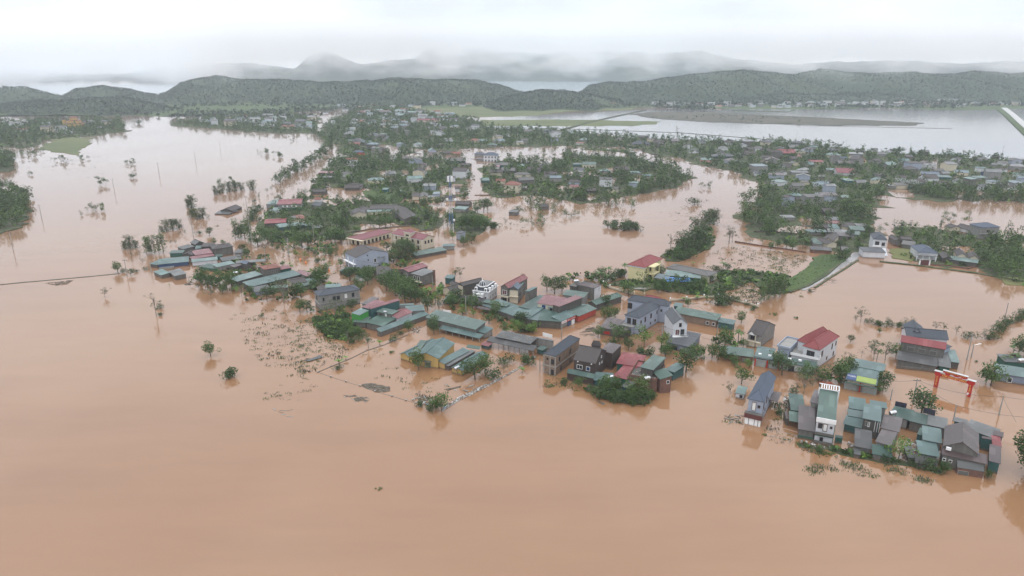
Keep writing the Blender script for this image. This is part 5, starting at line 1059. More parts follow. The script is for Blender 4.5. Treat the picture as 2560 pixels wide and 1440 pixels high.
many('green metal roofs at the right end of the road corner cluster', 'house', 'house', 'Z9', [((885, 525), (1030, 532), (1045, 492), 2.3, 'shed', .5, 'grey', 'green'), ((870, 568), (990, 575), (998, 540), 2.2, 'shed', .3, 'grey', 'green'), ((935, 485), (1050, 490), (1055, 465), 2.6, 'shed', .3, 'grey', 'grey')])
many('rusty brown-walled row with pale strip roofs in the road corner cluster', 'house', 'house', 'Z9', [((660, 545), (805, 555), (808, 520), 2.3, 'shed', .3, 'mould', 'grey'), ((800, 545), (882, 550), (885, 528), 2.4, 'shed', .2, 'mould', 'lgrey'), ((745, 580), (868, 590), (872, 552), 1.8, 'shed', .6, 'mould', 'brown'), ((480, 548), (665, 545), (665, 515), 1.8, 'shed', .3, 'grey', 'teal')])
many('tangle of brown gables and a green hipped roof above a red wall', 'house', 'house', 'Z9', [((600, 615), (715, 630), (720, 570), 2.6, 'gable_y', 1.0, 'cream', 'dtile'), ((655, 665), (755, 655), (740, 600), 2.3, 'gable_y', 1.1, 'cream', 'dtile'), ((525, 660), (612, 665), (640, 610), 2.2, 'hip', .7, 'grey', 'green'), ((490, 715), (700, 728), (715, 695), 1.5, 'shed', .6, 'redbrick', 'dgrey'), ((790, 720), (862, 725), (868, 690), 1.8, 'gable_x', .9, 'dark', 'gtile')])
for a_ in [(620, 100, 110, 12, 'gable_x', 'pblue', 'white'), (450, 90, 70, 12, 'shed', 'gtile', 'cream'), (880, 75, 90, 12, 'shed', 'lteal', 'teal'), (990, 95, 110, 12, 'gable_x', 'grey', 'grey'), (2150, 45, 130, 10, 'shed', 'lteal', 'grey'), (1650, 22, 160, 14, 'gable_x', 'blue', 'cream'), (1790, 40, 120, 10, 'shed', 'teal', 'teal'), (1950, 80, 90, 24, 'gable_y', 'gtile', 'white'), (2290, 85, 110, 14, 'shed', 'pblue', 'white'), (1900, 545, 100, 20, 'gable_y', 'dtile', 'cream'), (2060, 560, 120, 26, 'gable_y', 'dtile', 'white'), (280, 440, 130, 8, 'shed', 'lgrey', 'grey'), (680, 390, 120, 16, 'gable_x', 'dtile', 'dark'), (345, 190, 60, 16, 'gable_x', 'gtile', 'ltblue')]: mini('Z9', *a_)
# --- middle distance (ZB, ZC, ZD)
for a_ in [(50, 190, 85, 16, 'hip', 'slate', 'white', 0, None, 3), (410, 168, 45, 14, 'hip', 'btile', 'white'), (598, 145, 62, 20, 'hip', 'slate', 'white'), (745, 165, 100, 9, 'gable_x', 'pink', 'cream'), (820, 148, 70, 7, 'gable_x', 'pink', 'grey'), (920, 142, 60, 14, 'hip', 'btile', 'white'),
  (485, 266, 36, 34, 'shed', 'lgrey', 'white', 5), (665, 320, 60, 20, 'gable_x', 'lgrey', 'white'), (625, 372, 100, 30, 'gable_y', 'grey', 'white', -10, None, 3), (840, 385, 120, 20, 'hip', 'slate', 'grey'), (940, 365, 70, 12, 'shed', 'teal', 'grey'), (1000, 235, 70, 12, 'gable_x', 'grey', 'grey'),
  (1560, 235, 110, 10, 'shed', 'pblue', 'grey', 12), (1445, 368, 95, 26, 'gable_y', 'gtile', 'white', -15), (1370, 310, 60, 10, 'gable_x', 'gtile', 'grey'), (695, 455, 125, 34, 'hip', 'slate', 'pinkw', -8, None, 4), (725, 555, 105, 36, 'hip', 'btile', 'red', 15), (660, 622, 100, 34, 'gable_x', 'otile', 'white', 8, None, 3),
  (645, 662, 75, 8, 'shed', 'lgrey', 'grey'), (410, 730, 130, 22, 'shed', 'pink', 'mould', -5), (430, 775, 90, 28, 'shed', 'grey', 'dark', 5), (1770, 432, 100, 24, 'hip', 'otile', 'cream', 0, None, 3), (1935, 468, 90, 16, 'hip', 'green', 'grey'), (2080, 382, 55, 22, 'gable_y', 'slate', 'white'), (2450, 356, 90, 22, 'hip', 'navy', 'white', 0, None, 3),
  (1610, 552, 85, 22, 'gable_x', 'otile', 'brick', 0), (1600, 618, 190, 20, 'hip', 'gtile', 'teal', 0, .5, 6), (1925, 604, 135, 58, 'hip', 'btile', 'white', -6, .7, 4), (1825, 560, 100, 26, 'hip', 'btile', 'grey'), (1830, 598, 80, 16, 'shed', 'brown', 'grey'), (2045, 660, 170, 24, 'hip', 'gtile', 'teal', 0), (1975, 735, 110, 30, 'gable_x', 'dtile', 'cream', -5), (2085, 710, 150, 24, 'gable_x', 'gtile', 'dark'), (1980, 672, 60, 20, 'shed', 'pink', 'white'),
  (2110, 892, 145, 74, 'hip', 'otile', 'cream', -18, .75, 2), (2010, 808, 90, 20, 'gable_x', 'otile', 'cream'), (1880, 800, 75, 20, 'gable_x', 'lteal', 'teal'), (2215, 870, 80, 20, 'shed', 'brown', 'dark'), (1400, 520, 70, 20, 'gable_y', 'lteal', 'ltblue'), (1155, 595, 70, 14, 'gable_x', 'gtile', 'grey'), (1530, 540, 90, 18, 'gable_x', 'dtile', 'mould'), (1690, 655, 90, 20, 'gable_x', 'dtile', 'dark'),
  (610, 745, 100, 16, 'gable_x', 'gtile', 'white'), (1020, 740, 90, 12, 'gable_x', 'grey', 'grey'), (2420, 1045, 90, 14, 'gable_x', 'dtile', 'mould', 10), (2200, 660, 60, 14, 'shed', 'lteal', 'dgreen'), (1120, 905, 50, 26, 'shed', 'lteal', 'teal')]: mini('ZB', *a_)
H = mini('ZB', 1355, 252, 205, 26, 'gable_x', 'pinktile', 'cream', 3, .3, 10, label='far long cream school with a pink-red roof')
for a_ in [(630, 668, 125, 36, 'gable_x', 'green', 'cream', -10, .7, 4), (525, 650, 80, 20, 'shed', 'dgreen', 'teal', 0), (785, 712, 95, 18, 'hip', 'lteal', 'grey'), (1065, 728, 90, 18, 'shed', 'teal', 'grey'), (940, 700, 130, 22, 'gable_x', 'dtile', 'mould'), (525, 862, 95, 10, 'shed', 'red', 'cream'), (665, 895, 110, 22, 'gable_x', 'dtile', 'dark'), (530, 740, 70, 14, 'gable_x', 'gtile', 'white'),
  (1115, 462, 160, 20, 'hip', 'navy', 'grey', 0, .6, 4), (1870, 575, 210, 20, 'hip', 'slate', 'teal', 0, .5, 5), (1835, 530, 90, 14, 'gable_y', 'dtile', 'grey'), (1710, 608, 110, 12, 'gable_x', 'lteal', 'pinkw'), (2440, 545, 150, 12, 'gable_x', 'red', 'dgreen', -4), (2110, 545, 100, 16, 'gable_x', 'dtile', 'grey'), (2190, 735, 90, 20, 'gable_x', 'slate', 'white'), (2410, 725, 60, 26, 'gable_y', 'dtile', 'white'), (2350, 735, 60, 20, 'gable_x', 'gtile', 'cream'), (2440, 660, 90, 20, 'gable_x', 'dtile', 'grey'),
  (260, 345, 80, 20, 'hip', 'slate', 'white'), (600, 420, 80, 16, 'hip', 'lteal', 'grey'), (510, 345, 60, 10, 'shed', 'lgrey', 'grey'), (1120, 400, 90, 20, 'gable_x', 'dtile', 'grey'), (710, 365, 110, 10, 'shed', 'lgrey', 'cream'), (80, 340, 80, 14, 'gable_x', 'gtile', 'grey'), (545, 450, 70, 10, 'shed', 'otile', 'white'), (330, 370, 70, 10, 'gable_x', 'teal', 'grey'), (900, 420, 90, 12, 'gable_x', 'gtile', 'cream'), (1280, 440, 100, 12, 'gable_x', 'dtile', 'grey'), (1430, 430, 90, 12, 'gable_x', 'brown', 'grey'), (1660, 440, 80, 14, 'gable_x', 'slate', 'white'), (2100, 510, 100, 14, 'gable_x', 'dtile', 'grey'), (2500, 600, 100, 16, 'gable_x', 'dtile', 'mould')]: mini('ZC', *a_)
for a_ in [(265, 578, 165, 14, 'gable_x', 'red', 'mould', -4), (395, 610, 50, 16, 'gable_y', 'red', 'cream'), (548, 665, 130, 22, 'gable_x', 'red', 'cream', -4, .6, 4), (800, 628, 80, 24, 'gable_x', 'btile', 'grey'), (835, 680, 150, 14, 'gable_x', 'brown', 'teal'), (830, 775, 170, 26, 'gable_x', 'pinktile', 'white', -8), (690, 745, 80, 14, 'shed', 'teal', 'grey'), (1400, 655, 85, 22, 'gable_x', 'teal', 'teal'),
  (1600, 578, 85, 32, 'gable_x', 'dgrey', 'dark', 0), (1900, 590, 150, 10, 'shed', 'lteal', 'grey'), (1880, 680, 125, 22, 'gable_x', 'dtile', 'mould', 0), (2235, 780, 105, 26, 'gable_x', 'gtile', 'blue', 5), (390, 770, 160, 12, 'shed', 'grey', 'grey'), (250, 700, 80, 18, 'gable_x', 'dtile', 'white'), (235, 770, 60, 22, 'gable_y', 'dtile', 'white'), (350, 680, 80, 18, 'gable_y', 'gtile', 'cream'), (500, 690, 80, 12, 'gable_x', 'teal', 'grey'), (970, 555, 80, 16, 'gable_x', 'gtile', 'grey'),
  (710, 545, 110, 14, 'hip', 'slate', 'grey'), (330, 520, 100, 10, 'gable_x', 'grey', 'grey'), (1310, 555, 90, 12, 'gable_x', 'dtile', 'white'), (2170, 640, 100, 14, 'gable_x', 'gtile', 'grey'), (2290, 615, 60, 14, 'gable_x', 'dtile', 'mould'), (2360, 680, 80, 20, 'gable_x', 'gtile', 'white'), (2540, 640, 80, 12, 'shed', 'lgrey', 'grey'), (1110, 545, 60, 14, 'gable_x', 'gtile', 'white'), (60, 560, 100, 12, 'gable_x', 'dtile', 'mould'), (70, 620, 110, 12, 'gable_x', 'dtile', 'grey'), (600, 810, 60, 10, 'shed', 'grey', 'grey'), (700, 865, 80, 14, 'gable_x', 'dtile', 'mould'), (580, 890, 110, 8, 'shed', 'pblue', 'white'), (1740, 750, 100, 16, 'gable_x', 'gtile', 'grey')]: mini('ZD', *a_)
H = mini('ZD', 995, 655, 75, 28, 'hip', 'otile', 'yellow', 0, .8, 2, label='small yellow communal house with a two-tiered red roof in the right village')
f = H.blocks[0]; H.place(Vector((H.root.location.x + 1.2, H.root.location.y + .8, 0)), f['ang'], f['L'] * .6, f['W'] * .6, 1, f['h'] + 1.4, 'hip', 1.2, 'yellow', 'otile', z0=f['h'])
# --- pagoda on the far left shore
c = P(*V('ZA', (540, 235))); H = House('pagoda', 'orange-walled temple with stacked roofs and a spire on the far left shore', 'temple')
for k, (w_, h0, h1) in enumerate(((20, 0, 5), (15, 5, 8.5), (9, 8.5, 12))): H.place(Vector((c.x - w_ / 2, c.y + k * 1.5, 0)), 0, w_, w_ * .6, 1, h1, 'hip', 2.0, WALL['ochre'], 'otile', z0=h0 if h0 else -1)
H.place(Vector((c.x - 14, c.y + 2, 0)), 0, 4, 4, 1, 10, 'hip', 5, WALL['ochre'], 'dtile')
# --- filler houses: far village, north shore, left bank
def inpoly(p, poly):
    x, y = p; c_ = False; n = len(poly)
    for i in range(n):
        (x1, y1), (x2, y2) = poly[i], poly[(i + 1) % n]
        if (y1 > y) != (y2 > y) and x < (x2 - x1) * (y - y1) / (y2 - y1) + x1: c_ = not c_
    return c_
HPOS = [(o.location.x, o.location.y) for o in COL.objects if o.get('category') in ('house', 'shed', 'shop', 'hall', 'villa', 'school')]
def fill(n, poly, mind, group, label, big=1.0):
    xs = [p[0] for p in poly]; ys = [p[1] for p in poly]; k = 0; tries = 0
    while k < n and tries < 6000:
        tries += 1; px, py = rnd.uniform(min(xs), max(xs)), rnd.uniform(min(ys), max(ys))
        if not inpoly((px, py), poly): continue
        c_ = P(px, py)
        if any((c_.x - a_) ** 2 + (c_.y - b_) ** 2 < mind ** 2 for a_, b_ in HPOS): continue
        HPOS.append((c_.x, c_.y)); k += 1
        roof = rnd.choice(('gable_x', 'gable_x', 'gable_y', 'hip', 'shed')); rm = rnd.choice(('dtile', 'dtile', 'dtile', 'gtile', 'gtile', 'gtile', 'slate', 'slate', 'brown', 'grey', 'grey', 'teal', 'lteal', 'lgrey', 'lgrey', 'pblue', 'otile' if k % 3 == 0 else 'dtile'))
        wl = rnd.choice(('white', 'cream', 'grey', 'grey', 'mould', 'white', 'ltblue')); Wd = rnd.uniform(6.5, 12) * big; D = Wd * rnd.uniform(.55, .9); h_ = rnd.choice((2.6, 2.8, 3.2, 3.2, 5.5))
        col = {'dtile': 'brown', 'otile': 'orange', 'pink': 'pink'}.get(rm, COLW[rm].split()[-1] if 'til' not in COLW[rm] else COLW[rm].split()[0])
        H = House('house', f"{WALLW.get(wl, 'grey')} {'two-storey ' if h_ > 5 else ''}house with {col} {'hipped' if roof == 'hip' else 'sloping' if roof == 'shed' else 'gabled'} roof {label}", 'house', group)
        H.place(Vector((c_.x - Wd / 2, c_.y, 0)), R(rnd.uniform(-35, 35)), Wd, D, 1, h_, roof, D * .22 if roof != 'shed' else .6, wl, rm)
fill(38, [(900, 300), (1100, 312), (1235, 325), (1600, 350), (1250, 366), (1050, 372), (900, 392), (860, 360), (850, 320)], 15, 'houses of the far central village', 'in the far central village')
fill(26, [(1620, 352), (1960, 360), (2190, 386), (2200, 420), (1900, 420), (1700, 392)], 14, 'houses of the village behind the river bend', 'in the village behind the river bend')
fill(34, [(2200, 392), (2560, 410), (2560, 490), (2200, 470)], 14, 'houses of the right-hand village', 'in the right-hand village')
fill(12, [(1260, 415), (1400, 425), (1560, 415), (1690, 455), (1560, 485), (1330, 480)], 15, 'houses of the wooded middle village', 'in the wooded middle village')
fill(10, [(880, 410), (1150, 410), (1150, 480), (1000, 490), (880, 460)], 14, 'houses in the grove left of the narrow lane', 'in the grove left of the narrow lane')
fill(10, [(1900, 430), (2150, 430), (2180, 520), (1960, 520), (1910, 480)], 13, 'houses in the wood behind the road corner', 'in the wood behind the road corner')

def far_houses(name, label, rows): # settlements too many and too small to tell apart
    mb = MB(); r_ = random.Random(17)
    for poly, n, mind in rows:
        xs = [p[0] for p in poly]; ys = [p[1] for p in poly]; k = 0; tries = 0; got = []
        while k < n and tries < 5000:
            tries += 1; px, py = r_.uniform(min(xs), max(xs)), r_.uniform(min(ys), max(ys))
            if not inpoly((px, py), poly): continue
            c_ = P(px, py)
            if any((c_.x - a_) ** 2 + (c_.y - b_) ** 2 < mind ** 2 for a_, b_ in got): continue
            got.append((c_.x, c_.y)); k += 1; HPOS.append((c_.x, c_.y)); w_, d_, h_ = r_.uniform(7, 16), r_.uniform(6, 9), r_.choice((2.8, 3, 3.2, 5.5, 6.5)); a_ = r_.uniform(-.5, .5)
            wl = WALL[r_.choice(('white', 'white', 'cream', 'grey', 'white'))]; rf = RF(r_.choice(('dtile', 'gtile', 'slate', 'lgrey', 'pblue', 'otile', 'grey', 'lteal'))); cs, sn = math.cos(a_), math.sin(a_)
            Q = lambda x, y, z: (c_.x + x * cs - y * sn, c_.y + x * sn + y * cs, z)
            v = [Q(0, 0, -1), Q(w_, 0, -1), Q(w_, d_, -1), Q(0, d_, -1), Q(0, 0, h_), Q(w_, 0, h_), Q(w_, d_, h_), Q(0, d_, h_), Q(0, d_ / 2, h_ + d_ * .22), Q(w_, d_ / 2, h_ + d_ * .22)]
            mb.add(v, [(0, 1, 5, 4), (1, 2, 6, 9, 5), (2, 3, 7, 6), (3, 0, 4, 8, 7)], wl)
            e_ = .5; mb.add([Q(-e_, -e_, h_), Q(w_ + e_, -e_, h_), Q(w_ + e_, d_ / 2, h_ + d_ * .24), Q(-e_, d_ / 2, h_ + d_ * .24), Q(-e_, d_ + e_, h_), Q(w_ + e_, d_ + e_, h_)], [(0, 1, 2, 3), (3, 2, 5, 4)], rf)
    return tag(mb.build(name), label, 'houses', kind='stuff')
far_houses('far_settlement', 'tiny pale houses strung along the foot of the distant hills', [([(1580, 262), (2000, 257), (2560, 255), (2560, 267), (2180, 269), (1980, 271), (1700, 268)], 90, 13), ([(830, 266), (1100, 262), (1560, 260), (1540, 266), (1100, 270), (850, 276)], 26, 18),
 ([(430, 308), (560, 294), (780, 292), (790, 326), (620, 322)], 30, 15), ([(0, 318), (150, 306), (290, 306), (280, 322), (60, 345)], 16, 16), ([(900, 278), (1100, 285), (1180, 298), (1000, 320), (860, 320)], 50, 12)])
# ------------------------------------------------------------------ tree prototypes (height 1, base at 0; each leaf mass is a small face)
def limbs(mb, r, h0, r0, pts, m):
    mb.bar((0, 0, -.12), (0, 0, h0), r0, m, r0 * .7, 6)
    for p in pts: mb.bar((0, 0, h0 * r.uniform(.6, 1)), p, r0 * .5, m, r0 * .16, 5)
def proto(kind, seed):
    r = np.random.default_rng(seed); rr = random.Random(seed); mb = MB(); leaf = 'deep'; nq, size = 620, .034; bark = BARK
    if kind == 'giant':
        bl = [(rr.gauss(0, .2), rr.gauss(0, .2), rr.uniform(.12, .85), rr.uniform(.12, .2), rr.uniform(.15, .24)) for _ in range(16)] + [(0, 0, .5, .4, .36)]; nq = 8000; size = .019
        limbs(mb, rr, .3, .028, [b_[:3] for b_ in bl[:6]], bark)
    elif kind == 'broad':
        bl = [(rr.gauss(0, .19), rr.gauss(0, .19), rr.uniform(.30, .82), rr.uniform(.12, .19), rr.uniform(.15, .26)) for _ in range(11)] + [(0, 0, .52, .30, .32)]; nq = 900
        limbs(mb, rr, .32, .028, [b_[:3] for b_ in bl[:6]], bark); leaf = rr.choice(('deep', 'mid'))
    elif kind == 'lime':
        bl = [(rr.gauss(0, .16), rr.gauss(0, .16), rr.uniform(.34, .85), .14, .19) for _ in range(10)]; nq = 560; limbs(mb, rr, .4, .02, [b_[:3] for b_ in bl[:6]], bark); leaf = 'lime'
    elif kind == 'bush':
        bl = [(rr.gauss(0, .3), rr.gauss(0, .3), rr.uniform(.2, .6), rr.uniform(.25, .4), rr.uniform(.25, .42)) for _ in range(7)]; nq = 520; size = .06; limbs(mb, rr, .3, .03, [b_[:3] for b_ in bl[:5]], bark); leaf = 'deep'
    elif kind == 'tall':
        bl = [(rr.gauss(0, .05 + .05 * k % .1), rr.gauss(0, .08), .16 + .78 * k / 10, rr.uniform(.08, .12), rr.uniform(.09, .16)) for k in range(11)]; nq = 560; size = .026; limbs(mb, rr, .85, .014, [b_[:3] for b_ in bl], BARK_PALE); leaf = 'mid'
    elif kind == 'feather':
        bl = [(rr.gauss(0, .22), rr.gauss(0, .22), rr.uniform(.35, .95), .06, rr.uniform(.09, .16)) for _ in range(15)]; nq = 420; size = .024; limbs(mb, rr, .4, .018, [b_[:3] for b_ in bl], BARK_PALE); leaf = 'grey'
    elif kind == 'bamboo':
        bl = [(rr.gauss(0, .14), rr.gauss(0, .14), rr.uniform(.05, .55), .17, .20) for _ in range(11)]; leaf = rr.choice(('mid', 'deep')); nq = 1300; size = .028
        for k in range(13):
            a = rr.uniform(0, 6.28); q = [(.04 * math.cos(a), .04 * math.sin(a), -.05)]; R_ = rr.uniform(.15, .48)
            for t_ in (.4, .75, 1.0): q.append((R_ * t_ ** 1.8 * math.cos(a), R_ * t_ ** 1.8 * math.sin(a), (.98 - .35 * R_) * math.sin(t_ * 1.45) * rr.uniform(.85, 1)))
            for p, q2 in zip(q, q[1:]): mb.bar(p, q2, .007, BARK_PALE, .004, 4)
            bl += [(*q[2], .11, .11), (*q[3], .07, .10), ((q[2][0] + q[1][0]) / 2, (q[2][1] + q[1][1]) / 2, (q[2][2] + q[1][2]) / 2, .09, .07)]
    elif kind == 'bare':
        bl = [(rr.gauss(0, .2), rr.gauss(0, .2), rr.uniform(.35, .98), .04, .07) for _ in range(16)]; nq = 130; size = .02; limbs(mb, rr, .7, .016, [b_[:3] for b_ in bl], BARK_PALE); leaf = 'grey'
    elif kind == 'tuft':
        bl = [(rr.gauss(0, .4), rr.gauss(0, .4), .2, .22, .3) for _ in range(5)]; nq = 160; size = .09; leaf = 'mid'; mb.bar((0, 0, -.2), (.1, 0, .3), .03, bark)
    if kind in ('palm', 'banana'):
        cm = MB(); hs = .72 if kind == 'palm' else .35; mb.bar((0, 0, -.15), (.03, 0, hs), .03 if kind == 'palm' else .045, BARK_PALE if kind == 'palm' else BARK, .022, 6)
        for k in range(13 if kind == 'palm' else 9):
            a = k * 2.4 + rr.uniform(-.2, .2); ln = rr.uniform(.36, .46) if kind == 'palm' else rr.uniform(.45, .6); up = rr.uniform(.1, .9); w_ = .055 if kind == 'palm' else .085
            if kind == 'banana': up = rr.uniform(.7, 1.4)
            prev = Vector((.03, 0, hs)); d = Vector((math.cos(a), math.sin(a), up)).normalized(); n_ = Vector((-math.sin(a), math.cos(a), 0)); ws = (.4, 1, .9, .15); k0 = len(cm.v); p = prev.copy()
            for i, ww in enumerate(ws):
                cm.v += [tuple(p + n_ * w_ * ww), tuple(p - n_ * w_ * ww)]; p = p + d * ln / 3; d = (d + Vector((0, 0, -.42))).normalized()
            for i in range(3): cm.f.append([k0 + 2 * i, k0 + 2 * i + 1, k0 + 2 * i + 3, k0 + 2 * i + 2]); cm.m.append(0)
        me = bpy.data.meshes.new('crown'); me.from_pydata(cm.v, [], cm.f); me.materials.append(LEAF['mid' if kind == 'palm' else 'lime']); me.update()
    else:
        v, f = quads(crown_points(bl, nq, r), size, r, .25, 1.3); v[:, 2] = np.maximum(v[:, 2], -.02); me = mesh_np('crown', v, f, LEAF[leaf])
    tm = bpy.data.meshes.new('trunk'); tm.from_pydata(mb.v, [], mb.f); [tm.materials.append(m_) for m_ in mb.mats]; tm.polygons.foreach_set('material_index', mb.m); tm.update()
    return me, tm
KINDS = ('broad', 'lime', 'bush', 'tall', 'feather', 'bamboo', 'bare', 'tuft', 'palm', 'banana', 'giant')
PROTO = {k: [proto(k, 100 + 7 * i + j) for j in range(4 if k in ('broad', 'bush', 'bamboo', 'tall') else 2)] for i, k in enumerate(KINDS)}
NAMES = {'giant': ('broadleaf_tree', 'large dark tree', 'tree'), 'broad': ('broadleaf_tree', 'round-crowned dark green tree', 'tree'), 'lime': ('small_tree', 'bright yellow-green small tree', 'tree'), 'bush': ('bush', 'low dark green bush', 'bush'), 'tall': ('slender_tree', 'tall thin tree with a narrow crown', 'tree'),
  'feather': ('feathery_tree', 'thin-leaved grey-green tree', 'tree'), 'bamboo': ('bamboo_clump', 'arching green bamboo clump', 'bamboo'), 'bare': ('bare_tree', 'nearly bare drowned tree', 'tree'), 'tuft': ('shrub', 'small shrub top', 'shrub'),
  'palm': ('palm_tree', 'small palm', 'palm tree'), 'banana': ('banana_plant', 'broad-leaved banana plant', 'banana plant')}
TPOS = []; NT = [0]; TUSED = {}
SIZEW = ['', 'tall ', 'small ', 'wide ', 'leaning ', 'ragged ']
def tree(px, py, h, kind, label=None, group=None, wide=1.0):
    c = P(px, py); nm, lw, cat = NAMES[kind]; NT[0] += 1; me, tm = PROTO[kind][NT[0] % len(PROTO[kind])]
    if label is None:
        base = f"{lw} {near_words(px, py)}"; k = TUSED.get(base, 0); TUSED[base] = k + 1; label = base
        group = group or f"{lw}s {near_words(px, py)}"[:90]
        if k: label = base
    o = thing(nm, label, cat, (c.x, c.y, 0), group or 'trees standing in the flood')
    s_ = h * rnd.uniform(.86, .96); o.scale = (s_ * wide, s_ * wide, s_); o.rotation_euler = (rnd.uniform(-.05, .05), rnd.uniform(-.05, .05), rnd.uniform(0, 6.28))
    link('crown', me, o); link('trunk', tm, o); TPOS.append((c.x, c.y)); return o
B, L_, U, T_, F_, M_, E_, Q_, W_, N_ = 'broad', 'lime', 'bush', 'tall', 'feather', 'bamboo', 'bare', 'tuft', 'palm', 'banana'
def trees(view, rows):
    for r_ in rows: px, py = V(view, r_[:2]); tree(px, py, *r_[2:])
UNI = [('F', 527, 890, 5.6, B, 'lone round tree in open water above the dark bush'), ('F', 570, 941, 4.0, U, 'lone dense dark bush alone in the open foreground water'), ('F', 262, 743, 4.6, F_, 'solitary sparse tree in open water on the far left'),
 ('F', 391, 790, 9.5, E_, 'tall ragged half-bare tree standing in water left of the clusters'), ('F', 395, 772, 2.0, U, 'upper dark raft of leaves at the foot of the ragged tree'), ('F', 402, 788, 1.6, U, 'lower dark raft of leaves below the ragged tree'),
 ('F', 948, 1222, .9, Q_, 'tiny twig top alone in the wide empty foreground water'), ('Z1', 180, 268, 6.2, B, 'round dark tree standing beside the sunken kiosk'), ('Z1', 85, 350, 3.6, F_, 'leafy pale shrub leaning on the sunken kiosk'),
 ('Z1', 1690, 540, 8.0, B, 'wide spreading tree over the black billboards behind the shop row', 1.2), ('Z1', 1500, 905, 7.0, L_, 'bright green bamboo-like tree beside the brown-pink roof'), ('F', 2594, 1200, 14, 'giant', 'large dark tree cut by the right picture edge'),
 ('Z3', 1225, 985, 8.0, B, 'tree standing in front of the ochre market hall', .8), ('Z3', 1790, 1070, 7.5, B, 'olive leaning tree at the right corner of the ochre halls', 1.2), ('Z3', 1890, 1000, 6.5, B, 'bright round tree at the right end of the ochre halls'), ('Z3', 1455, 1390, 6.0, B, 'tree at the drowned corner of the compound wall'),
 ('Z2', 1245, 752, 7.5, L_, 'slender yellow-green tree alone between the two white houses'), ('Z2', 1660, 1000, 8.5, B, 'spreading olive tree right of the teal corner shed', 1.1), ('Z2', 2212, 505, 4.6, B, 'small round tree right of the long green sheds'),
 ('F', 1735, 512, 5.4, U, 'single round bush island in the brown river bend'), ('F', 1822, 606, 8.5, F_, 'lacy tree at the tip of the tall bamboo belt'), ('F', 1692, 339, 13, E_, 'single bare palm-like tree standing in the far lake'), ('F', 345, 310, 9, U, 'bush standing alone in the upper left lake')]
for u_ in UNI: px, py = V(u_[0], u_[1:3]); tree(px, py, u_[3], u_[4], u_[5], None, u_[6] if len(u_) > 6 else 1.0)
trees('Z3', [(1980, 1075, 4, U), (2080, 905, 3.6, U), (2080, 1005, 4.4, F_), (2295, 890, 3.2, U), (2315, 925, 3, U), (2262, 1010, 3, N_), (1220, 1350, 2, U), (1330, 1390, 2, U), (1400, 1370, 3, U), (725, 762, 6.5, F_), (435, 935, 3.6, N_), (425, 975, 2, U), (500, 880, 2.2, N_), (840, 735, 2.8, N_), (955, 810, 1.6, Q_), (1130, 595, 4.4, B), (1045, 632, 2, U), (950, 692, 2.6, U), (1380, 625, 6, B), (1385, 560, 5, B),
 (200, 490, 2.5, U), (270, 500, 3, U), (330, 540, 3, U), (400, 480, 3, U), (450, 560, 3.5, U), (290, 600, 3, U), (350, 640, 3, U), (420, 660, 3, U), (480, 640, 3, U), (260, 560, 3, U), (460, 480, 4, U), (510, 620, 6, B), (580, 650, 4.5, B), (640, 640, 4, B), (520, 690, 4, F_), (575, 710, 3, U), (660, 660, 3, U), (40, 400, 6, B), (110, 400, 5, B), (50, 250, 7, B), (390, 440, 7, F_), (380, 360, 6, F_), (560, 390, 5.5, B), (180, 180, 5, B), (220, 120, 8, B),
 (905, 190, 9, B), (960, 140, 8, B), (1000, 240, 10, B), (1060, 200, 9, B), (1090, 300, 10, B), (1150, 325, 8.5, B), (1195, 300, 7, B), (1140, 210, 8, B), (720, 130, 8, B), (540, 90, 7, B), (600, 150, 5, B), (650, 190, 5, B), (1280, 300, 5.5, B), (1315, 385, 6, B), (1430, 390, 7, F_), (1390, 330, 6, L_), (1560, 355, 6.5, B), (1600, 300, 6, B), (1700, 330, 5, U), (1765, 375, 7, B), (1665, 435, 5.5, L_), (2000, 470, 7.5, T_), (2000, 440, 6, B), (1930, 520, 4.6, B), (1775, 450, 3.2, L_), (2245, 520, 5.5, B), (2080, 600, 4, B), (2150, 600, 4.5, L_), (2220, 610, 4.5, L_), (2370, 610, 4.2, L_), (1590, 80, 6, F_), (1640, 60, 5, F_), (280, 60, 7, B)])
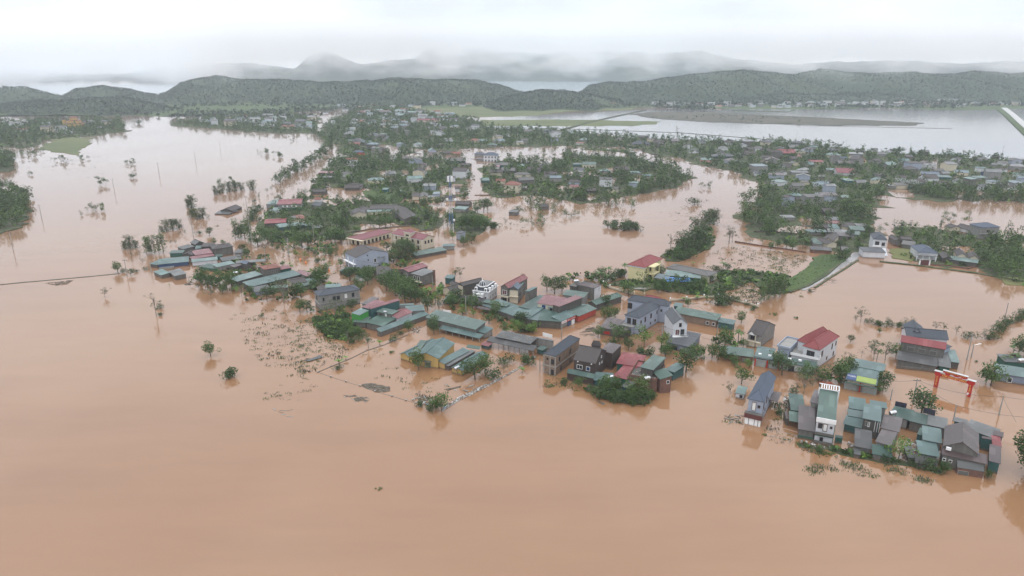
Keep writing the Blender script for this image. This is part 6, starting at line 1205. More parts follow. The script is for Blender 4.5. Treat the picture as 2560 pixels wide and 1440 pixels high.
trees('Z2', [(345, 215, 8, B), (420, 190, 7, B), (270, 190, 7, B), (125, 625, 4.8, L_), (25, 530, 5, B), (20, 590, 4, B), (1085, 245, 7.5, B), (1240, 215, 9.5, T_), (850, 350, 5.5, B), (890, 475, 6, B), (830, 455, 4, B), (950, 455, 4.5, B), (1085, 785, 5, B), (920, 720, 3.2, U), (985, 692, 6.5, B), (780, 655, 4.8, B), (1240, 825, 3.6, U), (1300, 830, 3.6, U), (1410, 760, 6, L_), (1450, 865, 6, B), (1500, 820, 4, B), (1750, 870, 5.5, B), (1810, 840, 4, B), (2045, 760, 8, B), (1980, 880, 6, B), (1920, 860, 5, B), (2180, 720, 5.6, W_), (2230, 760, 4, B), (2290, 965, 3, L_), (2140, 935, 3.6, B), (2110, 880, 3, U),
 (840, 1205, 6, B), (790, 1250, 4, U), (880, 1280, 3.5, U), (960, 1300, 3.5, U), (1050, 1300, 3.5, U), (1130, 1330, 3, U), (1200, 1260, 7, B), (1110, 1270, 5, B), (1250, 1330, 3.5, U), (1300, 1260, 3, U), (690, 1200, 2.6, F_), (730, 1230, 2, U), (960, 1190, 5, B), (415, 1115, 2.6, U), (440, 1140, 1, Q_), (590, 1150, 3.6, B), (300, 1140, 1.6, Q_), (120, 880, 1.5, U),
 (30, 100, 4, F_), (760, 90, 5, B), (800, 110, 6, W_), (860, 110, 5, W_), (920, 90, 5, U), (1000, 60, 5, U), (1380, 210, 5, B), (1410, 180, 5, B), (1480, 200, 4.5, B), (1560, 170, 5, B), (1640, 170, 5, U), (1720, 180, 4.5, U), (1800, 190, 4.5, U), (1590, 230, 3.5, F_), (1680, 350, 4, B), (1640, 300, 3.4, N_), (1980, 320, 5, U), (2060, 320, 5, U), (1870, 290, 3, N_), (1770, 280, 3, N_), (2150, 290, 3, U), (2330, 380, 2, U), (2260, 330, 1.5, U)])
trees('Z1', [(520, 195, 7.5, B), (480, 130, 6, B), (735, 240, 5.5, B), (720, 160, 4, L_), (800, 260, 4, F_), (860, 255, 5, B), (930, 240, 5, F_), (1000, 250, 7.5, B), (1060, 220, 7, B), (1090, 150, 5, B), (705, 350, 6.5, F_), (640, 330, 3, F_), (1370, 320, 6.5, B), (1330, 350, 4, B), (1720, 985, 3.2, U), (1800, 1010, 3, U), (1890, 1020, 3, B), (1650, 960, 2, U), (1400, 930, 2.2, U), (1440, 925, 2.2, U), (2250, 1065, 2.6, B), (840, 850, 1.6, U), (700, 830, 1.8, F_), (940, 870, 1.4, Q_), (480, 520, 2, U), (2280, 285, 8, B), (2240, 260, 5, B), (2390, 125, 4.5, L_), (2460, 110, 5, W_), (250, 130, 3, L_), (120, 105, 2.5, B), (640, 350, 2, U), (380, 700, 1, Q_)])
trees('Z4', [(1285, 325, 5.5, F_), (1245, 325, 2.5, F_), (1345, 330, 2.2, U), (1400, 355, 2.6, U), (1440, 360, 2.4, U), (1490, 350, 3, F_), (1530, 362, 2.6, U), (1575, 362, 2.6, U), (1640, 370, 3.6, F_), (1600, 400, 3, F_), (1690, 360, 3.6, F_), (1205, 485, 2.8, B), (1432, 412, 2.0, B), (1385, 620, 6.5, F_), (1475, 625, 7, F_), (1370, 560, 4, F_), (1560, 595, 5, B), (1410, 620, 4, W_), (1290, 600, 3, E_), (1200, 605, 1.8, F_), (1165, 590, 1.5, F_), (2125, 455, 2.8, U), (2190, 450, 2.6, F_), (2250, 460, 4, F_), (2290, 468, 2.8, U), (2320, 455, 2.6, U), (2085, 440, 2.2, F_), (1870, 395, 3.6, F_), (1930, 400, 3.4, F_), (2030, 425, 3.4, F_),
 (2345, 420, 3, U), (2380, 400, 3, U), (2350, 380, 3, B), (2420, 365, 3.2, U), (2460, 340, 3.2, U), (2500, 315, 3.2, U), (2540, 290, 3.2, U), (2570, 270, 3.2, U), (605, 270, 1.6, Q_), (785, 298, 1.4, Q_), (885, 92, 1.6, U), (2470, 590, 4.5, W_), (2520, 560, 7, B), (2560, 600, 6, B), (820, 130, 1, Q_), (2190, 640, 1, Q_)])
trees('Z5', [(900, 1010, 8.5, B), (960, 1050, 7, B), (990, 1140, 5, F_), (1080, 1020, 8.5, B), (1150, 1050, 8, B), (1110, 1100, 5, B), (1200, 1000, 6.5, B), (1300, 1130, 6, F_), (1380, 1110, 4.5, B), (1550, 1160, 6, B), (1620, 1130, 5, B), (1720, 1190, 9.5, F_), (1660, 1060, 6, F_), (1830, 1140, 6.5, B), (2080, 1000, 7, B), (2040, 960, 5, B), (1350, 735, 5.5, B), (1310, 680, 4.5, B), (1020, 600, 3.6, B), (1110, 610, 3, B), (870, 1060, 4, F_), (1360, 1165, 1.6, U),
 (1460, 630, 10, B), (1500, 560, 9, B), (1560, 600, 9, B), (1610, 650, 10, T_), (1640, 560, 7, B), (1900, 640, 9.5, B), (1840, 600, 7.5, B), (1960, 620, 7, B), (1235, 550, 11, T_), (1290, 550, 10, T_), (1330, 540, 9, B), (1270, 540, 7, B), (1390, 600, 13, T_), (2230, 595, 8.5, B), (2180, 560, 7, B), (2300, 600, 7, B), (1660, 660, 3.5, B), (1710, 680, 4, T_), (1760, 700, 4, T_), (1840, 735, 4.5, L_), (1930, 745, 4, L_), (2035, 760, 6, F_), (2185, 725, 5, B), (2240, 740, 7, T_), (2170, 850, 3.6, L_), (2290, 835, 4, L_), (1720, 810, 2.5, L_), (2120, 790, 3, L_), (2060, 780, 3, U),
 (180, 640, 8, M_), (130, 650, 5, M_), (240, 640, 5, M_), (350, 710, 10, T_), (390, 690, 9, T_), (430, 700, 10, T_), (470, 690, 9, T_), (515, 690, 10, T_), (370, 690, 8, T_), (545, 470, 7.5, M_), (610, 455, 7, M_), (670, 440, 6, M_), (500, 480, 4, M_), (800, 235, 9, M_), (760, 230, 6, M_), (850, 350, 8, M_), (910, 340, 7, M_), (800, 330, 6, M_), (975, 515, 5, B), (870, 500, 2.4, U), (730, 510, 3, F_), (680, 510, 2.5, F_), (200, 780, 7, E_), (280, 740, 5, E_), (310, 800, 3, F_), (60, 885, 5.5, B), (190, 915, 3.6, B), (240, 880, 1.6, U), (110, 885, 1.8, U), (340, 860, 1.6, U), (130, 880, 2, F_),
 (1050, 100, 7, M_), (1110, 85, 8, M_), (1170, 75, 8, M_), (1230, 70, 8, M_), (1290, 60, 7, M_), (1380, 80, 8, F_), (1410, 60, 8, M_), (1030, 110, 4, M_), (1380, 350, 5, U), (1420, 320, 5, U), (1450, 280, 5, U), (1480, 250, 4.5, U), (1410, 370, 4, U), (1480, 370, 3, U), (590, 600, 2.4, F_), (640, 600, 2.2, F_), (1050, 420, 1.2, Q_), (1470, 140, 4, T_), (1550, 90, 4, F_), (1600, 70, 4, F_), (1700, 130, 4, F_), (1320, 230, 3, E_), (1410, 180, 2.4, U), (440, 1255, 1, Q_), (575, 1030, 1.6, W_), (1500, 1330, 1.5, U), (2100, 570, 4, N_), (1780, 820, 3, N_)])
trees('Z6', [(740, 1010, 8, B), (780, 960, 9, M_), (860, 980, 10, M_), (930, 960, 9, M_), (980, 930, 7, B), (850, 880, 8, B), (920, 860, 7, B), (575, 1060, 5.5, F_), (620, 1010, 4, F_), (410, 1240, 7, B), (470, 1200, 5.5, B), (180, 1200, 5, B), (60, 1070, 5, F_), (135, 970, 5, B), (190, 950, 4.5, F_), (650, 860, 5, B), (600, 790, 3, L_), (340, 1240, 6, B), (1620, 600, 9, B), (1700, 590, 10.5, B), (1780, 600, 10, B), (1850, 590, 9, B), (1920, 580, 7, B), (2000, 570, 5, U), (2050, 560, 4, U), (1430, 540, 9, B), (1480, 500, 8, B), (1900, 350, 9, B), (1820, 370, 9, B), (1950, 330, 8, B), (1640, 800, 6, B), (1740, 770, 6, B), (1690, 740, 5, B), (1500, 720, 6, L_), (1320, 670, 8.5, E_), (1300, 470, 7, F_), (1380, 560, 6.5, E_), (640, 570, 8, B), (700, 540, 6.5, B), (560, 560, 6, B), (480, 580, 7.5, T_), (380, 580, 7, F_), (440, 520, 7, B), (250, 620, 4, L_), (300, 620, 4, L_), (240, 520, 5.5, B), (60, 750, 8, B), (20, 700, 6, B), (1020, 520, 6, B), (1080, 500, 5, L_), (960, 520, 5, L_), (1180, 450, 4.5, U), (1150, 390, 3.5, U), (1200, 590, 3, W_), (1300, 280, 7, B), (1360, 270, 7, B), (1220, 270, 6, B), (1140, 260, 5, U), (1090, 270, 4, U), (2180, 520, 3.6, F_), (2240, 540, 2.4, F_), (2330, 380, 5, U), (1330, 340, 2, U), (1640, 215, 9, T_), (1610, 190, 8, T_), (230, 750, 5, B), (100, 580, 7, B), (140, 460, 7, B), (10, 560, 8, B), (1000, 290, 2.4, U)])
trees('Z8', [(780, 260, 12, M_), (840, 230, 13, M_), (900, 180, 13, M_), (880, 100, 12, M_), (960, 60, 12, M_), (1000, 0, 11, M_), (720, 250, 9, F_), (640, 250, 9, E_), (700, 320, 7, B), (640, 310, 5, B), (760, 330, 5, U), (820, 310, 5, U), (900, 250, 6, M_), (960, 200, 8, M_), (1040, 0, 9, M_), (1180, 180, 9.5, E_), (1210, 170, 8, E_), (1480, 190, 6, F_), (1370, 190, 5, E_), (1560, 230, 4.5, B), (1620, 220, 5, B), (1700, 220, 5.5, B), (1760, 240, 6, B), (1850, 230, 7, W_), (1880, 220, 6, B), (1740, 200, 5, L_),
 (1470, 730, 9, T_), (1500, 700, 9, T_), (1540, 690, 9.5, T_), (1590, 680, 9, T_), (1640, 670, 9, T_), (1680, 650, 8, T_), (1560, 650, 8, T_), (1610, 630, 8, T_), (1530, 640, 8, T_), (1670, 600, 7, T_), (560, 480, 6, B), (530, 600, 5, B), (580, 590, 5, B), (640, 560, 4, B), (700, 540, 4.5, B), (760, 560, 4.5, B), (820, 580, 4, B), (880, 570, 4, B), (940, 560, 4.5, B), (1010, 540, 4, B), (730, 630, 3, B), (1060, 440, 4, U), (1120, 450, 6, W_), (1160, 430, 4, B), (950, 390, 3, N_), (850, 380, 3, N_), (1240, 450, 3, U), (1340, 450, 3, U), (1440, 470, 3, U), (1250, 560, 3.5, U), (1180, 600, 3, U), (1110, 640, 3.5, U), (1350, 520, 3, U), (1080, 720, 3.5, U), (1150, 730, 3.5, U), (1400, 780, 1.6, U),
 (20, 500, 6, B), (70, 490, 6, W_), (130, 480, 4, U), (180, 470, 4, U), (225, 450, 5, W_), (2200, 330, 5, U), (2240, 300, 5, B), (2280, 130, 6, B), (2200, 200, 4, U), (2350, 240, 5, B), (2410, 160, 6, B), (2460, 120, 7, B), (330, 60, 5, U), (290, 50, 5.2, U), (240, 55, 5.6, U), (180, 55, 5.6, U), (120, 50, 5, U), (70, 30, 4.6, U), (330, 40, 4.5, U), (150, 20, 5, U), (250, 20, 5.5, U)])
NHAND = NT[0]
def fill_trees(poly, dens, rows, kinds, hr, label, group, cat='tree'): # candidate spots inside an outline; nearest first
    g = [P(*q) for q in poly]; xs = [p.x for p in g]; ys = [p.y for p in g]; gp = [(p.x, p.y) for p in g]
    A = (max(xs) - min(xs)) * (max(ys) - min(ys)); n = int(A * dens)
    for _ in range(n):
        x, y = rnd.uniform(min(xs), max(xs)), rnd.uniform(min(ys), max(ys))
        if inpoly((x, y), gp): rows.append((y, x, rnd.choice(kinds), rnd.uniform(*hr), label, group))
ROWS = []
MIXK = (B, B, B, B, T_, T_, M_, F_, L_, U, W_)
fill_trees(I1, .016, ROWS, MIXK, (5, 9.5), 'tree of the far village woods', 'trees'); fill_trees(I2a, .026, ROWS, MIXK, (5, 9), 't', 't'); fill_trees(I2b, .024, ROWS, MIXK, (4, 8), 't', 't')
fill_trees(I3, .017, ROWS, (B, M_, T_, T_, B, F_), (5, 9.5), 't', 't'); fill_trees(I5, .020, ROWS, (B, B, M_, T_, W_, U), (4, 8), 't', 't'); fill_trees(I6, .010, ROWS, (B, T_, B), (7, 11), 't', 't')
fill_trees(I7, .009, ROWS, (B, T_, B), (6, 10), 't', 't'); fill_trees(I8, .035, ROWS, (B, M_, B), (7, 11), 't', 't'); fill_trees(I9, .03, ROWS, (B, B), (7, 10), 't', 't')
PT = [('F', [(665, 455), (700, 440), (760, 410), (800, 385), (822, 352), (832, 372), (820, 400), (760, 435), (700, 462)], .035), ('F', [(2200, 462), (2560, 480), (2560, 512), (2350, 503)], .03), ('F', [(1850, 500), (1930, 480), (2180, 520), (2190, 560), (2150, 590), (1990, 596), (1880, 576), (1852, 545)], .03),
 ('F', [(1400, 455), (1560, 440), (1700, 455), (1640, 482), (1560, 492), (1430, 508)], .03), ('F', [(2460, 600), (2560, 596), (2560, 720), (2470, 690), (2440, 650)], .04), ('F', [(1480, 505), (1500, 500), (1560, 515), (1600, 517), (1590, 524), (1500, 520)], .02), ('F', [(1250, 415), (1330, 400), (1420, 410), (1400, 440), (1260, 450)], .015), ('F', [(840, 512), (900, 505), (920, 550), (850, 560)], .02), ('F', [(1300, 500), (1420, 505), (1440, 520), (1310, 545)], .018)]
for v_, pl, d in PT: fill_trees(pl, d, ROWS, (B, M_, B, T_, F_), (5, 10), 't', 't')
for (x, y, n_, sp) in [(40, 385, 6, 20), (70, 390, 10, 26), (100, 380, 6, 14), (150, 404, 8, 26), (205, 398, 6, 14), (320, 410, 8, 16), (330, 445, 6, 12), (255, 462, 5, 12), (240, 528, 7, 18), (205, 538, 1, 3), (665, 384, 9, 18), (700, 392, 10, 16), (590, 468, 8, 34), (620, 330, 10, 26), (735, 352, 4, 12), (78, 437, 2, 4), (1110, 300, 4, 20), (450, 305, 6, 20), (20, 290, 8, 60), (120, 292, 6, 40), (1380, 392, 16, 70), (1530, 400, 10, 60), (1330, 560, 8, 45), (1420, 540, 6, 40), (2230, 580, 6, 50), (2380, 545, 8, 60), (2050, 305, 3, 60), (1300, 410, 10, 40), (1760, 470, 5, 20), (640, 690, 1, 5)]:
    for _ in range(n_):
        q = P(x + rnd.gauss(0, sp / 2), y + rnd.gauss(0, sp / 9)); ROWS.append((q.y, q.x, rnd.choice((B, M_, U, F_)), rnd.uniform(3, 6.5), 't', 't'))
# keep clear of the lanes and the roofs
LANES = [([(1195, 395), (1175, 420), (1200, 450), (1185, 500)], 7), ([(845, 372), (800, 415), (700, 470), (630, 520), (640, 600), (760, 650), (850, 690), (960, 745)], 7), ([(2310, 400), (2340, 420), (2330, 445)], 4)]
def lane_clear(x, y):
    for pts, wd in LANES:
        q = [P(*p) for p in pts]
        for a_, c_ in zip(q, q[1:]):
            d = Vector((c_.x - a_.x, c_.y - a_.y)); t_ = max(0, min(1, ((x - a_.x) * d.x + (y - a_.y) * d.y) / d.length_squared))
            if math.hypot(x - a_.x - d.x * t_, y - a_.y - d.y * t_) < wd * .6: return False
    return True
CLEAR = [(o.location.x, o.location.y) for o in COL.objects if o.get('category') in ('house', 'shed', 'shop', 'hall', 'villa', 'school', 'hut')]
CL = np.array(CLEAR)
def house_clear(x, y): # keeps the strip in front of a house free so it stays in view
    dx = np.abs(CL[:, 0] + 4 - x); dy = CL[:, 1] - y; near = (dx < 8) & (dy > -12) & (dy < 9); return not near.any()
ROWS = [r_ for r_ in ROWS if lane_clear(r_[1], r_[0]) and (rnd.random() < .10 or not any(inpoly((r_[1], r_[0]), g_) for g_ in PGEO)) and (house_clear(r_[1], r_[0]) or rnd.random() < .12)]
ROWS.sort(key=lambda r_: r_[0]); NIND = 0
def to_px(x, y, z=0):
    v = Vector((x, y, z)) - Vector((0, 0, CAM_H)); zc = v.dot(FWD); return 1280 + FPX * v.x / zc, 720 - FPX * v.dot(UP) / zc
for r_ in ROWS[:NIND]: tree(*to_px(r_[1], r_[0]), r_[3], r_[2])
# the rest of the trees, more than anyone could count, as joined woods
def joined(name, rows, label, nq=90, mats=('deep', 'mid', 'grey')):
    V_, F2, M2, k = [], [], [], 0; TV, TF, kt = [], [], 0
    for (y, x, kind, h, _, _) in rows:
        nq_ = max(26, int(nq * min(1, 330 / y) ** 1.2)); r_ = rng; w_ = {'broad': .36, 'tall': .17, 'bamboo': .38, 'feather': .3, 'lime': .3, 'bush': .5, 'palm': .3}.get(kind, .3)
        if kind == 'bush': h *= .6
        nb = 5; bl = [(x + rnd.gauss(0, w_ * .42) * h, y + rnd.gauss(0, w_ * .42) * h, h * (rnd.uniform(.22, .82) if kind != 'tall' else .25 + .15 * b_ ), h * .18, h * w_ * .62) for b_ in range(nb)]
        p = crown_points(bl, nq_, r_, .4); s_ = h * .034 * math.sqrt(330 / nq_) * (.8 if kind in ('tall', 'feather') else 1); v, f = quads(p, s_, r_, .25, 1.3)
        V_.append(v); F2.append(f + k); k += len(v); M2.append(np.full(len(f), 2 if kind == 'feather' else (0 if rnd.random() < .55 else 1)))
        if y < 900 and kind in ('tall', 'feather', 'broad'):
            for dx in ((0,) if kind != 'tall' else (0, .5)):
                t0 = .012 * h + .03; TV += [(x + dx - t0, y, -.5), (x + dx + t0, y, -.5), (x + dx + t0 * .5, y + t0, h * .7), (x + dx, y + t0, -.5)]; TF += [(kt, kt + 1, kt + 2), (kt + 1, kt + 3, kt + 2), (kt + 3, kt, kt + 2)]; kt += 4
    ms = [LEAF[m_] for m_ in mats] + [BARK]; fa = [np.concatenate(F2)]; fm = [np.concatenate(M2)]
    if TV: fa.append(np.array(TF) + k); V_.append(np.array(TV, float)); fm.append(np.full(len(TF), 3))
    return tag(link(name, mesh_np(name, np.concatenate(V_), fa, ms, np.concatenate(fm))), label, 'woods', kind='stuff')
rest = ROWS[NIND:]
joined('woodland', [r_ for r_ in rest if r_[0] < 430], 'dense trees and bamboo between the flooded houses', 170)
joined('woodland', [r_ for r_ in rest if r_[0] >= 430], 'trees filling the far village and its banks', 150)
# trees along the foot of the hills and on the northern plain
NR = []
for pl, n_ in [([(-40, 290), (400, 292), (430, 282), (900, 268), (880, 258), (400, 262), (-60, 262)], 900), ([(900, 268), (1560, 266), (1560, 254), (900, 258)], 600), ([(1560, 270), (1980, 272), (2420, 274), (2600, 270), (2700, 250), (2000, 252), (1560, 256)], 2100), ([(420, 300), (800, 296), (900, 276), (1000, 270), (900, 270), (440, 284)], 500), ([(1590, 286), (1880, 288), (2300, 309), (2260, 313), (1900, 308), (1640, 296)], 260), ([(1630, 270), (1800, 268), (1930, 276), (1700, 277)], 180)]:
    g = [P(*q) for q in pl]; gp = [(p.x, p.y) for p in g]; xs = [p.x for p in g]; ys = [p.y for p in g]; k = 0
    while k < n_:
        x, y = rnd.uniform(min(xs), max(xs)), rnd.uniform(min(ys), max(ys))
        if inpoly((x, y), gp):
            k += 1
            if math.sin(x * .013 + 2) * math.sin(y * .02) < .35: NR.append((x, y))
NR = np.array(NR); small = (to_px(0, 0) and None)
hh = rng.uniform(4, 9, len(NR)); isl = np.array([to_px(x, y)[1] > 280 and to_px(x, y)[0] > 1500 for x, y in NR]); hh[isl] *= .35
v, f = far_clumps(NR, np.zeros(len(NR)), hh, hh * .5, rng, 12, .30, .8); tag(link('treeline', mesh_np('treeline', v, f, LEAF['hill'])), 'scattered trees along the foot of the hills', 'woods', kind='stuff')
# understory: low brush over the ground patches
def brush(name, polys, dens, hr, label, mats=('mid', 'deep', 'lime'), nq=7, size=.30):
    pts = []
    for pl in polys:
        g = [P(*q) for q in pl]; gp = [(p.x, p.y) for p in g]; xs = [p.x for p in g]; ys = [p.y for p in g]
        n_ = int((max(xs) - min(xs)) * (max(ys) - min(ys)) * dens)
        for _ in range(n_):
            x, y = rnd.uniform(min(xs), max(xs)), rnd.uniform(min(ys), max(ys))
            if inpoly((x, y), gp) and lane_clear(x, y) and not any(inpoly((x, y), g_) for g_ in PGEO): pts.append((x, y))
    p = np.array(pts); h_ = rng.uniform(*hr, len(p)); v, f = far_clumps(p, np.zeros(len(p)) - .1, h_, h_ * .7, rng, nq, size)
    return tag(link(name, mesh_np(name, v, f, [LEAF[m_] for m_ in mats], np.repeat(rng.integers(0, len(mats), len(p)), nq))), label, 'undergrowth', kind='stuff')
brush('undergrowth', [I1, I6, I7], .030, (1.2, 3.0), 'low bushes between the far village houses')
brush('undergrowth', [I2a, I2b, I2c, I3, I5, I8], .075, (.8, 2.6), 'low bushes and hedges between the central houses')
Z8p = lambda pts: [V('Z8', p) for p in pts]
brush('vegetable_crop', [Z8p([(1722, 605), (1735, 520), (1885, 405), (2025, 295), (2180, 288), (2230, 320), (2075, 435), (1895, 540)])], 1.6, (.35, .8), 'bright green vegetable crop on the strip beside the wet road', ('lime', 'mid'), 5, .4)
brush('undergrowth', [Z8p([(60, 560), (480, 500), (620, 560), (1000, 540), (1120, 430), (1400, 440), (1720, 470), (1740, 560), (1690, 640), (1500, 640), (1380, 520), (1180, 620), (1080, 660), (800, 640), (560, 600)]), Z8p([(560, 300), (700, 200), (900, 60), (1000, 20), (1060, 130), (990, 230), (840, 300), (730, 345)])], .35, (.6, 2.0), 'weeds on the bank around the yellow villa', ('mid', 'lime', 'deep'), 6, .36)
brush('undergrowth', [[V('Z3', p) for p in [(150, 480), (300, 440), (480, 450), (560, 520), (640, 600), (480, 690), (330, 670), (230, 580)]], [V('Z1', p) for p in [(650, 780), (900, 800), (1200, 860), (1500, 920), (1700, 960), (1850, 1000), (1850, 1020), (1500, 940), (1150, 885), (900, 825), (680, 795)]], [V('Z2', p) for p in [(640, 1180), (760, 1120), (1000, 1160), (1330, 1200), (1300, 1310), (1180, 1340), (900, 1300)]]], 1.1, (.5, 1.5), 'weeds on the small banks by the houses', ('mid', 'deep', 'lime'), 7, .4)

brush('garden_shrubs', [[(560, 655), (650, 640), (760, 680), (880, 720), (940, 735), (900, 750), (760, 735), (640, 705), (560, 690)], [(480, 690), (600, 700), (740, 740), (760, 760), (640, 750), (500, 715)], [(1010, 690), (1120, 725), (1200, 770), (1260, 800), (1150, 790), (1030, 745)], [(880, 660), (1040, 640), (1060, 660), (960, 700), (880, 690)], [(640, 590), (800, 590), (860, 640), (760, 640), (640, 620)], [(1240, 800), (1340, 815), (1330, 840), (1230, 830)], [(1400, 700), (1480, 680), (1560, 700), (1500, 730)], [(1660, 860), (1740, 870), (1780, 900), (1700, 900)], [(1780, 850), (1850, 850), (1840, 905), (1780, 895)], [(2000, 930), (2100, 930), (2110, 960), (2010, 965)], [(760, 760), (860, 770), (880, 800), (780, 790)]], .11, (1.0, 2.8), 'garden shrubs and hedges crowding between the houses of the main street', ('mid', 'deep', 'lime', 'grey'), 12, .26)
# ------------------------------------------------------------------ red welcome arch
def text_mesh(body, size, m, ext=.01):
    cu = bpy.data.curves.new('lettering', 'FONT'); cu.body = body; cu.size = size; cu.extrude = ext; cu.align_x = 'CENTER'; cu.align_y = 'CENTER'; cu.space_character = 1.1
    o = bpy.data.objects.new('tmp', cu); COL.objects.link(o); dg = bpy.context.evaluated_depsgraph_get(); me = bpy.data.meshes.new_from_object(o.evaluated_get(dg)); me.name = 'lettering'
    bpy.data.objects.remove(o); me.materials.clear(); me.materials.append(m); return me
YEL = plain('yellow_letters', (.85, .62, .12), .5, var=.03); ARED = plain('arch_red', (.40, .016, .014), .45, var=.08); WLET = plain('white_letters', (.75, .76, .78), .5, var=.03)
def letters(parent, body, size, m, loc, rot, wide=None):
    me = text_mesh(body, size, m); o = link('lettering', me, parent); o.location = loc; o.rotation_euler = rot
    if wide: xs = [v_.co.x for v_ in me.vertices]; o.scale = (wide / max(.1, (max(xs) - min(xs))), 1, 1)
    return o
CAPW = plain('cap_white', (.50, .50, .50), .6)
a, b_ = P(2339, 967), P(2421, 991); d = b_ - a; ang = math.atan2(d.y, d.x); W = d.length
A_ = thing('welcome_arch', 'bright red welcome arch with yellow lettering spanning the flooded road', 'arch', (a.x, a.y, 0)); A_.rotation_euler = (0, 0, ang)
for x in (0, W):
    mb = MB(); mb.box(x - .45, x + .45, -.3, .3, -1, 3.5, ARED); mb.box(x - .75, x + .75, -.35, .35, 3.5, 4.4, ARED); mb.box(x - .6, x + .6, -.33, .33, 3.2, 3.5, ARED); mb.box(x - .95, x + .95, -.5, .5, 4.4, 4.49, CAPW); mb.build('post', A_)
mb = MB(); mb.box(.7, W - .7, -.25, .25, 3.35, 4.15, ARED); mb.box(W * .2, W * .34, -.2, .2, 4.15, 4.45, ARED); mb.box(W * .45, W * .6, -.2, .2, 4.15, 4.45, ARED); mb.box(W * .7, W * .82, -.2, .2, 4.15, 4.45, ARED)
for x0, x1 in ((.06, .22), (.36, .62), (.72, .9)): mb.box(W * x0, W * x1, -.4, .4, 4.15, 4.24, CAPW)
mb.build('beam', A_); mb = MB(); mb.box(W * .14, W * .86, -.22, .22, 4.5, 5.1, ARED); mb.box(W * .12, W * .88, -.42, .42, 5.1, 5.19, CAPW); mb.build('top_board', A_)
letters(A_, 'KÍNH CHÀO QUÝ KHÁCH', .74, YEL, (W / 2, -.27, 3.74), (R(90), 0, 0), W * .72); letters(A_, 'ỦY BAN NHÂN DÂN XÃ · VĂN HÓA', .34, YEL, (W / 2, -.24, 4.8), (R(90), 0, 0), W * .62)
for x in (0, W): letters(A_, 'XÂY DỰNG XÃ', .42, YEL, (x, -.32, 1.9), (R(90), R(-90), 0), 2.6)
# sign boards and shop lettering
fr, rt = SH, SHroot
def on_block(fr, rt, x, y, z, rx=0, rz=0): # a carrier that puts block coordinates under the house
    return dict(loc=(fr['o'][0] + math.cos(fr['ang']) * x - math.sin(fr['ang']) * y * fr['sg'], fr['o'][1] + math.sin(fr['ang']) * x + math.cos(fr['ang']) * y * fr['sg'], z), rot=(R(60) if not rx else rx, 0, fr['ang'] + rz))
NAVY = plain('navy_board', (.03, .06, .16), .4, var=.04); LIME = plain('lime_board', (.26, .34, .08), .4, var=.15, scale=.8)
L = fr['L']; sl = .45
def board(name, x0, x1, y0, y1, m):
    mb = MB(); z0, z1 = 2.95 + (y0) * .25, 3.1 + y1 * .62; mb.slab([(x0, y0 * fr['sg'], z0), (x1, y0 * fr['sg'], z0), (x1, y1 * fr['sg'], z1), (x0, y1 * fr['sg'], z1)], .1, m); return mb.build(name, rt, fr['o'], fr['ang'])
board('sign_board', .3, L * .33, .15, 1.5, NAVY); board('sign_board', L * .34, L - .3, .15, 1.3, LIME)
th = math.atan2((3.1 + 1.5 * .62) - (2.95 + .15 * .25), 1.35)
q = on_block(fr, rt, L * .175, .95, 3.62, th); letters(rt, 'VT NGÂN', .62, WLET, q['loc'], q['rot'], L * .26)
fr, rt = SG, SGroot; q = on_block(fr, rt, fr['L'] * .66, -.05, 2.1, R(90)); letters(rt, 'ĐIỆN THOẠI', .5, WLET, q['loc'], q['rot'], fr['L'] * .5); q = on_block(fr, rt, fr['L'] * .19, -.05, 2.1, R(90)); letters(rt, 'SHOP', .5, REDP, q['loc'], q['rot'], fr['L'] * .22)
# billboards
def billboard(view, p, q_, z0, z1, label, m, lean=0):
    a, b_ = PV(view, p, z0), PV(view, q_, z0); d = b_ - a; t_ = thing('billboard', label, 'billboard', (a.x, a.y, 0)); t_.rotation_euler = (0, 0, math.atan2(d.y, d.x)); L = d.length
    mb = MB(); mb.box(0, L, -.05, .05, z0, z1, m); mb.build('panel', t_); mb = MB()
    for x in (.15 * L, .5 * L, .85 * L): mb.bar((x, .1, -1), (x, .1, z1 - .1), .06, CONC)
    mb.build('support', t_); return t_
BLK = plain('black_board', (.025, .025, .04), .5)
billboard('Z1c', (680, 82), (845, 118), 3.2, 4.4, 'dark billboard left of the spreading tree behind the shop row', BLK); billboard('Z1c', (1090, 185), (1262, 230), 3.2, 4.6, 'dark billboard right of the spreading tree behind the shop row', BLK)
billboard('Z3', (1475, 405), (1552, 415), 1.0, 2.0, 'white board standing behind the long green warehouse', WHITE); billboard('Z2', (228, 640), (322, 665), 1.6, 2.8, 'white board behind the open market shed', WHITE)
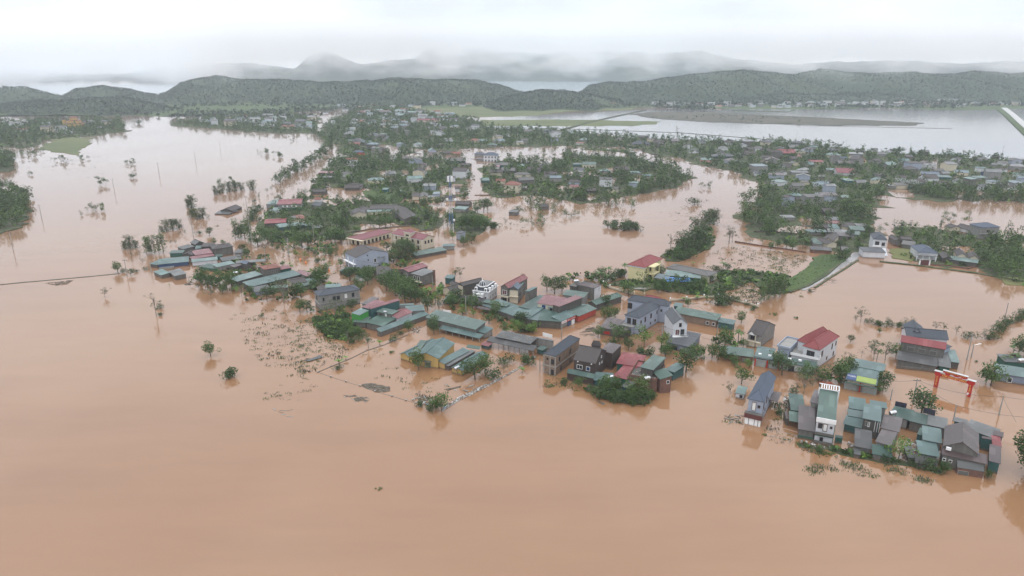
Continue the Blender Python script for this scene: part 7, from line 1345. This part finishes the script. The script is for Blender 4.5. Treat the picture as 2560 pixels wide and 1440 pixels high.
# ------------------------------------------------------------------ lattice mast
c = P(1129, 590); M0 = thing('lattice_mast', 'tall blue and white lattice telecom mast behind the cream school', 'telecom mast', (c.x, c.y, 0)); MW = plain('mast_white', (.50, .50, .50), .5, var=.05); MBL = plain('mast_blue', (.04, .12, .28), .5, var=.05)
HT = 29.0; bands = [(2, 6.5, MW), (6.5, 11.5, MBL), (11.5, 17, MW), (17, 20, MBL), (20, 24, MW), (24, HT, MBL)]
def wd(z): return 1.15 - .8 * min(1, z / 26)
for z0, z1, m_ in bands:
    mb = MB(); n = max(2, int((z1 - z0) / 1.7)); cs = [(1, 1), (-1, 1), (-1, -1), (1, -1)]
    for k in range(n):
        za, zb = z0 + (z1 - z0) * k / n, z0 + (z1 - z0) * (k + 1) / n
        for i in range(4):
            (ax, ay), (bx, by) = cs[i], cs[(i + 1) % 4]; A1 = (ax * wd(za), ay * wd(za), za); A2 = (ax * wd(zb), ay * wd(zb), zb); B1 = (bx * wd(za), by * wd(za), za); B2 = (bx * wd(zb), by * wd(zb), zb)
            mb.bar(A1, A2, .09, m_, n=4); mb.bar(A1, B2, .05, m_, n=4); mb.bar(B1, A2, .05, m_, n=4); mb.bar(A1, B1, .05, m_, n=4)
    mb.build('mast_section', M0)
mb = MB()
for k in range(12): an = k * math.pi / 6; mb.bar((2.1 * math.cos(an), 2.1 * math.sin(an), 17.5), (2.1 * math.cos(an + .52), 2.1 * math.sin(an + .52), 17.5), .07, CONC, n=4); mb.bar((2.1 * math.cos(an), 2.1 * math.sin(an), 17.5), (2.1 * math.cos(an), 2.1 * math.sin(an), 18.6), .05, CONC, n=4)
mb.lathe((0, 0, 17.4), [(.5, 0), (2.1, 0), (2.1, .08), (.5, .08)], CONC, 12); mb.build('platform', M0)
for k in range(6): an = k * math.pi / 3; mb = MB(); x, y = 1.1 * math.cos(an), 1.1 * math.sin(an); mb.box(x - .22, x + .22, y - .15, y + .15, HT - 2.4, HT + .2, WHITE); mb.bar((0, 0, HT - 1.5), (x, y, HT - 1.5), .05, CONC); mb.build('antenna', M0)
for k, (an, z) in enumerate([(0, 18.2), (2.2, 18.4), (3.4, 16), (.4, 8)]):
    mb = MB(); mb.lathe((0, 0, 0), [(.02, .25), (.4, .12), (.6, .0), (.6, -.1), (.02, -.12)], WHITE, 12); o = mb.build('dish', M0); o.location = (2.4 * math.cos(an) if z > 15 else 1.4, -1.6 if z > 15 else -.6, z); o.rotation_euler = (R(90), 0, an * .4)
# ------------------------------------------------------------------ poles and wires
POLES = []
def pole(px, py, h, label, arm=True, lamp=False, lean=0):
    c = P(px, py); t_ = thing('utility_pole', label, 'utility pole', (c.x, c.y, 0), 'utility poles in the flood'); t_.rotation_euler = (0, lean, 0)
    mb = MB(); mb.bar((0, 0, -1), (0, 0, h), .17, CONC, .11, 8); mb.build('pole', t_)
    if arm: mb = MB(); mb.box(-.9, .9, -.06, .06, h - .6, h - .48, CONCD); [mb.bar((x, 0, h - .48), (x, 0, h - .2), .06, CONCD, .03) for x in (-.8, 0, .8)]; mb.build('crossarm', t_)
    if lamp: mb = MB(); mb.bar((0, 0, h - .3), (1.4, -.3, h + .3), .05, STEEL); mb.box(1.2, 1.8, -.45, -.2, h + .2, h + .35, WHITE); mb.build('lamp', t_)
    POLES.append((c.x, c.y, h)); return t_
for px, py, h, lb in [(1999 + 0, 0, 0, '')][:0] + [(2282, 1012 - 5, 6.6, 'concrete pole by the spreading tree left of the red arch'), (2383, 1052, 4.2, 'short dark pole rising behind the grey strip roof'), (2497, 1038, 5.2, 'thin pole standing in open water right of the red arch'), (1404, 848, 4.6, 'rusty pole in front of the pink-roofed shophouse'), (2226, 1000, 3, 'thin stake between the sign-board shop and the arch'),
   (33, 625, 8.0, 'double concrete pole on the left picture edge'), (104, 545, 7.5, 'pole with a crossarm in the left lake'), (286, 478, 8.5, 'pole under the lacy crown in the left lake'), (398, 437, 9, 'third pole of the row across the left lake'), (489, 405, 9, 'fourth pole of the row across the left lake'), (551, 377, 9, 'farthest pole of the row across the left lake'),
   (484, 595, 11, 'tall pole between the bamboo clumps by the left river bank'), (629, 613, 14, 'tall pole among the slender trees at the street end'), (318, 690, 7, 'pole by the leaning trees at the left cluster'), (379, 682, 5, 'short pole at the corner of the long teal shed'), (664, 655, 7, 'pole above the grey strip roof of the left cluster'), (723, 645, 9, 'pole in the row of young street trees'), (785, 600, 8, 'pole behind the young street trees'),
   (617, 520, 7, 'pole near the half sunk house'), (706, 480, 8, 'pole in the flooded side road'), (944, 705, 8, 'pale pole in front of the brown low house'), (1083, 730, 6, 'pole left of the domed villa'), (1165, 790, 7, 'white pole beside the villa street trees'), (2417, 900, 8, 'thin pole right of the crimson-roofed house'), (2511, 800, 6, 'pole on the hedge dyke near the right edge'), (2428, 893, 4, 'street lamp pole in the right-hand water'),
   (1960, 905, 4, 'thin pole in the street before the dark green shops'), (1653, 868, 7, 'dark pole left of the charcoal lean-to'), (1791, 850, 5, 'pole at the back corner of the charcoal lean-to'), (2085, 385, 9, 'pole on the far road beside the grey lake'), (2273, 388, 11, 'pole at the far lake shore'), (2114, 372, 9, 'second pole on the far lake shore'), (2503, 396, 11, 'pole on the far shore near the right edge'), (1990, 352, 9, 'pole at the end of the far dyke road')]:
    pole(px, py, h, lb, arm=(h > 6), lamp=('lamp' in lb))
def wire(a, b_, sag, label, r=.035, group='sagging wires'):
    a, b_ = Vector(a), Vector(b_); mb = MB(); n = 12; pr = None
    for k in range(n + 1):
        t_ = k / n; p = a.lerp(b_, t_) - Vector((0, 0, sag * 4 * t_ * (1 - t_)))
        if pr is not None: mb.bar(pr, p, r, CONCD, n=4)
        pr = p
    o = mb.build('wire'); return tag(o, label, 'wire', group)
w0 = P(2282, 1007); w0.z = 6.2; w1 = P(2497, 1038); w1.z = 5; w2 = P(2383, 1052); w2.z = 4; w3 = P(2620, 1090); w3.z = 4.5; w4 = P(2150, 985); w4.z = 5; w5 = P(2640, 1040); w5.z = 5
wire(w4, w0, .8, 'wire running left from the pole by the spreading tree'); wire(w0, w1, 1.2, 'wire passing in front of the red arch'); wire(w1, w5, .8, 'wire leaving the open-water pole to the right edge'); wire(w0, w2, .5, 'wire down to the short pole behind the grey strip roof'); wire(w2, w3, .8, 'wire over the brown gable to the right edge')
x0 = P(1800, 915); x1 = P(1960, 905); x0.z = 3; x1.z = 3.8; wire(P(1740, 800) + Vector((0, 0, 5)), x1, 1.0, 'wire crossing the street before the dark green shops')
# round road sign and small sign by the arch
c = P(2414, 1003); s_ = thing('road_sign', 'round white road sign by the right foot of the arch', 'road sign', (c.x, c.y, 0)); mb = MB(); mb.bar((0, 0, -1), (0, 0, 2.3), .05, STEEL); mb.build('post', s_); mb = MB(); mb.lathe((0, 0, 0), [(.01, .03), (.32, .03), (.32, -.03), (.01, -.03)], WHITE, 16); mb.lathe((0, 0, 0), [(.32, .05), (.42, .05), (.42, -.05), (.32, -.05)], REDP, 16); o = mb.build('disc', s_); o.location = (0, -.06, 2.1); o.rotation_euler = (R(90), 0, 0)
c = P(2437, 985); s_ = thing('road_sign', 'square signboard on a pole right of the arch', 'road sign', (c.x, c.y, 0)); mb = MB(); mb.bar((0, 0, -1), (0, 0, 3), .05, STEEL); mb.build('post', s_); mb = MB(); mb.box(-.4, .4, -.08, -.05, 1.9, 3, plain('faded_pink', (.5, .35, .33), .5)); mb.build('panel', s_)
# ------------------------------------------------------------------ compound walls
def wall_run(name, view, pts, z, th, m, label, cat, cap=None, step=4.0, cr=.25, rail=None):
    p = [P(*V(view, q)) for q in pts]; t_ = thing(name, label, cat, (p[0].x, p[0].y, 0)); o = Vector((p[0].x, p[0].y, 0)); mb = MB(); pb = []
    for a, b_ in zip(p, p[1:]):
        d = Vector((b_.x - a.x, b_.y - a.y, 0)); L = d.length; d /= L; n = Vector((-d.y, d.x, 0)) * th / 2; a0 = Vector((a.x, a.y, 0)) - o; b0 = Vector((b_.x, b_.y, 0)) - o; zz = Vector((0, 0, z)); lo = Vector((0, 0, -.8))
        vs = [a0 + n + lo, a0 - n + lo, b0 - n + lo, b0 + n + lo, a0 + n + zz, a0 - n + zz, b0 - n + zz, b0 + n + zz]; mb.add(vs, [(4, 5, 6, 7), (0, 1, 5, 4), (1, 2, 6, 5), (2, 3, 7, 6), (3, 0, 4, 7)], m)
        k = max(1, int(L / step)); pb += [(a0 + d * (L * i / k)) for i in range(k)]
    mb.build('panel', t_)
    if cap:
        for q in pb + [Vector((p[-1].x, p[-1].y, 0)) - o]:
            m2 = MB(); m2.box(-cr * .7, cr * .7, -cr * .7, cr * .7, -.8, z + .18, m)
            if cap == 'ball': m2.lathe((0, 0, z + .18), [(.02, 0), (cr, .12), (cr * 1.1, .3), (cr * .7, .5), (.02, .58)], WHITE, 8)
            else: m2.box(-cr, cr, -cr, cr, z + .18, z + .26, CONC)
            m2.build('post', t_, q)
    return t_
CW = WALL['cream']
wall_run('compound_wall', 'Z8', [(30, 552), (125, 520)], .9, .2, CW, 'short cream wall with ball caps near the brown hipped house', 'wall', 'ball', 3); wall_run('compound_wall', 'Z8', [(30, 560), (90, 592), (190, 622), (310, 655)], 1.0, .2, CW, 'cream wall with ball caps left of the flooded gateway', 'wall', 'ball', 4)
wall_run('compound_wall', 'Z8', [(640, 712), (790, 700), (950, 680), (1080, 676), (1190, 700), (1330, 735), (1440, 765)], .9, .2, CW, 'long curving cream wall with white ball caps behind the green sheds', 'wall', 'ball', 4)
c = P(*V('Z8', (345, 650))); g_ = thing('gateway', 'flooded brown gateway in the cream wall before the yellow villa', 'gateway', (c.x, c.y, 0)); mb = MB(); mb.box(-2.6, -2.1, -.3, .3, -1, 2.4, CW); mb.build('pillar', g_); mb = MB(); mb.box(2.1, 2.6, -.3, .3, -1, 2.4, CW); mb.build('pillar', g_); mb = MB(); mb.box(-3, 3, -.6, .6, 2.4, 2.65, CONC); mb.build('lintel', g_)
wall_run('compound_wall', 'Z3', [(220, 1002), (350, 1050), (500, 1098), (640, 1140), (790, 1195), (960, 1242), (1100, 1285), (1200, 1312)], .03, .14, CONCD, 'nearly drowned wall with small posts in front of the market compound', 'wall', 'post', 3.2, .22)
wall_run('compound_wall', 'Z3', [(1460, 1392), (1620, 1290), (1900, 1150), (2200, 985), (2400, 850)], .12, .3, CONC, 'drowned wall hidden under white debris right of the market compound', 'wall')
wall_run('compound_wall', 'Z3', [(220, 1002), (380, 935), (560, 860), (700, 790), (870, 735), (1000, 680), (1120, 630)], .12, .2, CONCD, 'mossy wall running from the drowned posts up to the teal strip roof', 'wall')
wall_run('compound_wall', 'Z4', [(1562, 690), (1880, 722)], .9, .2, WALL['mould'], 'stained yard wall below the crimson-roofed house', 'wall')
wall_run('compound_wall', 'Z8', [(1232, 165), (1480, 205), (1700, 235), (1880, 265)], .6, .25, WALL['redbrick'], 'low brown wall at the back of the flooded garden plot', 'wall')
wall_run('compound_wall', 'Z9', [(1290, 680), (1400, 700), (1540, 722)], .9, .2, WALL['redbrick'], 'red brick wall behind the olive lawn', 'wall'); wall_run('compound_wall', 'Z9', [(1650, 865), (1850, 880), (2020, 905), (2100, 880)], .7, .2, WALL['redbrick'], 'red brick garden wall right of the white gateway', 'wall')
wall_run('compound_wall', 'Z9', [(-60, 548), (160, 552), (360, 570)], .8, .2, WALL['dark'], 'dark wall behind the half-flooded lawn', 'wall')
wall_run('compound_wall', 'ZB', [(1780, 912), (1935, 908)], .6, .3, WALL['dark'], 'dark bank wall by the narrow lane', 'wall'); wall_run('compound_wall', 'ZB', [(1985, 908), (2130, 910), (2290, 880), (2430, 855)], .6, .3, WALL['dark'], 'dark garden wall below the cream orange-roofed house', 'wall')
wall_run('compound_wall', 'Z6', [(110, 640), (420, 590), (700, 560), (960, 545)], .5, .25, WALL['dark'], 'dark wall behind the long school roof', 'wall'); wall_run('compound_wall', 'Z6', [(1060, 612), (1270, 592)], .5, .25, WALL['dark'], 'dark wall behind the two-storey school block', 'wall')
# ------------------------------------------------------------------ floating and half-drowned stuff
def scatter(name, polys, n, fn, label, cat, m): # fn(r) -> verts, faces
    r_ = random.Random(len(label)); mb = MB()
    for view, pl, nn in polys:
        g = [PV(view, q) for q in pl]; gp = [(p.x, p.y) for p in g]; xs = [p.x for p in g]; ys = [p.y for p in g]; k = 0
        while k < nn:
            x, y = r_.uniform(min(xs), max(xs)), r_.uniform(min(ys), max(ys))
            if inpoly((x, y), gp): k += 1; fn(mb, x, y, r_)
    return tag(mb.build(name), label, cat, kind='stuff')
LM = [LEAF['mid'], LEAF['grey'], LEAF['deep'], LEAF['debris']]
def weed(mb, x, y, r_):
    s_ = r_.uniform(.2, .6) * (1.8 if r_.random() < .1 else 1); m_ = r_.choice(LM + [LEAF['grey'], LEAF['debris']]); dr = .35
    for _ in range(r_.randint(6, 18)):
        a = r_.uniform(0, 3.14); w_ = r_.uniform(.06, .24) * s_; px, py = x + r_.gauss(0, s_ * 1.1), y + r_.gauss(0, s_ * .7); z = r_.uniform(.03, .7) * s_
        mb.add([(px - w_ * math.cos(a), py - w_ * math.sin(a), .02), (px + w_ * math.cos(a), py + w_ * math.sin(a), .04), (px + w_ * .5 * math.cos(a), py + .15, z + .1), (px - w_ * .6 * math.cos(a), py + .1, z)], [(0, 1, 2, 3)], m_)
scatter('water_weed', [('Z3', [(0, 480), (150, 470), (260, 620), (420, 700), (600, 700), (480, 850), (250, 860), (200, 760), (0, 900)], 170), ('Z3', [(0, 900), (200, 860), (300, 900), (200, 1000), (0, 1100)], 40), ('F', [(600, 830), (700, 800), (790, 880), (760, 960), (700, 940), (620, 880)], 150), ('F', [(560, 790), (700, 770), (740, 800), (640, 830)], 40), ('F', [(700, 930), (800, 950), (760, 1000), (640, 1010)], 22), ('Z3', [(300, 700), (800, 700), (900, 900), (1100, 950), (1000, 1120), (600, 1000), (350, 950)], 34), ('Z3', [(1100, 1000), (1600, 1060), (1600, 1200), (1300, 1260), (1000, 1150)], 26), ('Z3', [(1200, 1200), (1340, 1260), (1400, 1330), (1200, 1310)], 40)], 0, weed, 'tufts of drowned water plants scattered over the flooded field', 'water weed', None)
scatter('drowned_grass', [('Z1', [(680, 940), (960, 960), (980, 1000), (740, 1050)], 50), ('Z1', [(1000, 880), (1100, 900), (1340, 1040), (1280, 1070), (1050, 1010)], 60), ('Z1', [(1380, 940), (1560, 980), (1550, 1040), (1450, 1030)], 30), ('Z1', [(1620, 1040), (1800, 1090), (1740, 1120), (1640, 1080)], 22), ('Z1', [(650, 760), (900, 850), (880, 880), (700, 830)], 40), ('Z1', [(30, 560), (200, 540), (190, 600), (40, 610)], 10), ('Z1', [(360, 620), (660, 700), (660, 780), (420, 760)], 16), ('Z2', [(220, 1000), (640, 1140), (620, 1200), (240, 1150)], 30), ('Z1', [(440, 440), (640, 380), (620, 560), (470, 620)], 50)], 0, weed, 'drowned grass and twigs along the backs of the right-hand row', 'drowned grass', None)
scatter('drowned_grass', [('Z8', [(1200, 180), (1480, 230), (1720, 330), (1560, 480), (1180, 390), (980, 300)], 150), ('Z8', [(1480, 240), (1880, 280), (1900, 330), (1740, 450), (1600, 450)], 220), ('Z8', [(1200, 560), (1380, 520), (1480, 640), (1440, 740), (1250, 700)], 230), ('F', [(1250, 545), (1400, 530), (1560, 500), (1590, 512), (1400, 570), (1280, 600)], 120), ('F', [(1640, 530), (1700, 520), (1760, 480), (1770, 500), (1700, 570)], 50), ('F', [(640, 520), (700, 470), (760, 450), (700, 500), (650, 550)], 60), ('F', [(1380, 380), (1420, 375), (1400, 400)], 10), ('F', [(880, 570), (1000, 560), (1180, 500), (1160, 560), (1000, 600)], 40), ('F', [(1960, 735), (2140, 650), (2150, 660), (1970, 750)], 40), ('F', [(40, 395), (260, 390), (360, 440), (200, 450)], 60), ('F', [(640, 640), (860, 640), (880, 700), (760, 660)], 50)], 0, weed, 'drowned crops and reeds in the flooded plots and ponds', 'drowned grass', None)
def stake(mb, x, y, r_): h_ = r_.uniform(.4, 1.2); mb.bar((x, y, -.2), (x + r_.gauss(0, .1), y, h_), .035, CONCD, n=4)
scatter('garden_stakes', [('Z8', [(960, 300), (1180, 190), (1200, 200), (990, 310)], 24), ('Z8', [(1200, 390), (1470, 235), (1490, 245), (1230, 400)], 46), ('Z1', [(420, 650), (650, 690), (640, 760), (440, 720)], 8)], 0, stake, 'thin garden stakes in the flooded plots', 'stakes', None)
PLAST = [plain('pale_litter', (.46, .47, .47), .6), plain('grey_litter', (.24, .23, .21), .7), plain('brown_litter', (.16, .11, .08), .8), plain('blue_litter', (.12, .25, .5), .5)]
def trash(mb, x, y, r_):
    s_ = r_.uniform(.08, .34); a = r_.uniform(0, 3.14); c_, n_ = math.cos(a), math.sin(a); m_ = PLAST[r_.choice((0, 0, 0, 1, 1, 1, 2, 2, 2, 3) if r_.random() < .12 else (0, 1, 1, 2, 2))]
    z = r_.uniform(.05, .4); P4 = [(x + s_ * (c_ * i - n_ * j * .6), y + s_ * (n_ * i + c_ * j * .6)) for i, j in ((-1, -1), (1, -1), (1, 1), (-1, 1))]
    mb.add([(*p, .01) for p in P4] + [(*p, z * r_.uniform(.3, 1)) for p in P4], [(4, 5, 6, 7), (0, 1, 5, 4), (1, 2, 6, 5), (2, 3, 7, 6), (3, 0, 4, 7)], m_)
def strip(view, pts, n, w_): # litter band following a line
    out = []
    for a, b_ in zip(pts, pts[1:]): out.append((view, [a, b_, (b_[0] + 4, b_[1] - w_), (a[0] + 4, a[1] - w_)], n))
    return out
scatter('floating_litter', strip('Z3', [(1470, 1385), (1620, 1290), (1760, 1225), (1900, 1150)], 130, 30) + strip('Z3', [(1900, 1150), (2050, 1070), (2200, 985), (2400, 850)], 34, 16) + [('Z3', [(1130, 1280), (1300, 1240), (1480, 1340), (1300, 1340)], 70), ('Z3', [(1160, 560), (1260, 540), (1230, 610), (1160, 610)], 40)], 0, trash, 'white and grey litter washed up along the drowned compound wall', 'litter', None)
scatter('yard_junk', [('Z1b', [(800, 440), (1050, 480), (940, 660), (830, 640), (780, 520)], 130), ('Z1c', [(860, 560), (1010, 590), (1020, 680), (860, 900), (740, 860), (830, 680)], 110), ('Z1c', [(0, 640), (90, 690), (90, 740), (0, 740)], 30), ('Z1', [(1080, 760), (1130, 790), (1120, 840), (1080, 800)], 26), ('Z1', [(660, 740), (980, 800), (960, 830), (680, 780)], 50), ('Z2', [(930, 1110), (1080, 1130), (1060, 1180), (940, 1150)], 30), ('Z2', [(2230, 1150), (2260, 1160), (2250, 1190), (2220, 1180)], 6)], 0, trash, 'heaps of junk in the yards between the right-hand houses', 'junk', None)
def leafraft(mb, x, y, r_):
    a = r_.uniform(-.5, .5); l_ = r_.uniform(.2, .6); mb.bar((x - l_ * math.cos(a), y - l_ * math.sin(a) * .5, .03), (x + l_ * math.cos(a), y + l_ * math.sin(a) * .5, .05), r_.uniform(.02, .07), r_.choice((BARK, BARK_PALE, LEAF['debris'])), n=4)
scatter('driftwood_raft', [('Z3', [(650, 1125), (740, 1110), (940, 1150), (930, 1195), (830, 1210), (700, 1160)], 420), ('Z3', [(580, 1265), (660, 1250), (680, 1280), (610, 1295)], 70), ('Z3', [(1490, 1175), (1640, 1140), (1650, 1155), (1520, 1185)], 50), ('F', [(110, 708), (185, 700), (165, 712), (140, 714)], 160), ('Z2', [(650, 680), (720, 520), (760, 560), (700, 620)][:0] or [(660, 560), (720, 560), (720, 600), (670, 600)], 60), ('Z3', [(70, 890), (110, 860), (140, 880), (100, 895)], 20), ('Z2', [(770, 1290), (850, 1310), (830, 1330)], 20)], 0, leafraft, 'rafts of driftwood and straw on the brown water', 'driftwood', None)
c0 = [PV('Z3', p, .25) for p in [(100, 885), (240, 828), (265, 850), (130, 892)]]; mb = MB(); mb.slab(c0, .15, RF('dgrey')); tag(mb.build('floating_roof'), 'dark sheet of roofing adrift in the weedy field', 'roof sheet')
# wire-mesh pen in front of the grey-blue house
g_ = thing('fish_pen', 'flooded pipe-railed pen in front of the grey-blue tube house', 'pen', tuple(PV('Z1b', (800, 1150))[:2]) + (0,)); o = Vector((g_.location.x, g_.location.y, 0)); mb = MB(); pts = [PV('Z1b', p, .7) - o for p in [(520, 990), (690, 1050), (850, 1100), (1030, 1160)]]; pt2 = [PV('Z1b', p, .7) - o for p in [(590, 1150), (750, 1190), (900, 1240), (1020, 1130)]]
for L_2 in (pts, pt2):
    for a, b_ in zip(L_2, L_2[1:]): mb.bar(a, b_, .04, CONC, n=5)
    for a in L_2: mb.bar(a, a - Vector((0, 0, 1.5)), .05, CONC, n=5)
a = [PV('Z1b', p, 1.4) - o for p in [(650, 975), (1035, 1085)]]; mb.bar(a[0], a[1], .05, plain('pinkish_pipe', (.4, .3, .26), .5)); mb.build('railing', g_)
# red boat-like tub by the shop
c = PV('Z1b', (1540, 205)); g_ = thing('rowing_boat', 'small orange-red boat moored by the dark bushes near the sign-board shop', 'boat', (c.x, c.y, 0)); g_.rotation_euler = (0, 0, -.3); mb = MB(); OR = plain('boat_orange', (.50, .13, .07), .5); vs = []; n = 9
for k in range(n): t_ = k / (n - 1) * 2 - 1; w_ = .55 * (1 - abs(t_) ** 2.4) + .03; z = .28 + .18 * t_ * t_; vs += [(t_ * 1.7, -w_, z), (t_ * 1.6, -w_ * .5, -.1), (t_ * 1.6, w_ * .5, -.1), (t_ * 1.7, w_, z), (t_ * 1.6, w_ * .8, z - .03), (t_ * 1.5, w_ * .45, .0), (t_ * 1.5, -w_ * .45, .0), (t_ * 1.6, -w_ * .8, z - .03)]
fs = [(8 * k + i, 8 * k + (i + 1) % 8, 8 * (k + 1) + (i + 1) % 8, 8 * (k + 1) + i) for k in range(n - 1) for i in range(8)] + [tuple(range(8)), tuple(range(8 * n - 8, 8 * n))[::-1]]; mb.add(vs, fs, OR); mb.build('hull', g_); mb = MB(); mb.box(-.2, .1, -.45, .45, .2, .26, BARK_PALE); mb.build('seat', g_)
# wayside posts with orange buoys in the flooded street
for k, (x, y) in enumerate([(1885, 765), (1940, 795), (2105, 845), (2170, 870)]):
    c = PV('Z5', (x, y)); g_ = thing('marker_buoy', 'orange marker bobbing among the street saplings before the pale blue gable', 'buoy', (c.x, c.y, 0), 'orange markers in the flooded street'); mb = MB(); mb.lathe((0, 0, 0), [(.02, -.1), (.4, 0), (.45, .4), (.2, .9), (.12, 1.1), (.02, 1.15)], plain('buoy_orange', (.70, .20, .05), .4), 10); mb.build('float', g_)

pw = lambda px, py, h: P(px, py) + Vector((0, 0, h))
for a, b_, sg_, lb in [((484, 595, 10.4), (629, 613, 13), 1.5, 'wire from the river bank pole to the street end'), ((629, 613, 13), (723, 645, 8.5), 1.2, 'wire along the row of young street trees'), ((723, 645, 8.5), (944, 705, 7.5), 1.6, 'wire along the street before the pale blue gable'), ((944, 705, 7.5), (1083, 730, 5.6), 1, 'wire over the brown low house'), ((1083, 730, 5.6), (1165, 790, 6.6), .8, 'wire before the domed villa'), ((1165, 790, 6.6), (1404, 848, 4.4), 1.4, 'wire down the street to the rusty pole'),
  ((1404, 848, 4.4), (1653, 868, 6.6), 1.4, 'wire from the rusty pole to the charcoal lean-to'), ((1653, 868, 6.6), (1960, 905, 3.8), 1.4, 'wire from the charcoal lean-to to the dark green shops'), ((629, 613, 12), (617, 520, 6.6), 1, 'wire from the street end to the half sunk house'), ((617, 520, 6.6), (706, 480, 7.6), 1, 'wire up the flooded side road'), ((664, 655, 6.5), (785, 600, 7.5), 1, 'wire above the orange-red roof'), ((2497, 1038, 4.6), (2540, 1060, .4), .1, 'loose cable hanging into the water right of the arch')]:
    wire(pw(*a), pw(*b_), sg_, lb, .03)
def plank(mb, x, y, r_):
    a = r_.uniform(-1, 1); l_ = r_.uniform(.4, 1.3); w_ = r_.uniform(.06, .25); c_, n_ = math.cos(a), math.sin(a)
    mb.add([(x + c_ * l_ * i - n_ * w_ * j, y + n_ * l_ * i + c_ * w_ * j, z) for z in (.01, .06) for i, j in ((-1, -1), (1, -1), (1, 1), (-1, 1))], [(4, 5, 6, 7), (0, 1, 5, 4), (1, 2, 6, 5), (2, 3, 7, 6), (3, 0, 4, 7)], r_.choice((BARK, BARK_PALE, PLAST[2], PLAST[1])))
scatter('floating_planks', [('Z2', [(640, 520), (800, 500), (720, 640), (600, 640)], 26), ('Z2', [(1340, 540), (1500, 540), (1480, 610), (1380, 600)], 10), ('F', [(860, 985), (920, 985), (915, 1005), (870, 1003)], 14), ('F', [(1100, 960), (1200, 965), (1180, 985), (1110, 980)], 8), ('F', [(680, 1020), (740, 1020), (730, 1045), (690, 1040)], 6), ('Z1', [(20, 540), (190, 530), (180, 600), (40, 620)], 16), ('Z4', [(860, 50), (1090, -10), (1080, 20), (880, 110)], 26), ('F', [(560, 560), (640, 540), (640, 580), (560, 590)], 14), ('Z5', [(720, 980), (810, 970), (800, 1010), (730, 1010)], 20)], 0, plank, 'broken planks and branches drifting on the flood', 'floating wood', None)
# ------------------------------------------------------------------ air
def volbox(name, x0, x1, y0, y1, z0, z1, dens, col, label, aniso=.0):
    mb = MB(); m = bpy.data.materials.new(name); m.use_nodes = True; t = m.node_tree
    t.nodes.remove(t.nodes['Principled BSDF']); pv = t.nodes.new('ShaderNodeVolumePrincipled')
    pv.inputs['Density'].default_value = dens; pv.inputs['Color'].default_value = (*col, 1)
    pv.inputs['Anisotropy'].default_value = aniso
    t.links.new(pv.outputs[0], t.nodes['Material Output'].inputs['Volume'])
    mb.box(x0, x1, y0, y1, z0, z1, m)
    return tag(mb.build(name), label, 'haze', kind='stuff')
volbox('haze', -5300, 5300, -500, 5500, -12, 620, .00015, (.82,.91, 1.0), 'pale grey air between the camera and the far mountains')

def mist(name, x0, x1, y0, y1, z0, z1, zlo, zhi, dens, label, scale=.004, thr=.45):
    """low cloud hanging on the hills: even noise, thickening with height"""
    mb = MB(); m = bpy.data.materials.new(name); m.use_nodes = True; t = m.node_tree
    t.nodes.remove(t.nodes['Principled BSDF']); pv = t.nodes.new('ShaderNodeVolumePrincipled')
    pv.inputs['Color'].default_value = (1, 1, 1, 1); pv.inputs['Anisotropy'].default_value = 0
    geo = t.nodes.new('ShaderNodeNewGeometry'); sep = t.nodes.new('ShaderNodeSeparateXYZ')
    co = t.nodes.new('ShaderNodeTexCoord').outputs['Object']
    t.links.new(co, sep.inputs[0])
    n = noise(t, co, scale, 4, .6, (1, .5, 2.6))
    zz = mathn(t, 'ADD', sep.outputs['Z'], mathn(t, 'MULTIPLY', mathn(t, 'SUBTRACT', n, .5), (zhi - zlo) * 4.5))
    mr = t.nodes.new('ShaderNodeMapRange'); mr.inputs['From Min'].default_value = zlo; mr.inputs['From Max'].default_value = zhi
    t.links.new(zz, mr.inputs['Value'])
    top = t.nodes.new('ShaderNodeMapRange'); top.inputs['From Min'].default_value = z1; top.inputs['From Max'].default_value = z1 - 90
    t.links.new(sep.outputs['Z'], top.inputs['Value'])
    t.links.new(mathn(t, 'MULTIPLY', mathn(t, 'MULTIPLY', mr.outputs[0], top.outputs[0]), dens), pv.inputs['Density'])
    t.links.new(pv.outputs[0], t.nodes['Material Output'].inputs['Volume'])
    mb.box(x0, x1, y0, y1, z0, z1, m)
    try: m.cycles.volume_step_rate = 1.0
    except Exception: pass
    return tag(mb.build(name), label, 'mist', kind='stuff')
mist('mist', -3600, 4200, 3300, 4700, 30, 300, 100, 190, .0050, 'low cloud hanging over the far mountains beyond the reservoir')
mist('mist', -1600, 2400, 1620, 2500, 34, 150, 62, 125, .0028, 'thin low cloud brushing the tops of the near hills', .007)
mist('mist', -4200, -1250, 2700, 3400, 4, 300, 0, 60, .0040, 'fog bank closing the far left reservoir')
